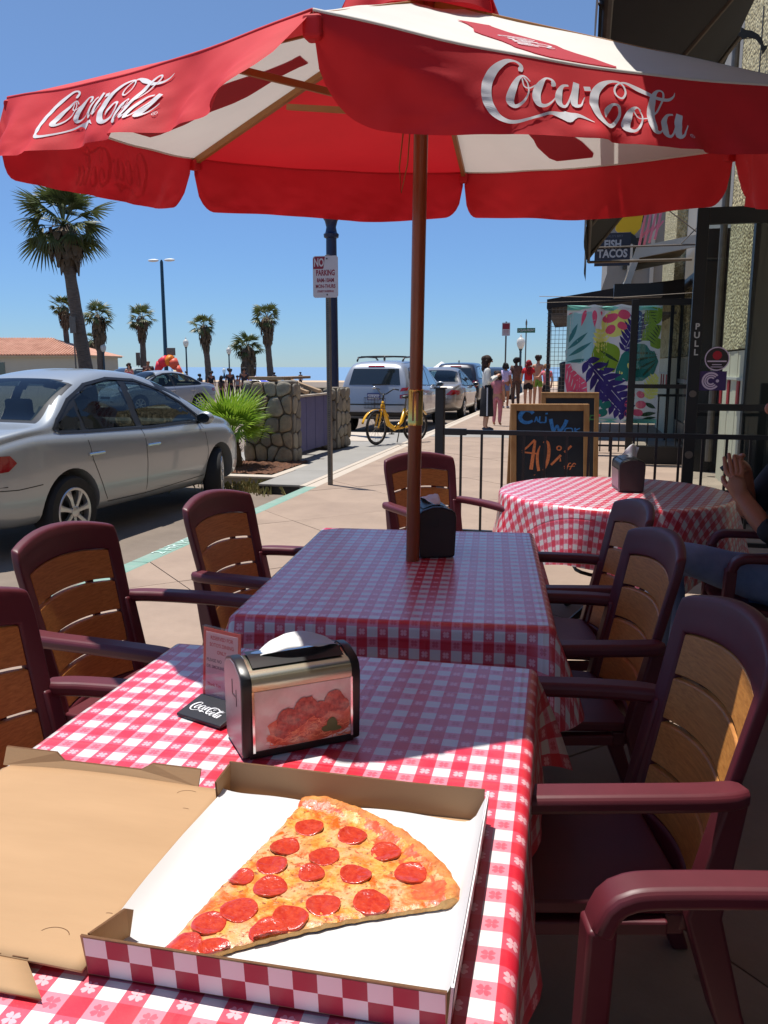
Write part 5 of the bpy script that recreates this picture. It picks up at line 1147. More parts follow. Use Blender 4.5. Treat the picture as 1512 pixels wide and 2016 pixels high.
def car(name, label, cat, loc, heading, kind, paint_m, hi=False, rails=False, plate=None, steer=0.):
    Q = SUVP if kind == 'suv' else SEDAN; key = (kind, hi)
    if key not in BODY: me = body_mesh(Q, hi); BODY[key] = (me, BVHTree.FromPolygons([v.co for v in me.vertices], [p.vertices for p in me.polygons]))
    me, bvh = BODY[key]; me = me.copy(); me.materials.clear(); me.materials.append(paint_m); me.materials.append(M['trimblack'])
    t = thing(name, label, cat, loc, heading - pi / 2); bo_ = link_mesh('body', me, t); res = .05 if hi else .09; GL = M['cglass']
    def pj(nm, poly, mode, off, m_, parent=t): return project(bvh, poly, mode, off, res).build(nm, m_, parent, smooth=True)
    suv = kind == 'suv'
    if suv:
        dlo = [(1.02, 1.06), (.62, 1.42), (.3, 1.545), (-.4, 1.58), (-1.3, 1.57), (-1.75, 1.52), (-1.98, 1.30), (-2.0, 1.14), (-1.2, 1.10), (0, 1.07)]
        panes = [[(.93, 1.085), (.58, 1.40), (.27, 1.525), (-.02, 1.55), (-.02, 1.09)], [(-.10, 1.09), (-.10, 1.555), (-.95, 1.55), (-.98, 1.12)], [(-1.08, 1.13), (-1.08, 1.545), (-1.72, 1.50), (-1.94, 1.29), (-1.95, 1.16)]]
    else:
        dlo = [(1.10, .955), (.80, 1.165), (.5, 1.315), (.15, 1.415), (-.3, 1.437), (-.7, 1.385), (-1.05, 1.26), (-1.33, 1.10), (-1.42, 1.03), (-1.36, 1.0), (-1.0, .985), (0, .955)]
        panes = [[(.96, .975), (.73, 1.155), (.45, 1.295), (.12, 1.385), (-.04, 1.40), (-.13, .98)], [(-.24, .985), (-.155, 1.405), (-.35, 1.41), (-.68, 1.36), (-.96, 1.26), (-1.0, 1.01), (-.9, 1.0)], [(-1.05, 1.015), (-1.02, 1.205), (-1.27, 1.095), (-1.36, 1.04), (-1.3, 1.02)]]
    RWP = [(-.60, -1.44), (.60, -1.44), (.53, -.86), (.3, -.80), (-.3, -.80), (-.53, -.86)]; WSP = [(-.66, 1.24), (.66, 1.24), (.55, .50), (.3, .42), (-.3, .42), (-.55, .50)]
    if hi and not suv:
        # real window openings: black the surround, open the panes, line the shell, furnish the cabin
        GL = M['cglass2']
        def inside(q, P):
            c_ = False; j = len(P) - 1
            for i in range(len(P)):
                if (P[i][1] > q[1]) != (P[j][1] > q[1]) and q[0] < (P[j][0] - P[i][0]) * (q[1] - P[i][1]) / (P[j][1] - P[i][1]) + P[i][0]: c_ = not c_
                j = i
            return c_
        bm = bmesh.new(); bm.from_mesh(me); bmesh.ops.subdivide_edges(bm, edges=[e for e in bm.edges if e.calc_length() > .05 and e.verts[0].co.z > .9 and abs(e.verts[0].co.y) < 1.5], cuts=1, use_grid_fill=True)
        kill = []
        for f in bm.faces:
            c_ = f.calc_center_median(); sx_ = abs(f.normal.x) > .35 and c_.z > .93
            if sx_ and inside((c_.y, c_.z), dlo): f.material_index = 1
            if sx_ and any(inside((c_.y, c_.z), p_) for p_ in panes): kill.append(f)
            elif c_.z > .98 and f.normal.z > .12:
                for P_ in (RWP, WSP):
                    m_ = sum((Vector(q) for q in P_), Vector((0, 0))) / len(P_); q_ = Vector((c_.x, c_.y))
                    if inside(m_ + (q_ - m_) / 1.10, P_): f.material_index = 1
                    if inside(m_ + (q_ - m_) / .97, P_): kill.append(f)
        bmesh.ops.delete(bm, geom=kill, context='FACES'); bm.normal_update()
        for f in bm.faces: f.smooth = True
        bm.to_mesh(me)
        for v in bm.verts: v.co -= v.normal * .018
        ln_ = bpy.data.meshes.new('lining'); bm.to_mesh(ln_); bm.free(); ln_.materials.append(M['cabin']); ln_.materials.append(M['cabin']); link_mesh('lining', ln_, t)
        for sx_ in (-.36, .36):
            MB().box(sx_ - .26, sx_ + .26, -.25, .28, .35, .55).loft([[Vector((sx_ + x, y0_ + dy, z)) for x, dy in ((-w_, -.06), (w_, -.06), (w_, .06), (-w_, .06))] for w_, y0_, z in ((.25, -.25, .5), (.26, -.33, .8), (.22, -.42, 1.06), (.13, -.44, 1.08), (.13, -.45, 1.24))]).build('seat', M['cabingrey'], t, bevel=.03)
        MB().box(-.66, .66, -1.1, -.62, .35, .58).loft([[Vector((x, y0_ + dy, z)) for x, dy in ((-w_, -.07), (w_, -.07), (w_, .07), (-w_, .07))] for w_, y0_, z in ((.66, -1.08, .5), (.64, -1.2, 1.03))]).build('rear_seat', M['cabingrey'], t, bevel=.03)
        MB().box(-.70, .70, .72, 1.15, .55, .97).build('dashboard', M['cabin'], t, bevel=.04); MB().tube([(-.36 + .18 * cos(a), .58 - .06 * sin(a), .93 + .17 * sin(a)) for a in [2 * pi * k / 24 for k in range(24)]], .014, 6, closed=True).build('steering_wheel', M['cabin'], t)
        MB().box(-.66, .66, -1.62, -1.16, .99, 1.02).build('parcel_shelf', M['cabin'], t)
    for sd in ('+x', '-x'):
        if not (hi and not suv): pj('window_trim', dlo, sd, .0025, M['trimblack'])
        for pn in panes: pj('side_window', pn, sd, .004, GL)
        if hi and not suv:
            for i in range(len(dlo)):
                a_, b_ = Vector(dlo[i]), Vector(dlo[(i + 1) % len(dlo)]); e_ = (b_ - a_).normalized() * .008; pj('window_trim', line_poly([a_ - e_, b_ + e_], .024), sd, .006 + .0005 * (i % 2), M['trimblack'])
        sg = 1 if sd == '+x' else -1
        z0, z1 = (.36, 1.03) if suv else (.32, .93)
        seams = [[(-.17, z1 + .02), (-.17, z1 - .3), (-.19, z0)], [(1.0, z1), (1.05, z1 - .3), (1.0, z0 + .04)], [(1.0, z0 + .04), (-.19, z0), (-.80, z0 + .01)], [(-.80, z0 + .01), (-.86, z0 + .10), (-1.02, z0 + .42), (-1.06, z1 + .03)]]
        if not suv: seams += [[(-2.15, .60), (-1.9, .585), (-1.66, .60)]]
        if hi or suv:
            for q in seams: pj('door_seam', line_poly(q, .008), sd, .0015, M['trimblack'])
        for hy in ((-.98, -.06) if not suv else (-.95, -.05)):
            hz = z1 - .14; hit = bvh.ray_cast(Vector((3 * sg, hy, hz)), Vector((-sg, 0, 0)))[0]
            if hit: MB().loft([[Vector((hit.x + sg * dx, hy + yy, hz + zz)) for dx, zz in ((.0, -.012), (.022, -.010), (.026, .004), (.016, .014), (0, .014))] for yy in (-.11, -.09, 0, .09, .11)]).build('door_handle', M['chrome'] if hi else paint_m, t, smooth=50)
        my = .93 if not suv else .86; mz = z1 + .065; mx_ = (.93 if not suv else .99) * sg
        mr = MB().ball((mx_, my, mz), (.10, .055, .072), 14, 10).build('side_mirror', paint_m, t, smooth=True); MB().sheet([(.078 * cos(a), .052 * sin(a)) for a in [2 * pi * k / 16 for k in range(16)]], frame((mx_, my - .058, mz), (1, 0, 0), (0, 0, 1))).build('mirror_glass', M['cglass'], mr)
        MB().bar((mx_ - sg * .02, my, mz - .04), (mx_ - sg * .14, my + .03, mz - .055), .03, .035).build('mirror_arm', M['trimblack'], mr)
    if suv:
        pj('rear_window', [(-.62, 1.13), (.62, 1.13), (.55, 1.50), (-.55, 1.50)], '-y', .006, M['cglass']); pj('brake_light', [(-.2, 1.545), (.2, 1.545), (.19, 1.575), (-.19, 1.575)], '-y', .012, M['taillight'])
        pj('windshield', [(-.62, .68), (.62, .68), (.70, 1.14), (-.70, 1.14)], '+z', .005, M['cglass'])
        for sg in (-1, 1):
            pj('tail_light', [(sg * .62, .98), (sg * .79, 1.0), (sg * .80, 1.08), (sg * .66, 1.06)], '-y', .01, M['taillight']); pj('tail_light', [(sg * .62, .82), (sg * .80, .83), (sg * .80, .93), (sg * .62, .90)], '-y', .01, M['taillight'])
        pj('bumper_strip', [(-.78, .66), (.78, .66), (.78, .69), (-.78, .69)], '-y', .012, M['trimblack']); pj('lower_bumper', [(-.72, .40), (.72, .40), (.74, .50), (-.74, .50)], '-y', .01, M['trimblack'])
        wy = bvh.ray_cast(Vector((0, -4, 1.14)), Vector((0, 1, 0)))[0].y
        MB().bar((-.05, wy - .02, 1.135), (.32, wy - .015, 1.15), .014, .02).build('rear_wiper', M['trimblack'], t); MB().ball((0, wy - .05, 1.07), (.06, .012, .03), 12, 8).build('badge', M['chrome'], t, smooth=True)
        if rails:
            for sg in (-1, 1): MB().tube([(sg * .56, -1.75, 1.68), (sg * .57, -1.62, 1.765), (sg * .57, -.9, 1.79), (sg * .57, .0, 1.785), (sg * .56, .2, 1.71)], .022, 8).build('roof_rail', M['trimblack'], t, smooth=True)
            for yy in (-1.4, -.35): MB().tube([(-.57, yy, 1.785), (0, yy, 1.80), (.57, yy, 1.785)], .018, 8).build('cross_bar', M['trimblack'], t, smooth=True)
        MB().ball((0, -1.3, 1.74), (.02, .09, .05), 10, 8).build('antenna_fin', M['trimblack'], t, smooth=True)
        py, pz = -2.30, .86
    else:
        pj('rear_window', RWP, '+z', .004, GL); pj('windshield', WSP, '+z', .004, GL)
        for sg in (-1, 1):
            pj('tail_light', [(sg * .44, .74), (sg * .60, .72), (sg * .735, .76), (sg * .735, .87), (sg * .60, .88)], '-y', .01, M['taillight']); pj('tail_light', [(-2.14, .73), (-1.98, .74), (-1.90, .80), (-1.95, .86), (-2.12, .865)], '+x' if sg > 0 else '-x', .008, M['taillight'])
            pj('headlight', [(sg * .36, .60), (sg * .62, .62), (sg * .68, .72), (sg * .40, .66)], '+y', .01, M['headlight'])
        pj('grille', [(-.3, .52), (.3, .52), (.32, .60), (-.32, .60)], '+y', .01, M['trimblack'])
        if hi: pj('bumper_seam', line_poly([(-.8, .62), (0, .60), (.8, .62)], .008), '-y', .002, M['trimblack'])
        py, pz = -2.25, .70
    if plate:
        hy = bvh.ray_cast(Vector((0, -4, pz)), Vector((0, 1, 0)))[0]; py = hy.y - .03
        pt = MB().box(-.155, .155, py - .004, py, pz - .08, pz + .08).build('number_plate', M['plateblue'], t); MB().box(-.14, .14, py - .006, py - .0042, pz - .062, pz + .05).build('plate_face', M['plate'], pt)
        text('plate_number', plate, .085, M['plateblue'], pt, frame((0, py - .0068, pz - .005), (1, 0, 0), (0, 0, 1)), .0004, bold=.002, sx=.8)
    for ay in Q['ax']:
        for sg in (-1, 1):
            ty, ri = wheel_meshes(Q['wr'], .20, 7 if not suv else 5); w = ty.build('wheel', M['rubber'], t, smooth=40, loc=(sg * (max(b for a, b in Q['hw']) - .112), ay, Q['wr'])); w.rotation_euler = (random.uniform(0, 1), 0, (0 if sg > 0 else pi) - (steer if ay > 0 else 0))
            ri.build('rim', [M['alloy'], M['trimblack']], w, smooth=35)
    return t
RDZ = -.129
car('parked_car', 'silver sedan parked at the green kerb beside the maroon chairs', 'car', (-5.02, 7.60, RDZ), radians(86.5), 'sedan', M['silver'], True, steer=radians(-24))
car('oncoming_car', 'blue silver sedan driving toward the viewer beyond the parked silver car', 'car', (-14.6, 26.9, RDZ), atan2(-.90, -.46), 'sedan', M['silver2'], True).scale = (.93, .93, .93)
car('parked_suv', 'silver sport utility vehicle with roof rails parked behind the yellow bicycle', 'car', (-4.72, 21.3, RDZ), radians(89), 'suv', M['silver2'], True, True, '6DUC420')
car('parked_car', 'champagne sedan parked ahead of the silver sport utility vehicle', 'car', (-4.35, 26.5, RDZ), radians(90), 'sedan', M['champ'], True, plate=None)
car('parked_suv', 'dark navy sport utility vehicle parked just ahead of the champagne sedan', 'car', (-4.5, 32.2, RDZ), radians(90), 'suv', M['navy'], False)
car('parked_car', 'dark sedan parked past the navy vehicle near the sidewalk crowd', 'car', (-4.0, 39, RDZ), radians(92), 'sedan', M['navy'], False)
car('distant_car', 'pale green white car half hidden behind the man in sunglasses', 'car', (-25.2, 43.4, RDZ), radians(255), 'sedan', M['palecar'], False)

# ------------------------------------------------------------- yellow bicycle
M['bikeyellow'] = mat('bicycle_yellow', S(236, 176, 8), .3, coat=.6)
BK = thing('bicycle', 'yellow step-through bicycle with front basket standing on the kerb slab', 'bicycle', (-3.36, 15.15, 0), atan2(-.77, -.58) - pi / 2); BK.scale = (.93, .93, .93)
def bwheel(y, rz):
    w = MB().tube([(0, .315 * cos(a), .315 * sin(a)) for a in [2 * pi * k / 40 for k in range(40)]], .024, 8, closed=True, up=(1, 0, 0)).build('wheel', M['rubber'], BK, smooth=True, loc=(0, y, .34)); w.rotation_euler = (0, 0, rz)
    sp_ = MB().tube([(0, .285 * cos(a), .285 * sin(a)) for a in [2 * pi * k / 32 for k in range(32)]], .012, 6, closed=True, up=(1, 0, 0))
    for k in range(18): a = 2 * pi * k / 18; sp_.bar((.02 * (-1) ** k, 0, 0), (0, .285 * cos(a), .285 * sin(a)), .003, .003)
    sp_.lathe([(.03, -.04), (.03, .04)], 10, axis='X'); sp_.build('spokes', M['galv'], w)
bwheel(-.5, 0); bwheel(.52, radians(14))
MB().tube([(0, .36, .86), (0, .34, .70), (0, .22, .40), (0, .06, .30), (0, -.12, .42), (0, -.22, .70)], [.03, .034, .05, .045, .036, .03], 10).tube([(0, .06, .30), (0, -.5, .34)], .022, 8).tube([(0, -.2, .64), (.05, -.34, .5), (.05, -.5, .34)], .016, 8).tube([(0, -.2, .64), (-.05, -.34, .5), (-.05, -.5, .34)], .016, 8).build('frame', M['bikeyellow'], BK, smooth=True)
MB().tube([(0, .36, .86), (0, .41, .72), (.05, .44, .62), (.05, .52, .34)], .018, 8).tube([(0, .41, .72), (-.05, .44, .62), (-.05, .52, .34)], .018, 8).build('fork', M['bikeyellow'], BK, smooth=True)
for y in (-.5, .52): MB().grid(lambda u, v: Vector(((v - .5) * .07, y + .365 * cos(pi * (.08 + .72 * u)), .34 + .365 * sin(pi * (.08 + .72 * u)))), 16, 3).build('mudguard', M['bikeyellow'], BK, smooth=True, solid=.004)
MB().tube([(-.30, .20, 1.08), (-.26, .30, 1.10), (-.08, .34, 1.0), (.08, .34, 1.0), (.26, .30, 1.10), (.30, .20, 1.08)], .013, 8).tube([(0, .34, 1.0), (0, .36, .86)], .018, 8).build('handlebar', M['black'], BK, smooth=True)
MB().tube([(0, -.22, .70), (0, -.25, .9)], .014, 8).build('seat_post', M['galv'], BK); MB().ball((0, -.27, .93), (.085, .14, .04), 14, 8).build('saddle', M['black'], BK, smooth=True)
bs = MB()
for z in (.72, .82, .92): bs.tube([(-.17, .44, z), (.17, .44, z), (.16, .70, z + .01), (-.16, .70, z + .01)], .006, 5, closed=True)
for k in range(8):
    x = -.17 + .34 * k / 7; bs.bar((x, .44, .72), (x, .44, .92), .005, .005).bar((x * .95, .70, .73), (x * .95, .70, .93), .005, .005).bar((x, .44, .72), (x * .95, .70, .73), .005, .005)
bs.build('basket', M['black'], BK)
MB().tube([(0, .06, .30), (.14, .02, .20)], .012, 6).box(.09, .18, -.02, .06, .18, .2).tube([(0, .06, .30), (-.14, .10, .40)], .012, 6).box(-.18, -.09, .06, .14, .38, .4).lathe([(.08, -.01), (.08, .01)], 18, c=(.05, .06, .30), axis='X').build('crank', M['black'], BK)
MB().tube([(.02, -.1, .3), (.17, -.16, .01)], .012, 6).build('kickstand', M['black'], BK)
# ------------------------------------------------------------- stone bin enclosure
M['mortar'] = mat('mortar', S(104, 94, 82), .95, bump=(40, .5, .01))
ST = [mat('stone_%s' % nm, S(*c), .9, nz=(7, S(*d)), bump=(26, .8, .015)) for nm, c, d in (('grey', (158, 150, 134), (124, 118, 106)), ('tan', (160, 144, 120), (120, 108, 92)), ('dark', (136, 130, 120), (104, 100, 94)))]
M['purple'] = mat('bin_purple', S(84, 84, 132), .6, nz=(5, .85)); M['beam'] = mat('weathered_beam', S(164, 138, 110), .85, nz=(6, .8), bump=(50, .4, .004), stretch=(1, 6, 6))
EN = thing('bin_enclosure', 'stone walled bin enclosure with purple panels and wooden top rails', 'enclosure', (-4.20, 11.76, 0), radians(-1))
def cobble_face(mx, w, h, nx, nz_, seed, th=.05):
    rg = random.Random(seed); P = []
    for j in range(nz_):
        for i in range(nx): P.append(Vector(((i + .5 + (j % 2) * .4 - .2 + rg.uniform(-.28, .28)) * w / nx, (j + .5 + rg.uniform(-.28, .28)) * h / nz_)))
    for q in P:
        cell = [Vector((0, 0)), Vector((w, 0)), Vector((w, h)), Vector((0, h))]
        for r_ in P:
            if r_ is q: continue
            m_ = (q + r_) / 2; d = r_ - q; new = []
            for i in range(len(cell)):
                a, b = cell[i - 1], cell[i]; da, db = (a - m_).dot(d), (b - m_).dot(d)
                if (da <= 0) != (db <= 0): new.append(a.lerp(b, da / (da - db)))
                if db <= 0: new.append(b)
            cell = new
            if len(cell) < 3: break
        if len(cell) < 3: continue
        c = sum(cell, Vector((0, 0))) / len(cell); cell = [c + (v - c) * max(.5, 1 - .012 / max(.03, (v - c).length)) for v in cell]
        for _ in range(2):
            cell = [x for i in range(len(cell)) for x in (cell[i - 1].lerp(cell[i], .2), cell[i - 1].lerp(cell[i], .8))]
        t_ = th * rg.uniform(.6, 1.2); rings = []
        for sc, z in ((1, -.02), (1, .55), (.97, .80), (.88, .95), (.5, 1.0), (.05, 1.02)):
            rings.append([mx @ Vector((c.x + (v.x - c.x) * sc, c.y + (v.y - c.y) * sc, max(-.01, t_ * (z + .10 * nz3(v.x * 9, v.y * 9, seed + z))))) for v in cell])
        MB().loft(rings).build('stone', ST[rg.randrange(3)], EN, smooth=True)
MB().box(-.78, 0, 0, .34, 0, 1.16).box(-.78, -.55, .34, 2.6, 0, 1.0).box(-.62, .02, 2.1, 2.85, 0, 1.06).build('wall_core', M['mortar'], EN)
cobble_face(frame((-.78, -.002, 0), (1, 0, 0), (0, 0, 1)), .78, 1.2, 4, 5, 5)
cobble_face(frame((.0, .0, 0), (0, 1, 0), (0, 0, 1)), .34, 1.18, 2, 5, 7, .03)
cobble_face(frame((.02, 2.1, 0), (0, 1, 0), (0, 0, 1)), .75, 1.06, 3, 5, 9, .04)
cobble_face(frame((-.6, 2.1, 0), (1, 0, 0), (0, 0, 1)), .62, 1.06, 3, 5, 12, .04)
cobble_face(Matrix.Translation((-.80, -.03, 1.155)), .82, .36, 4, 1, 11, .06)
for k in range(4): MB().box(-.10 + .006 * (k % 2), -.06, .36 + .434 * k, .36 + .434 * k + .42, .10, .95).build('panel', M['purple'], EN, bevel=.008)
MB().box(-.12, -.02, .345, 2.09, .955, .985).build('shelf_board', M['lightc'], EN)
MB().bar((-.70, .1, 1.25), (-.16, .1, 1.25), .14, .05).build('top_beam', M['beam'], EN, bevel=.006)
for y in (.75, 1.35): MB().bar((-.62, y, 1.23), (-.02, y, 1.02), .13, .05).build('top_beam', M['beam'], EN, bevel=.006)
MB().bar((-.58, .2, 1.24), (-.58, 2.3, 1.24), .14, .045).build('top_beam', M['beam'], EN, bevel=.006)

# ------------------------------------------------------------- fan palms
M['leafg'] = mat('palm_green', S(92, 100, 54), .45, nz=(3, S(66, 78, 40)), transl=.25); M['leafb'] = mat('palm_bright', S(156, 180, 62), .45, nz=(6, S(98, 140, 34)), transl=.35)
M['leafd'] = mat('palm_dead', S(110, 92, 70), .85, nz=(4, S(70, 58, 44))); M['trunk'] = mat('palm_trunk', S(118, 104, 92), .9, nz=(5, S(84, 74, 66)), bump=(9, 1., .04), stretch=(1, 1, 5))
def fan_leaf(nseg, droop, spread=150, pet=.55, wid=1., seed=0):
    """fan frond of unit blade length pointing along +x."""
    rg = random.Random(seed); mb = MB(); mb.bar((0, 0, 0), (pet, 0, .0), .035, .02)
    for k in range(nseg):
        a = radians(-spread / 2 + spread * k / (nseg - 1)); ln = (1 - .25 * abs(a) / 1.3) * rg.uniform(.85, 1.05); w = wid * radians(spread) / nseg * .62
        d = Vector((cos(a), sin(a), 0)); s = Vector((-sin(a), cos(a), 0)); b = Vector((pet, 0, 0)); L_ = []
        dz = .05 * (-1) ** k
        for t, ww in ((.0, .15), (.35, .8), (.62, .75), (.85, .35), (1.0, .02)):
            c = b + d * (ln * t) + Vector((0, 0, -droop * t * t * (.7 + .5 * abs(a)) + .10 * t * abs(a) * 0)); hw_ = ww * w * .5 * (.35 + .65 * min(1, t * 2.2) if t < .5 else 1)
            L_.append((c - s * hw_, c + Vector((0, 0, .35 * hw_)), c + s * hw_))
        vs = [v for r in L_ for v in r]; mb.add(vs, [f for i in range(4) for f in ((i * 3, i * 3 + 1, i * 3 + 4, i * 3 + 3), (i * 3 + 1, i * 3 + 2, i * 3 + 5, i * 3 + 4))])
    return mb
def leafmesh(m_, *a, **k):
    me = fan_leaf(*a, **k).mesh('frond'); me.materials.append(m_); return me
LM = [leafmesh(M['leafg'], 17, .30, 150, .9, seed=1), leafmesh(M['leafg'], 17, .6, 140, .8, seed=2), leafmesh(M['leafg'], 15, .2, 130, 1.0, seed=3)]
LD = [leafmesh(M['leafd'], 11, .75, 100, .4, seed=4), leafmesh(M['leafd'], 11, .5, 80, .5, seed=5)]
LS = [leafmesh(M['leafg'], 9, .3, 140, .95, 1.2, seed=6), leafmesh(M['leafg'], 9, .55, 130, .8, 1.2, seed=7), leafmesh(M['leafg'], 9, .15, 120, 1.05, 1.1, seed=8)]
def palm(label, base, top, r0, R, skirt, sr, nf, seed, meshes=LS, group='fan palms along the beach front', tilt=.0):
    rg = random.Random(seed); base, top = Vector(base), Vector(top); t = thing('palm_tree', label, 'palm tree', base, 0, group); h = top - base
    rings = []; n = 12
    for k in range(15):
        q = k / 14; c = h * q + Vector((.06 * sin(q * 5 + seed), 0, 0)) * R * .3; rr = r0 * (1.25 - .35 * q + .25 * exp(-q * 14)) * (1 + .06 * (k % 2))
        rings.append([c + Vector((rr * cos(2 * pi * i / n), rr * sin(2 * pi * i / n), 0)) for i in range(n)])
    MB().loft(rings).build('trunk', M['trunk'], t, smooth=True)
    if skirt:
        sk = MB(); N = int(150 if R > 1.5 else 110)
        for k in range(N):
            q = rg.uniform(0, 1); a = rg.uniform(0, 6.283); z = h.z - skirt * q; rr = sr * (.55 + .45 * sin(pi * min(1, .25 + .8 * q))) * rg.uniform(.75, 1.1); ln = skirt * rg.uniform(.22, .42); c = h * (z / h.z); w = sr * rg.uniform(.12, .26)
            u = Vector((cos(a), sin(a), 0)); s = Vector((-sin(a), cos(a), 0)); p0 = c + u * rr * .45 + Vector((0, 0, ln * .5)); p1 = c + u * rr; p2 = c + u * rr * rg.uniform(.85, 1.15) + Vector((0, 0, -ln * .7))
            sk.add([p0 - s * w * .3, p0 + s * w * .3, p1 - s * w, p1 + s * w, p2 - s * w * .5, p2 + s * w * .1], [(0, 1, 3, 2), (2, 3, 5, 4)])
        sk.loft([[h * ((h.z - skirt * q) / h.z) + Vector((sr * f * cos(2 * pi * i / 10), sr * f * sin(2 * pi * i / 10), 0)) for i in range(10)] for q, f in ((-.02, .4), (.3, .62), (.7, .66), (1.0, .35))])
        o = sk.build('dead_skirt', M['leafd'], t); o['kind'] = 'stuff'
    for k in range(nf):
        q = (k + .5) / nf; el = radians(78 - 128 * q ** 1.05) + rg.uniform(-.15, .15); az = k * 2.39996 + rg.uniform(-.3, .3); s = R * .52 * rg.uniform(.8, 1.2)
        me = meshes[rg.randrange(len(meshes))]
        if q > .86 and rg.random() < .6: me = LD[0]
        o = link_mesh('frond', me, t, h + Vector((0, 0, .06 * R)), (0, 0, 0), (s, s, s))
        o.rotation_euler = (Matrix.Rotation(az, 3, 'Z') @ Matrix.Rotation(-el, 3, 'Y') @ Matrix.Rotation(rg.uniform(-.7, .7), 3, 'X')).to_euler()
    return t
palm('big fan palm with a shaggy crown rising behind the parked silver car', (-18.30, 28.5, -.13), (-18.92, 28.4, 6.45), .21, 1.95, 1.35, .62, 46, 1, LM)
palm('tall fan palm nearest the tile roofed building, left of the big palm', (-44.5, 66.5, -.13), (-44.8, 66.4, 6.5), .22, 1.35, 1.75, .5, 30, 2)
palm('fan palm directly behind the big palm trunk with a full shaggy neck', (-39.1, 62.7, -.13), (-39.1, 62.7, 5.4), .24, 1.55, 2.2, .62, 30, 3)
palm('half hidden thin fan palm behind the big palm trunk', (-48.0, 75.9, -.13), (-48.3, 75.9, 3.9), .24, 1.2, 1.6, .6, 18, 4)
palm('fan palm behind the man in sunglasses, left of the twin lamp', (-39.7, 70.7, -.13), (-39.7, 70.7, 5.7), .24, 1.45, 1.9, .55, 28, 5)
palm('fan palm with bare trunk to the right of the acorn lamp and moving car', (-36.9, 78.6, -.13), (-37.2, 78.5, 5.3), .26, 1.5, 2.1, .62, 28, 6)
palm('squat fan palm with a broad crown and fat skirt above the young palm', (-24.05, 58.0, -.13), (-24.1, 58.0, 2.7), .42, 1.35, 2.3, .62, 34, 7)
palm('tall slender fan palm right of the squat palm over the stone enclosure', (-30.8, 80.0, -.13), (-31.1, 80.0, 6.1), .27, 1.75, 2.3, .68, 28, 8)
YP = thing('young_palm', 'bright green young fan palm in the mulch bed by the stone wall', 'palm tree', (-4.86, 11.05, .02))
yt = MB().loft([[Vector((r * cos(2 * pi * i / 12) + .02 * sin(z * 9), r * sin(2 * pi * i / 12), z)) for i in range(12)] for r, z in ((.10, -.03), (.115, .08), (.10, .2), (.085, .33), (.06, .45), (.03, .52))]).build('trunk', M['leafd'], YP)
bt = MB(); rg = random.Random(5)
for k in range(36):
    a = rg.uniform(0, 6.28); z = rg.uniform(.05, .42); u = Vector((cos(a), sin(a), 0)); s = Vector((-sin(a), cos(a), 0)); p = u * .08 + Vector((0, 0, z)); q = u * rg.uniform(.12, .17) + Vector((0, 0, z + rg.uniform(.02, .12)))
    bt.add([p - s * .03, p + s * .03, q + s * .012, q - s * .012], [(0, 1, 2, 3)])
o = bt.build('leaf_bases', M['leafd'], YP); o['kind'] = 'stuff'
YL = [leafmesh(M['leafb'], 26, .10, 165, .38, .95, 31), leafmesh(M['leafb'], 26, .22, 175, .42, .95, 32)]
for k, (az, el, s, tw) in enumerate([(190, 62, .60, .2), (150, 40, .56, -.4), (210, 25, .54, .5), (260, 70, .56, 1.2), (300, 52, .60, -.2), (340, 30, .52, .3), (10, 55, .58, -.3), (60, 66, .58, .4), (100, 40, .55, .1), (240, 8, .50, -.3), (320, 2, .48, .4), (180, -12, .44, .1), (20, 8, .46, -.5), (280, 34, .58, .0), (225, 48, .60, .6)]):
    o = link_mesh('frond', YL[k % 2], YP, (0, 0, .46), scale=(s, s, s)); o.rotation_euler = (Matrix.Rotation(radians(az), 3, 'Z') @ Matrix.Rotation(-radians(el), 3, 'Y') @ Matrix.Rotation(tw, 3, 'X')).to_euler()
for k in range(5):
    o = link_mesh('dry_frond', LD[1], YP, (0, 0, .36), scale=(.34, .34, .34)); o.rotation_euler = (0, radians(38 + 9 * k), k * 1.3 + 2)

# ------------------------------------------------------------- lamps
def acorn(label, x, y, zg, m_=None):
    t = thing('street_lamp', label, 'street lamp', (x, y, -.13), 0, 'white globe street lamps'); h = zg + .13
    MB().lathe([(.17, 0), (.17, .3), (.10, .5), (.075, .8), (.062, h - .5), (.08, h - .48), (.06, h - .44), (.10, h - .30), (.12, h - .28)], 12).build('post', M['teal'], t, smooth=30)
    MB().lathe([(.11, h - .28), (.20, h - .12), (.24, h + .10), (.20, h + .26), (.10, h + .34)], 14).build('globe', M['globe'], t, smooth=True); MB().lathe([(.11, h + .34), (.05, h + .40), (.05, h + .46), (.01, h + .56)], 8).build('finial', M['globe'], t)
for lb, x, y, z in (('globe lamp between the palms beside the tile roof', -38.75, 62.6, 2.9), ('globe lamp above the roof of the moving sedan', -33.05, 66.1, 3.35), ('globe lamp left of the squat palm', -32.8, 74.4, 2.85), ('low distant globe lamp behind the walking pair', -45.8, 102.2, .85), ('globe lamp behind the green street name sign', -3.55, 48.5, 2.7)): acorn(lb, x, y, z)
DL = thing('twin_lamp', 'tall dark pole with two flat lamp heads above the moving car', 'street lamp', (-29.0, 54.8, -.13))
MB().lathe([(.22, 0), (.2, .5), (.15, .6), (.11, 8.75), (.05, 8.9)], 12).build('post', M['teal'], DL, smooth=30)
for s in (-1, 1): MB().ball((s * .62, 0, 8.87), (.42, .2, .10), 14, 8).build('lamp_head', M['white'], DL, smooth=True)
BP = thing('lamp_post', 'thick dark blue lamp post behind the no parking sign', 'street lamp', (-5.17, 17.05, .0))
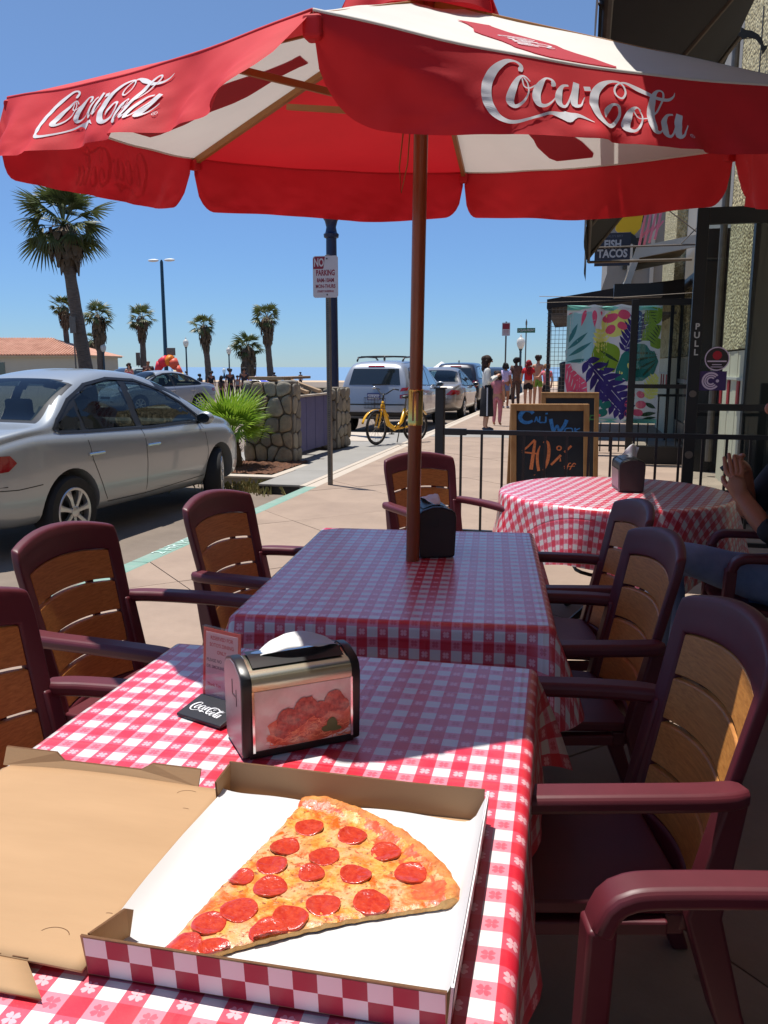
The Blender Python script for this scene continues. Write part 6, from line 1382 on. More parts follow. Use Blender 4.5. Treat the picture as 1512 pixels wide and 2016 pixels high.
MB().lathe([(.20, 0), (.20, .6), (.13, .7), (.108, 4.02), (.15, 4.04), (.16, 4.1), (.12, 4.14), (.10, 4.24), (.13, 4.36), (.17, 4.42), (.17, 4.48), (.12, 4.52), (.10, 4.9), (.18, 5.2)], 20).build('post', M['poleblue'], BP, smooth=30)
MB().lathe([(.18, 5.2), (.26, 5.5), (.22, 5.85), (.08, 6.0)], 14).build('globe', M['globe'], BP, smooth=True)

# ------------------------------------------------------------- signs
NP = thing('parking_sign', 'white no parking sign with red lettering on a perforated post', 'sign', (-2.955, 9.6, 0))
def rrect(w, h, r, n=5): return [(sx * (w / 2 - r) + r * cos(a), sy * (h / 2 - r) + r * sin(a)) for sx, sy, a0 in ((1, 1, 0), (-1, 1, 90), (-1, -1, 180), (1, -1, 270)) for a in [radians(a0 + 90 * k / n) for k in range(n + 1)]]
MB().prism(rrect(.305, .472, .03), .004, frame((-.02, -.036, 2.452), (1, 0, 0), (0, 0, 1))).build('sign_plate', M['signwhite'], NP)
spx = lambda x, z, o=.0: frame((-.02 + x, -.0405 - o, 2.452 + z), (1, 0, 0), (0, 0, 1))
MB().prism([(-.148, .09), (-.03, .09), (-.022, .10), (-.005, .226), (-.125, .228), (-.148, .205)], .0006, spx(0, 0)).build('red_block', M['signred'], NP)
text('lettering', 'NO', .125, M['signwhite'], NP, spx(-.078, .158, .0012), .0004, bold=.004, sx=.62); text('lettering', 'PARKING', .088, M['signred'], NP, spx(0, .043), .0006, bold=.003, sx=.62)
text('lettering', '8AM-10AM', .062, M['signred'], NP, spx(0, -.04), .0006, bold=.002, sx=.72); text('lettering', 'MON-THURS', .056, M['signred'], NP, spx(0, -.108), .0006, bold=.0015, sx=.74); text('lettering', 'STREET SWEEPING', .03, M['signred'], NP, spx(0, -.165), .0006, bold=.001, sx=.8)
pm = MB().box(-.026, .026, -.026, .026, -.0, 2.70).build('post', M['galv'], NP, bevel=.004)
hm = MB()
for k in range(95):
    z = .08 + .0254 * k
    if z < 2.2: hm.prism(disc(.0065, 8), .0006, frame((0, -.0264, z), (1, 0, 0), (0, 0, 1)))
o = hm.build('post_holes', M['black'], NP); o['kind'] = 'stuff'
for z in (2.25, 2.655): MB().cyl((0, 0, 0), .009, 0, .006, 8).build('bolt', M['black'], NP).matrix_local = frame((0, -.0405, z), (1, 0, 0), (0, 0, 1))
S2 = thing('parking_sign', 'distant reddish parking sign on a thin post near the crowd', 'sign', (-3.1, 34.2, 0))
MB().prism(rrect(.32, .52, .03), .005, frame((0, -.03, 2.9), (1, 0, 0), (0, 0, 1))).build('sign_plate', M['signwhite'], S2); MB().box(-.03, .03, -.025, .025, 0, 3.2).build('post', M['galv'], S2)
MB().prism([(-.14, -.0), (.14, -.0), (.14, .22), (-.14, .22)], .001, frame((0, -.036, 2.9), (1, 0, 0), (0, 0, 1))).build('red_block', M['signred'], S2)
for k in range(4): MB().box(-.11, .11, -.0362, -.0352, 2.85 - .05 * k, 2.865 - .05 * k).build('text_line', M['signred'], S2)
SS = thing('street_sign', 'green street name sign on a tall thin pole', 'sign', (-2.73, 40.5, 0)); M['stgreen'] = mat('street_green', S(32, 104, 70), .5)
MB().box(-.42, .42, -.015, .015, 3.0, 3.22).build('sign_plate', M['stgreen'], SS); MB().tube([(0, .03, 0), (0, .03, 3.35)], .03, 8).build('post', M['galv'], SS); MB().lathe([(.04, 3.35), (.045, 3.5), (.001, 3.65)], 8, c=(0, .03, 0)).build('finial', M['galv'], SS)
text('lettering', 'OCEAN FRONT', .15, M['signwhite'], SS, frame((0, -.017, 3.11), (1, 0, 0), (0, 0, 1)), .001, bold=.002, sx=.75)
for nm, lb, x, y, z, w, h in (('traffic_sign', 'grey back of a square traffic sign behind the twin lamp pole', -27.95, 53.6, 2.45, .66, .52), ('traffic_sign', 'grey upright traffic sign on the palm behind the man in sunglasses', -39.2, 68.9, 2.1, .42, 1.15), ('trunk_sign', 'narrow grey sign fixed on the big palm trunk', -18.55, 28.0, 2.95, .24, .6)):
    t = thing(nm, lb, 'sign', (x, y, -.13)); MB().box(-w / 2, w / 2, -.02, .02, z - h / 2 + .13, z + h / 2 + .13).build('sign_plate', M['galv'], t, bevel=.01)
    MB().tube([(0, .04, 0), (0, .04, z)], .03, 6).build('post', M['galv'], t)
WS = thing('sandwich_board', 'white cardboard notice with a black arrow by the kerbside crowd', 'sign', (-14.9, 29.2, -.13))
MB().box(-.38, .38, -.02, .02, .45, .98).build('board', M['white'], WS); MB().bar((-.12, -.024, .86), (.05, -.024, .86), .006, .03).add([(-.12, -.024, .92), (-.2, -.024, .86), (-.12, -.024, .80)], [(0, 1, 2)]).build('arrow', M['black'], WS)
for x in (-.3, .3): MB().box(x - .02, x + .02, -.015, .015, 0, .45).build('leg', M['beam'], WS)

# ------------------------------------------------------------- tile roofed building, tent, arch, beach umbrella
TB = thing('tile_roof_building', 'low cream building with a terracotta tile roof behind the parked silver car', 'building', (-40.4, 62.3, -.13), atan2(1.6, 6.6))
M['rooft'] = mat('roof_tile', S(204, 156, 132), .85, nz=(1.2, S(172, 120, 98)), bump=(12, .5, .03)); M['cream'] = mat('cream_stucco', S(206, 196, 172), .9, nz=(.8, .94))
MB().box(-26, 0, 0, 9, 0, 2.35).build('wall', M['cream'], TB); MB().box(-26.3, .3, -.4, 9.4, 2.35, 2.5).build('eave', M['cream'], TB)
MB().add([(-26.5, -.5, 2.5), (.5, -.5, 2.5), (.5, 9.5, 2.5), (-26.5, 9.5, 2.5), (-22, 4.5, 4.0), (-4.2, 4.5, 4.0)], [(0, 1, 5, 4), (1, 2, 5), (2, 3, 4, 5), (3, 0, 4)]).build('roof', M['rooft'], TB)
tr_ = MB()
for k in range(110):
    x = -26.4 + .245 * k; q = 1 if x < -4.2 else max(.04, (.5 - x) / 4.7); q = min(q, (x + 26.5) / 4.5 if x < -22 else 1); tr_.tube([(x, -.56, 2.51), (x, -.5 + 5 * q, 2.51 + 1.5 * q)], .085, 6)
o = tr_.build('roof_tiles', M['rooft'], TB); o['kind'] = 'stuff'
for k in range(3): MB().box(-22 + 7 * k, -20.6 + 7 * k, -.03, .02, .9, 1.9).build('window', M['cglass'], TB)
TN = thing('beach_tent', 'white peaked beach tent beyond the parked cars', 'tent', (-14.8, 88.9, -.13)); MB().lathe([(1.5, 1.05), (1.35, 1.15), (.6, 1.7), (.04, 2.1)], 4).build('canopy', M['white'], TN)
for a in range(4): MB().tube([(1.4 * cos(a * pi / 2), 1.4 * sin(a * pi / 2), 0), (1.4 * cos(a * pi / 2), 1.4 * sin(a * pi / 2), 1.1)], .03, 6).build('pole', M['galv'], TN)
AR = thing('inflatable_arch', 'red and orange inflatable arch on the beach front behind the twin lamp', 'inflatable', (-28.1, 53.4, -.13))
AC = [mat('arch_red', S(226, 42, 70), .5, transl=.2), mat('arch_orange', S(244, 140, 30), .5, transl=.2), mat('arch_coral', S(232, 96, 70), .5, transl=.2), mat('arch_white', S(232, 222, 212), .5, transl=.2), mat('arch_yellow', S(236, 206, 120), .5, transl=.2)]
ap = [(-.98, .0), (-.96, .7), (-.86, 1.25), (-.55, 1.78), (-.05, 2.02), (.30, 1.92), (.62, 1.5), (.95, 1.05), (1.3, .7), (1.55, .2)]
for k, (c, r0, r1) in enumerate([(3, .12, .12), (3, .12, .20), (0, .20, .32), (0, .32, .36), (1, .36, .40), (2, .40, .26), (2, .26, .18), (4, .18, .12), (3, .12, .10)]):
    a, b = ap[k], ap[k + 1]; MB().tube([(a[0], 0, a[1]), (a[0] * .5 + b[0] * .5, 0, a[1] * .5 + b[1] * .5), (b[0], 0, b[1])], [r0, (r0 + r1) / 2 * 1.05, r1], 12).build('arch_segment', AC[c], AR, smooth=True)
UB_ = thing('beach_umbrella', 'blue and white beach umbrella showing over the stone wall', 'beach umbrella', (-15.2, 37.5, -.13)); M['bumb'] = mat('blue_umbrella', S(96, 112, 214), .7, transl=.2)
for k in range(8): MB().add([(0, 0, 1.12), (.72 * cos(k * pi / 4), .72 * sin(k * pi / 4), .82), (.72 * cos((k + 1) * pi / 4), .72 * sin((k + 1) * pi / 4), .82)], [(0, 1, 2)]).build('canopy_panel', M['bumb'] if k % 2 else M['white'], UB_, solid=.01)
MB().tube([(0, 0, 0), (0, 0, 1.16)], .02, 6).build('pole', M['white'], UB_)

# ------------------------------------------------------------- black sidewalk fence and chalkboards
FN = thing('sidewalk_fence', 'black metal fence with upright bars between the tables and the shop door', 'fence', (-1.09, 6.5, 0), radians(-1))
MB().box(-.035, .035, -.035, .035, 0, 1.25).build('post', M['black'], FN, bevel=.004); MB().box(-.045, .045, -.045, .045, 1.25, 1.262).build('post_cap', M['black'], FN)
MB().bar((.035, 0, .915), (2.95, 0, .915), .04, .035).build('top_rail', M['black'], FN); MB().bar((.035, 0, .12), (2.95, 0, .12), .035, .03).build('bottom_rail', M['black'], FN); MB().box(.03, .21, -.026, .026, .89, .94).build('bracket', M['black'], FN)
for k in range(17): MB().box(.17 + .163 * k - .009, .17 + .163 * k + .009, -.009, .009, .13, .90).build('baluster', M['black'], FN)
MB().box(2.92, 2.99, -.035, .035, 0, 1.25).build('post', M['black'], FN)
M['chalkb'] = mat('chalkboard', S(26, 30, 36), .75, nz=(5, S(40, 44, 50))); M['boardwood'] = mat('board_pine', S(176, 134, 84), .6, nz=(5, S(150, 104, 58)), stretch=(3, 3, 1)); M['chblue'] = mat('chalk_blue', S(74, 150, 214), .9, nz=(60, S(48, 104, 166))); M['chorange'] = mat('chalk_orange', S(246, 146, 90), .9, nz=(60, S(196, 110, 66))); M['chgrey'] = mat('chalk_grey', S(160, 164, 170), .9, nz=(60, .6)); M['chgreen'] = mat('chalk_green', S(84, 146, 84), .9, nz=(40, .6))
def aframe(label, loc, rz, w, h):
    t = thing('chalkboard', label, 'sign', loc, rz, 'pine framed chalkboards'); lean = radians(10)
    R1 = Matrix.Rotation(-lean, 4, 'X'); R2 = Matrix.Translation((0, .40, 0)) @ Matrix.Rotation(lean, 4, 'X')
    for R_, sg in ((R1, -1), (R2, 1)):
        for x0_, x1_, z0_, z1_ in ((-w / 2, -w / 2 + .05, 0, h), (w / 2 - .05, w / 2, 0, h), (-w / 2 + .05, w / 2 - .05, h - .06, h), (-w / 2 + .05, w / 2 - .05, .10, .16)):
            MB().box(x0_, x1_, -.015, .02, z0_, z1_, 0, R_).build('frame_rail', M['boardwood'], t, bevel=.003)
        MB().box(-w / 2 + .04, w / 2 - .04, -.004, .006, .14, h - .05, 0, R_).build('board', M['chalkb'], t)
    return t, lambda x, y, o: R1 @ Vector((x, -.0045 - o, y))
B1, b1 = aframe('pine chalkboard with blue CALI WOK and orange 40% off chalk behind the fence', (-.245, 7.45, 0), radians(12), .70, 1.105)
def chalk(name, strs, fn, m_, pa): strokes(MB(), strs, fn, .01, .0004, .00008).build(name, m_, pa)
# traced in photo units of the board (px), origin at the board's top left
bu = lambda f, W_, H_, pw, ph, px0, py0: (lambda x, y, o: f(-W_ / 2 + (x - px0) / pw * W_, H_ - (y - py0) / ph * H_, o))
g1 = bu(b1, .70, 1.105, 1240, 2130, 75, 170); K = 1240 / .70
cs = lambda st: [[(x, y, w) for x, y, w in s] for s in st]
def chalkpx(name, st, m_): strokes(MB(), st, lambda x, y, o: g1(x, y, o), 16, .0005, .00008).build(name, m_, B1)
chalkpx('chalk_word', [[(430, 330, 60), (380, 285, 62), (300, 275, 66), (235, 340, 70), (225, 420, 66), (280, 480, 60), (360, 485, 50), (420, 455, 40)], [(450, 480, 20), (480, 385, 20)], [(480, 385, 20), (510, 480, 20)], [(460, 445, 14), (500, 445, 14)], [(535, 380, 24), (530, 480, 26), (580, 482, 22)], [(630, 385, 26), (625, 480, 26), (585, 485, 16)], [(622, 335, 26), (660, 330, 26)],
    [(705, 425, 60), (730, 560, 56), (750, 660, 44)], [(750, 660, 40), (810, 540, 34), (840, 660, 40)], [(840, 660, 44), (920, 540, 56), (960, 440, 60)], [(940, 590, 26), (930, 672, 26), (1040, 672, 22), (1040, 590, 22), (945, 590, 20)], [(1090, 580, 26), (1095, 680, 26)], [(1170, 585, 20), (1100, 630, 20), (1215, 685, 24)]], M['chblue'])
chalkpx('chalk_number', [[(455, 785, 34), (360, 890, 32), (260, 985, 32)], [(255, 1000, 28), (370, 1012, 28), (480, 1024, 24)], [(462, 800, 36), (430, 1050, 52), (398, 1300, 58)], [(540, 890, 14), (500, 1030, 42), (500, 1180, 46), (520, 1325, 44)], [(595, 840, 26), (610, 815, 26), (660, 830, 40), (680, 950, 50), (660, 1150, 52), (595, 1315, 34)],
    [(840 + 34 * cos(a), 930 + 34 * sin(a), 22) for a in [2 * pi * k / 16 for k in range(17)]], [(1035, 890, 36), (925, 1000, 36)], [(870, 1050, 40), (715, 1220, 36)], [(860, 1100, 10), (862, 1160, 28)]], M['chorange'])
chalkpx('chalk_word', [[(920, 1240, 14), (935, 1255, 14), (928, 1290, 14)], [(1030, 1190, 16), (1000, 1190, 16), (960, 1300, 18)], [(1105, 1210, 18), (1080, 1190, 16), (1050, 1220, 16), (1010, 1305, 18)], [(950, 1250, 12), (1090, 1240, 12)], [(270, 1440, 12), (285, 1405, 12)], [(440, 1400, 10), (465, 1390, 10)]], M['chorange'])
B2, b2 = aframe('second pine chalkboard with faint green chalk behind the 40% off board', (-.11, 9.15, 0), radians(8), .62, 1.16)
text('chalk_word', '15 OFF', .15, M['chgreen'], B2, Matrix.Rotation(radians(-10), 4, 'X') @ frame((.02, -.006, .86), (1, 0, 0), (0, 0, 1)), .0004, shear=.3)
# ------------------------------------------------------------- people
def skin(name, nodes, edges, m_, parent, sub=1, root=0):
    me = bpy.data.meshes.new(name); me.from_pydata([n[0] for n in nodes], edges, []); o = bpy.data.objects.new(name, me); COL.objects.link(o)
    o.modifiers.new('skin', 'SKIN')
    for v, n in zip(me.skin_vertices[0].data, nodes):
        r = n[1]; v.radius = (r, r) if not isinstance(r, tuple) else r
    me.skin_vertices[0].data[root].use_root = True
    s = o.modifiers.new('sub', 'SUBSURF'); s.levels = s.render_levels = sub
    me2 = bake(o); me2.name = name; me2.materials.clear(); me2.materials.append(m_); me2.polygons.foreach_set('use_smooth', [True] * len(me2.polygons))
    r = bpy.data.objects.new(name, me2); COL.objects.link(r)
    if parent: r.parent = parent
    return r
CM = {}
def cloth(r, g, b, nz_=None):
    k = (r, g, b, nz_)
    if k not in CM: CM[k] = mat('cloth_%d_%d_%d' % k[:3], S(r, g, b), .85, nz=(14, nz_ or .82), bump=(40, .4, .004))
    return CM[k]
J0 = dict(pelvis=(0, 0, .94), waist=(0, 0, 1.08), chest=(0, .01, 1.28), neckb=(0, 0, 1.43), neck=(0, .012, 1.49), jaw=(0, .03, 1.545), head=(0, .02, 1.61), crown=(0, .005, 1.67))
for s, k in ((-1, 'l'), (1, 'r')):
    J0.update({k + 'sh': (s * .165, 0, 1.39), k + 'el': (s * .215, -.03, 1.12), k + 'wr': (s * .215, .05, .89), k + 'ha': (s * .212, .085, .79), k + 'hip': (s * .085, 0, .88), k + 'kn': (s * .095, .03, .49), k + 'an': (s * .095, -.02, .09), k + 'toe': (s * .105, .12, .035)})
RAD = dict(pelvis=(.15, .105), waist=(.125, .09), chest=(.15, .10), neckb=(.07, .06), neck=.052, jaw=.062, head=.088, crown=.066, sh=.062, el=.044, wr=.031, ha=.036, hip=.092, kn=.062, an=.042, toe=.036)
def rad(j, add=0., mul=1.):
    r = RAD.get(j, RAD.get(j[1:])); return tuple(x * mul + add for x in r) if isinstance(r, tuple) else r * mul + add
def sub_skin(name, J, js, es, m_, par, add=0., mul=1., over=None, sub=1):
    ix = {j: i for i, j in enumerate(js)}
    return skin(name, [(J[j], (over or {}).get(j, rad(j, add, mul))) for j in js], [(ix[a], ix[b]) for a, b in es], m_, par, sub)
SPINE = ['pelvis', 'waist', 'chest', 'neckb', 'neck', 'jaw', 'head', 'crown']
def chain(js): return list(zip(js, js[1:]))
BJ = SPINE + [k + j for k in 'lr' for j in ('sh', 'el', 'wr', 'ha', 'hip', 'kn', 'an', 'toe')]
BE = chain(SPINE) + [e for k in 'lr' for e in [('chest', k + 'sh'), (k + 'sh', k + 'el'), (k + 'el', k + 'wr'), (k + 'wr', k + 'ha'), ('pelvis', k + 'hip'), (k + 'hip', k + 'kn'), (k + 'kn', k + 'an'), (k + 'an', k + 'toe')]]
def person(label, loc, rz, h=1.68, pose=None, top=None, sleeve='short', legs=None, leglen='long', skirt=None, hair=None, hairlen=0., skinm='skin', shoes=None, hat=None, glasses=False, group=None, shirtless=False, slim=1.):
    t = thing('person', label, 'person', loc, rz, group); k = h / 1.70; t.scale = (k * slim, k * slim, k); J = dict(J0); J.update(pose or {})
    sub_skin('body', J, BJ, BE, M[skinm], t)
    hd = Vector(J['head'])
    MB().ball(hd + Vector((0, .098, -.018)), (.016, .022, .022), 8, 6).build('nose', M[skinm], t, smooth=True)
    if top:
        js = ['pelvis', 'waist', 'chest', 'neckb'] + [q + j for q in 'lr' for j in (('sh', 'el') if sleeve != 'none' else ('sh',))] + ([q + 'wr' for q in 'lr'] if sleeve == 'long' else [])
        JJ = dict(J); es = chain(['pelvis', 'waist', 'chest', 'neckb']) + [('chest', q + 'sh') for q in 'lr']
        if sleeve == 'short':
            for q in 'lr': JJ[q + 'el'] = tuple(Vector(J[q + 'sh']).lerp(Vector(J[q + 'el']), .55))
        if sleeve != 'none': es += [(q + 'sh', q + 'el') for q in 'lr']
        if sleeve == 'long': es += [(q + 'el', q + 'wr') for q in 'lr']
        sub_skin('top', JJ, js, es, top, t, .014, 1.02, dict(neckb=(.07, .062)))
    if legs:
        JJ = dict(J)
        if leglen == 'short':
            for q in 'lr': JJ[q + 'kn'] = tuple(Vector(J[q + 'hip']).lerp(Vector(J[q + 'kn']), .62))
        js = ['waist', 'pelvis'] + [q + j for q in 'lr' for j in (('hip', 'kn') if leglen == 'short' else ('hip', 'kn', 'an'))]
        es = [('waist', 'pelvis')] + [('pelvis', q + 'hip') for q in 'lr'] + [(q + 'hip', q + 'kn') for q in 'lr'] + ([] if leglen == 'short' else [(q + 'kn', q + 'an') for q in 'lr'])
        JJ['waist'] = tuple(Vector(J['pelvis']) + Vector((0, 0, .07))); sub_skin('trousers' if leglen != 'short' else 'shorts', JJ, js, es, legs, t, .015, 1.0, dict(waist=(.135, .10), **({q + 'kn': .095 for q in 'lr'} if leglen == 'short' else {})))
    if skirt:
        m_, z0, w = skirt
        MB().loft([[Vector((rx * cos(a), ry * sin(a) + .01, z)) + Vector((.01 * cos(5 * a), .01 * sin(6 * a), 0)) * q for a in [2 * pi * i / 22 for i in range(22)]] for q, z, rx, ry in ((0, 1.06, .135, .10), (.3, .95, .17, .13), (.6, (z0 + .95) / 2, .17 + w * .5, .135 + w * .5), (1, z0, .18 + w, .14 + w))]).build('skirt', m_, t, smooth=True)
    if hair:
        hb = MB(); rg = random.Random(len(label)); hb.ball(hd + Vector((0, -.022, .022)), (.105, .115, .108), 14, 10)
        n_ = 26 if hairlen else 12
        for i in range(n_):
            a = rg.uniform(.15, 2.99) + pi; q = rg.uniform(0, 1); r_ = rg.uniform(.03, .055)
            hb.ball(hd + Vector((.095 * cos(a), .085 * sin(a) - .02, .07 - (hairlen + .04) * q)), (r_, r_, r_ * 1.35), 8, 6)
        hb.build('hair', hair, t, smooth=True)
    if hat: MB().lathe([(.001, .15), (.09, .14), (.11, .05), (.2, .035), (.2, .025), (.1, .03)], 16, c=hd).build('hat', hat, t, smooth=True)
    if glasses: MB().box(-.085, .085, .078, .10, .0, .042).build('sunglasses', M['trimblack'], t, bevel=.01).location = hd
    if shoes:
        for q in 'lr':
            a = Vector(J[q + 'an']); b = Vector(J[q + 'toe']); MB().ball(((a + b) / 2 + Vector((0, .0, -.02))).to_tuple()[:2] + (.045,), (.055, .125, .045), 12, 8).build('shoe', shoes, t, smooth=True)
    return t
RZC = lambda dx, dy: atan2(dy, dx) - pi / 2     # facing (dx, dy)
HB, HD, HR = cloth(52, 34, 26), cloth(26, 22, 24), cloth(140, 26, 34)
phone_pose = dict(lel=(-.20, .02, 1.12), lwr=(-.10, .24, 1.26), lha=(-.05, .31, 1.30), rel=(.20, .02, 1.12), rwr=(.10, .24, 1.26), rha=(.05, .31, 1.30))
W1 = person('woman in a white jacket and black skirt holding up a phone on the sidewalk', (-2.10, 18.7, 0), RZC(.95, .25), 1.64, phone_pose, cloth(222, 222, 216, .9), 'long', None, 'long', (cloth(28, 28, 36), .34, .02), HB, .22, 'skin', cloth(70, 70, 80), None, True)
MB().grid(lambda u, v: Vector((.176 + .03 * v + .004, -.02 + .03 * u, 1.0 - .64 * v)), 2, 6).build('stripe', cloth(220, 220, 226), W1)
ph = MB().box(-.04, .04, -.006, .006, -.075, .075).build('phone', M['trimblack'], bevel=.008, loc=(-1.79, 18.78, 1.285)); ph.rotation_euler = (radians(10), radians(80), RZC(.95, .25)); tag(ph, 'dark phone held up by the woman in the white jacket', 'phone')
person('person in a pink outfit walking just past the woman in the white jacket', (-2.02, 20.4, 0), RZC(.2, 1), 1.30, None, cloth(206, 130, 140), 'short', cloth(206, 130, 140), 'long', None, HB, .15)
GP = 'people standing on the far sidewalk'
person('woman in a lavender top and blue denim shorts in the sidewalk crowd', (-2.62, 29.2, 0), RZC(.3, 1), 1.52, None, cloth(206, 186, 222), 'short', cloth(112, 124, 168), 'short', None, HD, .10, 'skin_tan', cloth(214, 214, 220), group=GP)
person('person with dark hair and a brown patterned outfit in the sidewalk crowd', (-2.36, 30.4, 0), RZC(-.4, 1), 1.72, None, cloth(120, 90, 80, .5), 'short', cloth(96, 74, 66, .5), 'long', None, HD, .06, 'skin_dark', cloth(210, 210, 214), group=GP)
person('woman with long red hair and a red top in the sidewalk crowd', (-1.86, 29.4, 0), RZC(-.2, 1), 1.62, dict(lel=(-.25, .1, 1.1), lwr=(-.22, .26, 1.02), lha=(-.2, .33, 1.0)), cloth(196, 30, 44), 'short', cloth(30, 26, 30), 'short', None, HR, .42, 'skin', group=GP)
person('shirtless man in yellow green shorts in the sidewalk crowd', (-1.60, 30.5, 0), RZC(.2, 1), 1.80, None, None, 'none', cloth(120, 160, 60), 'short', None, HB, 0, 'skin', group=GP)
person('person in a pink shirt and black trousers nearest the patio screen', (-1.24, 29.5, 0), RZC(-.3, -1), 1.50, dict(rel=(.3, .1, 1.2), rwr=(.38, .25, 1.2), rha=(.4, .32, 1.2)), cloth(216, 112, 128), 'short', cloth(32, 30, 34), 'long', None, cloth(150, 110, 70), .05, 'skin', group=GP)
GB = 'people along the beach front'; zb = -.13
person('woman with long dark hair in a bright pink top above the silver car roof', (-23.2, 39.8, zb), RZC(.5, -1), 1.72, phone_pose, cloth(244, 84, 136), 'none', cloth(60, 50, 60), 'long', None, HB, .30, 'skin', group=GB)
person('bald man in sunglasses and a dark shirt above the moving sedan', (-21.2, 38.2, zb), RZC(.5, -1), 1.86, phone_pose, cloth(70, 40, 44, .5), 'short', cloth(40, 40, 46), 'long', None, None, 0, 'skin_tan', None, None, True, GB, slim=1.15)
person('person in a pale straw hat behind the moving sedan', (-22.7, 43.9, zb), RZC(0, -1), 1.32, None, cloth(190, 160, 130), 'short', cloth(90, 80, 70), 'short', None, None, 0, 'skin', None, cloth(216, 196, 160), group=GB)
person('person with a bare back beside the globe lamp behind the sedan', (-25.3, 50.5, zb), RZC(.2, 1), 1.24, None, None, 'none', cloth(80, 60, 60), 'short', None, HB, 0, 'skin', group=GB)
for lb, x, y, h, c, hl in (('small dark haired figure in a teal shirt behind the sedan boot', -17.8, 36.9, 1.2, (40, 70, 80), .04), ('figure in a black shirt standing behind the sedan boot', -17.3, 37.1, 1.33, (34, 36, 44), 0), ('woman with long dark hair beside the white notice', -14.2, 31.4, 1.18, (66, 52, 50), .42),
    ('figure in a black cap walking left of the pair by the squat palm', -14.75, 33.5, 1.45, (40, 38, 46), 0), ('figure in a dark jacket walking right of the pair by the squat palm', -14.15, 33.6, 1.5, (58, 48, 54), 0), ('small figure in grey between the dark figures near the white notice', -17.0, 39.5, 1.1, (140, 140, 146), 0)):
    person(lb, (x, y, zb), RZC(.3, 1) if hl else RZC(.6, -1), h, None, cloth(*c), 'short', cloth(38, 36, 42), 'long', None, HD, hl, 'skin_tan', group=GB)
for lb, x, y in (('tiny distant figure seen just over the stone enclosure', -20.9, 55.0), ('second tiny distant figure beside the slender palm base', -20.2, 58.5)):
    person(lb, (x, y, zb), 0, 1.15, None, cloth(70, 70, 80), 'short', cloth(50, 50, 60), 'long', None, HD, 0, 'skin_tan', group=GB)

# the diner at the round table: seated, forearms raised, both hands closing on a small dark phone
sp_ = dict(pelvis=(0, -.06, .53), waist=(0, -.08, .68), chest=(0, -.05, .90), neckb=(0, -.04, 1.08), neck=(0, -.02, 1.14), jaw=(0, .01, 1.20), head=(0, .0, 1.27), crown=(0, -.02, 1.34),
    lsh=(-.18, -.04, 1.03), lel=(-.23, .10, .74), lwr=(-.10, .215, .905), rsh=(.18, -.04, 1.03), rel=(.22, .12, .76), rwr=(.05, .175, .985),
    lhip=(-.10, -.02, .50), lkn=(-.13, .50, .655), lan=(-.12, .52, .16), ltoe=(-.12, .66, .07), rhip=(.10, -.02, .50), rkn=(.13, .44, .56), ran=(.13, .42, .10), rtoe=(.13, .56, .05))
P = thing('person', 'seated person in a dark top and jeans holding a phone at the round table', 'person', (.86, 3.74, 0), radians(90))
nodes = []; edges = []; idx = {}
def nd(k, p, r, link=None):
    idx[k] = len(nodes); nodes.append((p, r))
    if link is not None: edges.append((idx[link], idx[k]))
prev = None
for j in SPINE: nd(j, sp_[j], rad(j), prev); prev = j
for k in 'lr':
    nd(k + 'sh', sp_[k + 'sh'], .062, 'chest'); nd(k + 'el', sp_[k + 'el'], .047, k + 'sh'); a, b = Vector(sp_[k + 'el']), Vector(sp_[k + 'wr'])
    nd(k + 'fa', a.lerp(b, .35), .046, k + 'el'); nd(k + 'wr', b, (.034, .026), k + 'fa')
    nd(k + 'hip', sp_[k + 'hip'], .095, 'pelvis'); nd(k + 'kn', sp_[k + 'kn'], .066, k + 'hip'); nd(k + 'an', sp_[k + 'an'], .045, k + 'kn'); nd(k + 'toe', sp_[k + 'toe'], .038, k + 'an')
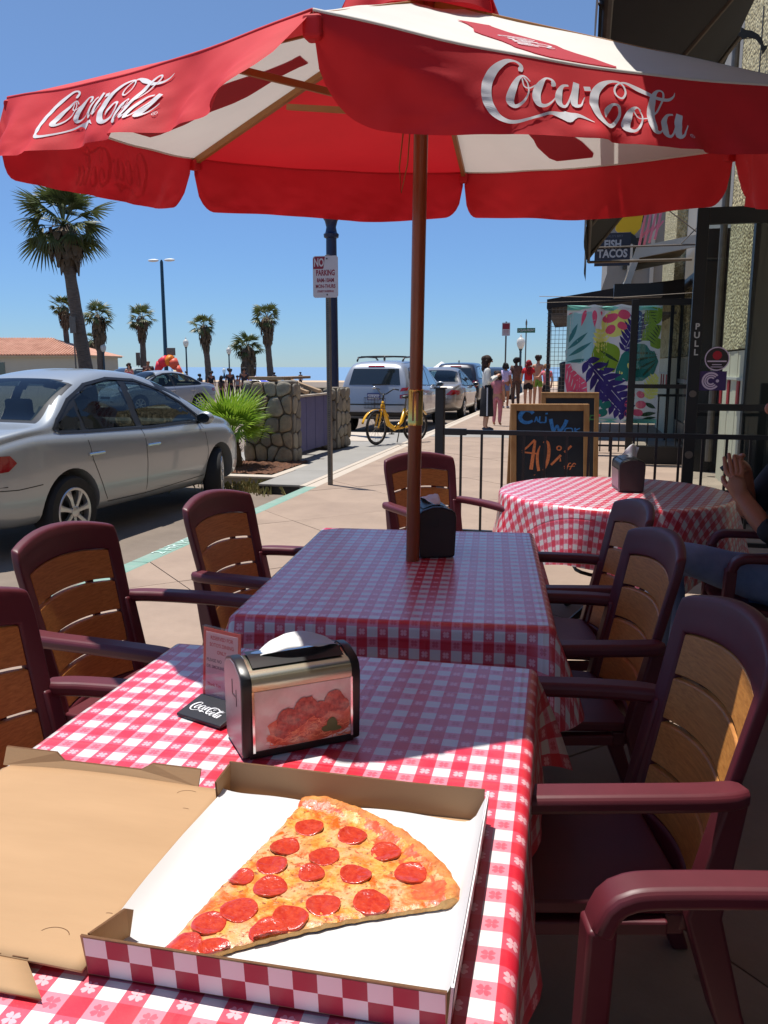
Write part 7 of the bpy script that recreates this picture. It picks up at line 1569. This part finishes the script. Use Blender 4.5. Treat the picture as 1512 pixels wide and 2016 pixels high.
# left hand upright, palm inwards; right hand folded over its fingertips
def hand(k, wr, up, side, fwd, curl, L_=(.072, .080, .074, .058)):
    up, side, fwd = (Vector(q).normalized() for q in (up, side, fwd)); w = Vector(wr)
    nd(k + 'p1', w + up * .045, (.040, .020), k + 'wr'); 
    for f, (o, ln) in enumerate(zip((.030, .010, -.010, -.028), L_)):
        b = w + up * (.092 - .004 * abs(f - 1)) + side * o
        nd(f'{k}k{f}', b, .0125, k + 'p1'); d = (up * cos(curl * .4) + fwd * sin(curl * .4)); p = b + d * ln * .45; nd(f'{k}a{f}', p, .0100, f'{k}k{f}')
        d = (up * cos(curl) + fwd * sin(curl)); p2 = p + d * ln * .32; nd(f'{k}b{f}', p2, .0090, f'{k}a{f}'); d = (up * cos(curl * 1.5) + fwd * sin(curl * 1.5)); nd(f'{k}c{f}', p2 + d * ln * .26, .0078, f'{k}b{f}')
    b = w + up * .030 + side * .036 + fwd * .006; nd(k + 't0', b, .0145, k + 'p1'); b2 = b + (up * .7 + side * .45 + fwd * .5).normalized() * .036; nd(k + 't1', b2, .0115, k + 't0'); nd(k + 't2', b2 + (up * .8 + fwd * .6).normalized() * .028, .0095, k + 't1')
hand('l', sp_['lwr'], (.12, .25, 1), (.25, .95, -.2), (1, -.25, 0), .35)
hand('r', sp_['rwr'], (-.75, .45, .35), (.2, .35, .9), (-.1, -.9, -.4), 1.0)
skin('body', nodes, edges, M['skin_tan'], P, 2)
MB().ball(Vector(sp_['head']) + Vector((0, -.02, .02)), (.108, .118, .115), 16, 12).build('hair', HD, P, smooth=True); MB().ball(Vector(sp_['head']) + Vector((0, .10, -.02)), (.017, .024, .026), 8, 6).build('nose', M['skin_tan'], P, smooth=True)
js = ['pelvis', 'waist', 'chest', 'neckb'] + [q + j for q in 'lr' for j in ('sh', 'el', 'cu')]
JS = dict(sp_)
for q in 'lr': JS[q + 'cu'] = tuple(Vector(sp_[q + 'el']).lerp(Vector(sp_[q + 'wr']), .38))
dk = cloth(34, 36, 40)
RAD['cu'] = .05
sub_skin('shirt', JS, js, chain(['pelvis', 'waist', 'chest', 'neckb']) + [e for q in 'lr' for e in (('chest', q + 'sh'), (q + 'sh', q + 'el'), (q + 'el', q + 'cu'))], dk, P, .018, 1.02, dict(lcu=.060, rcu=.060, lel=.064, rel=.064), 2)
jean = mat('denim', S(96, 116, 152), .85, nz=(10, S(126, 144, 178)), bump=(16, .6, .012))
sub_skin('jeans', JS, ['pelvis'] + [q + j for q in 'lr' for j in ('hip', 'kn', 'an')], [e for q in 'lr' for e in (('pelvis', q + 'hip'), (q + 'hip', q + 'kn'), (q + 'kn', q + 'an'))], jean, P, .014, 1.0, None, 2)
for q in 'lr': MB().ball((sp_[q + 'toe'][0], (sp_[q + 'toe'][1] + sp_[q + 'an'][1]) / 2 + .02, .05), (.05, .14, .05), 12, 8).build('shoe', HD, P, smooth=True)
hp = MB().box(-.005, .005, -.022, .022, -.045, .045).build('phone', M['rubber'], bevel=.003, loc=(.615, 3.71, 1.02)); hp.rotation_euler = (.2, .9, .2); tag(hp, 'small dark phone between the raised hands of the seated person', 'phone')
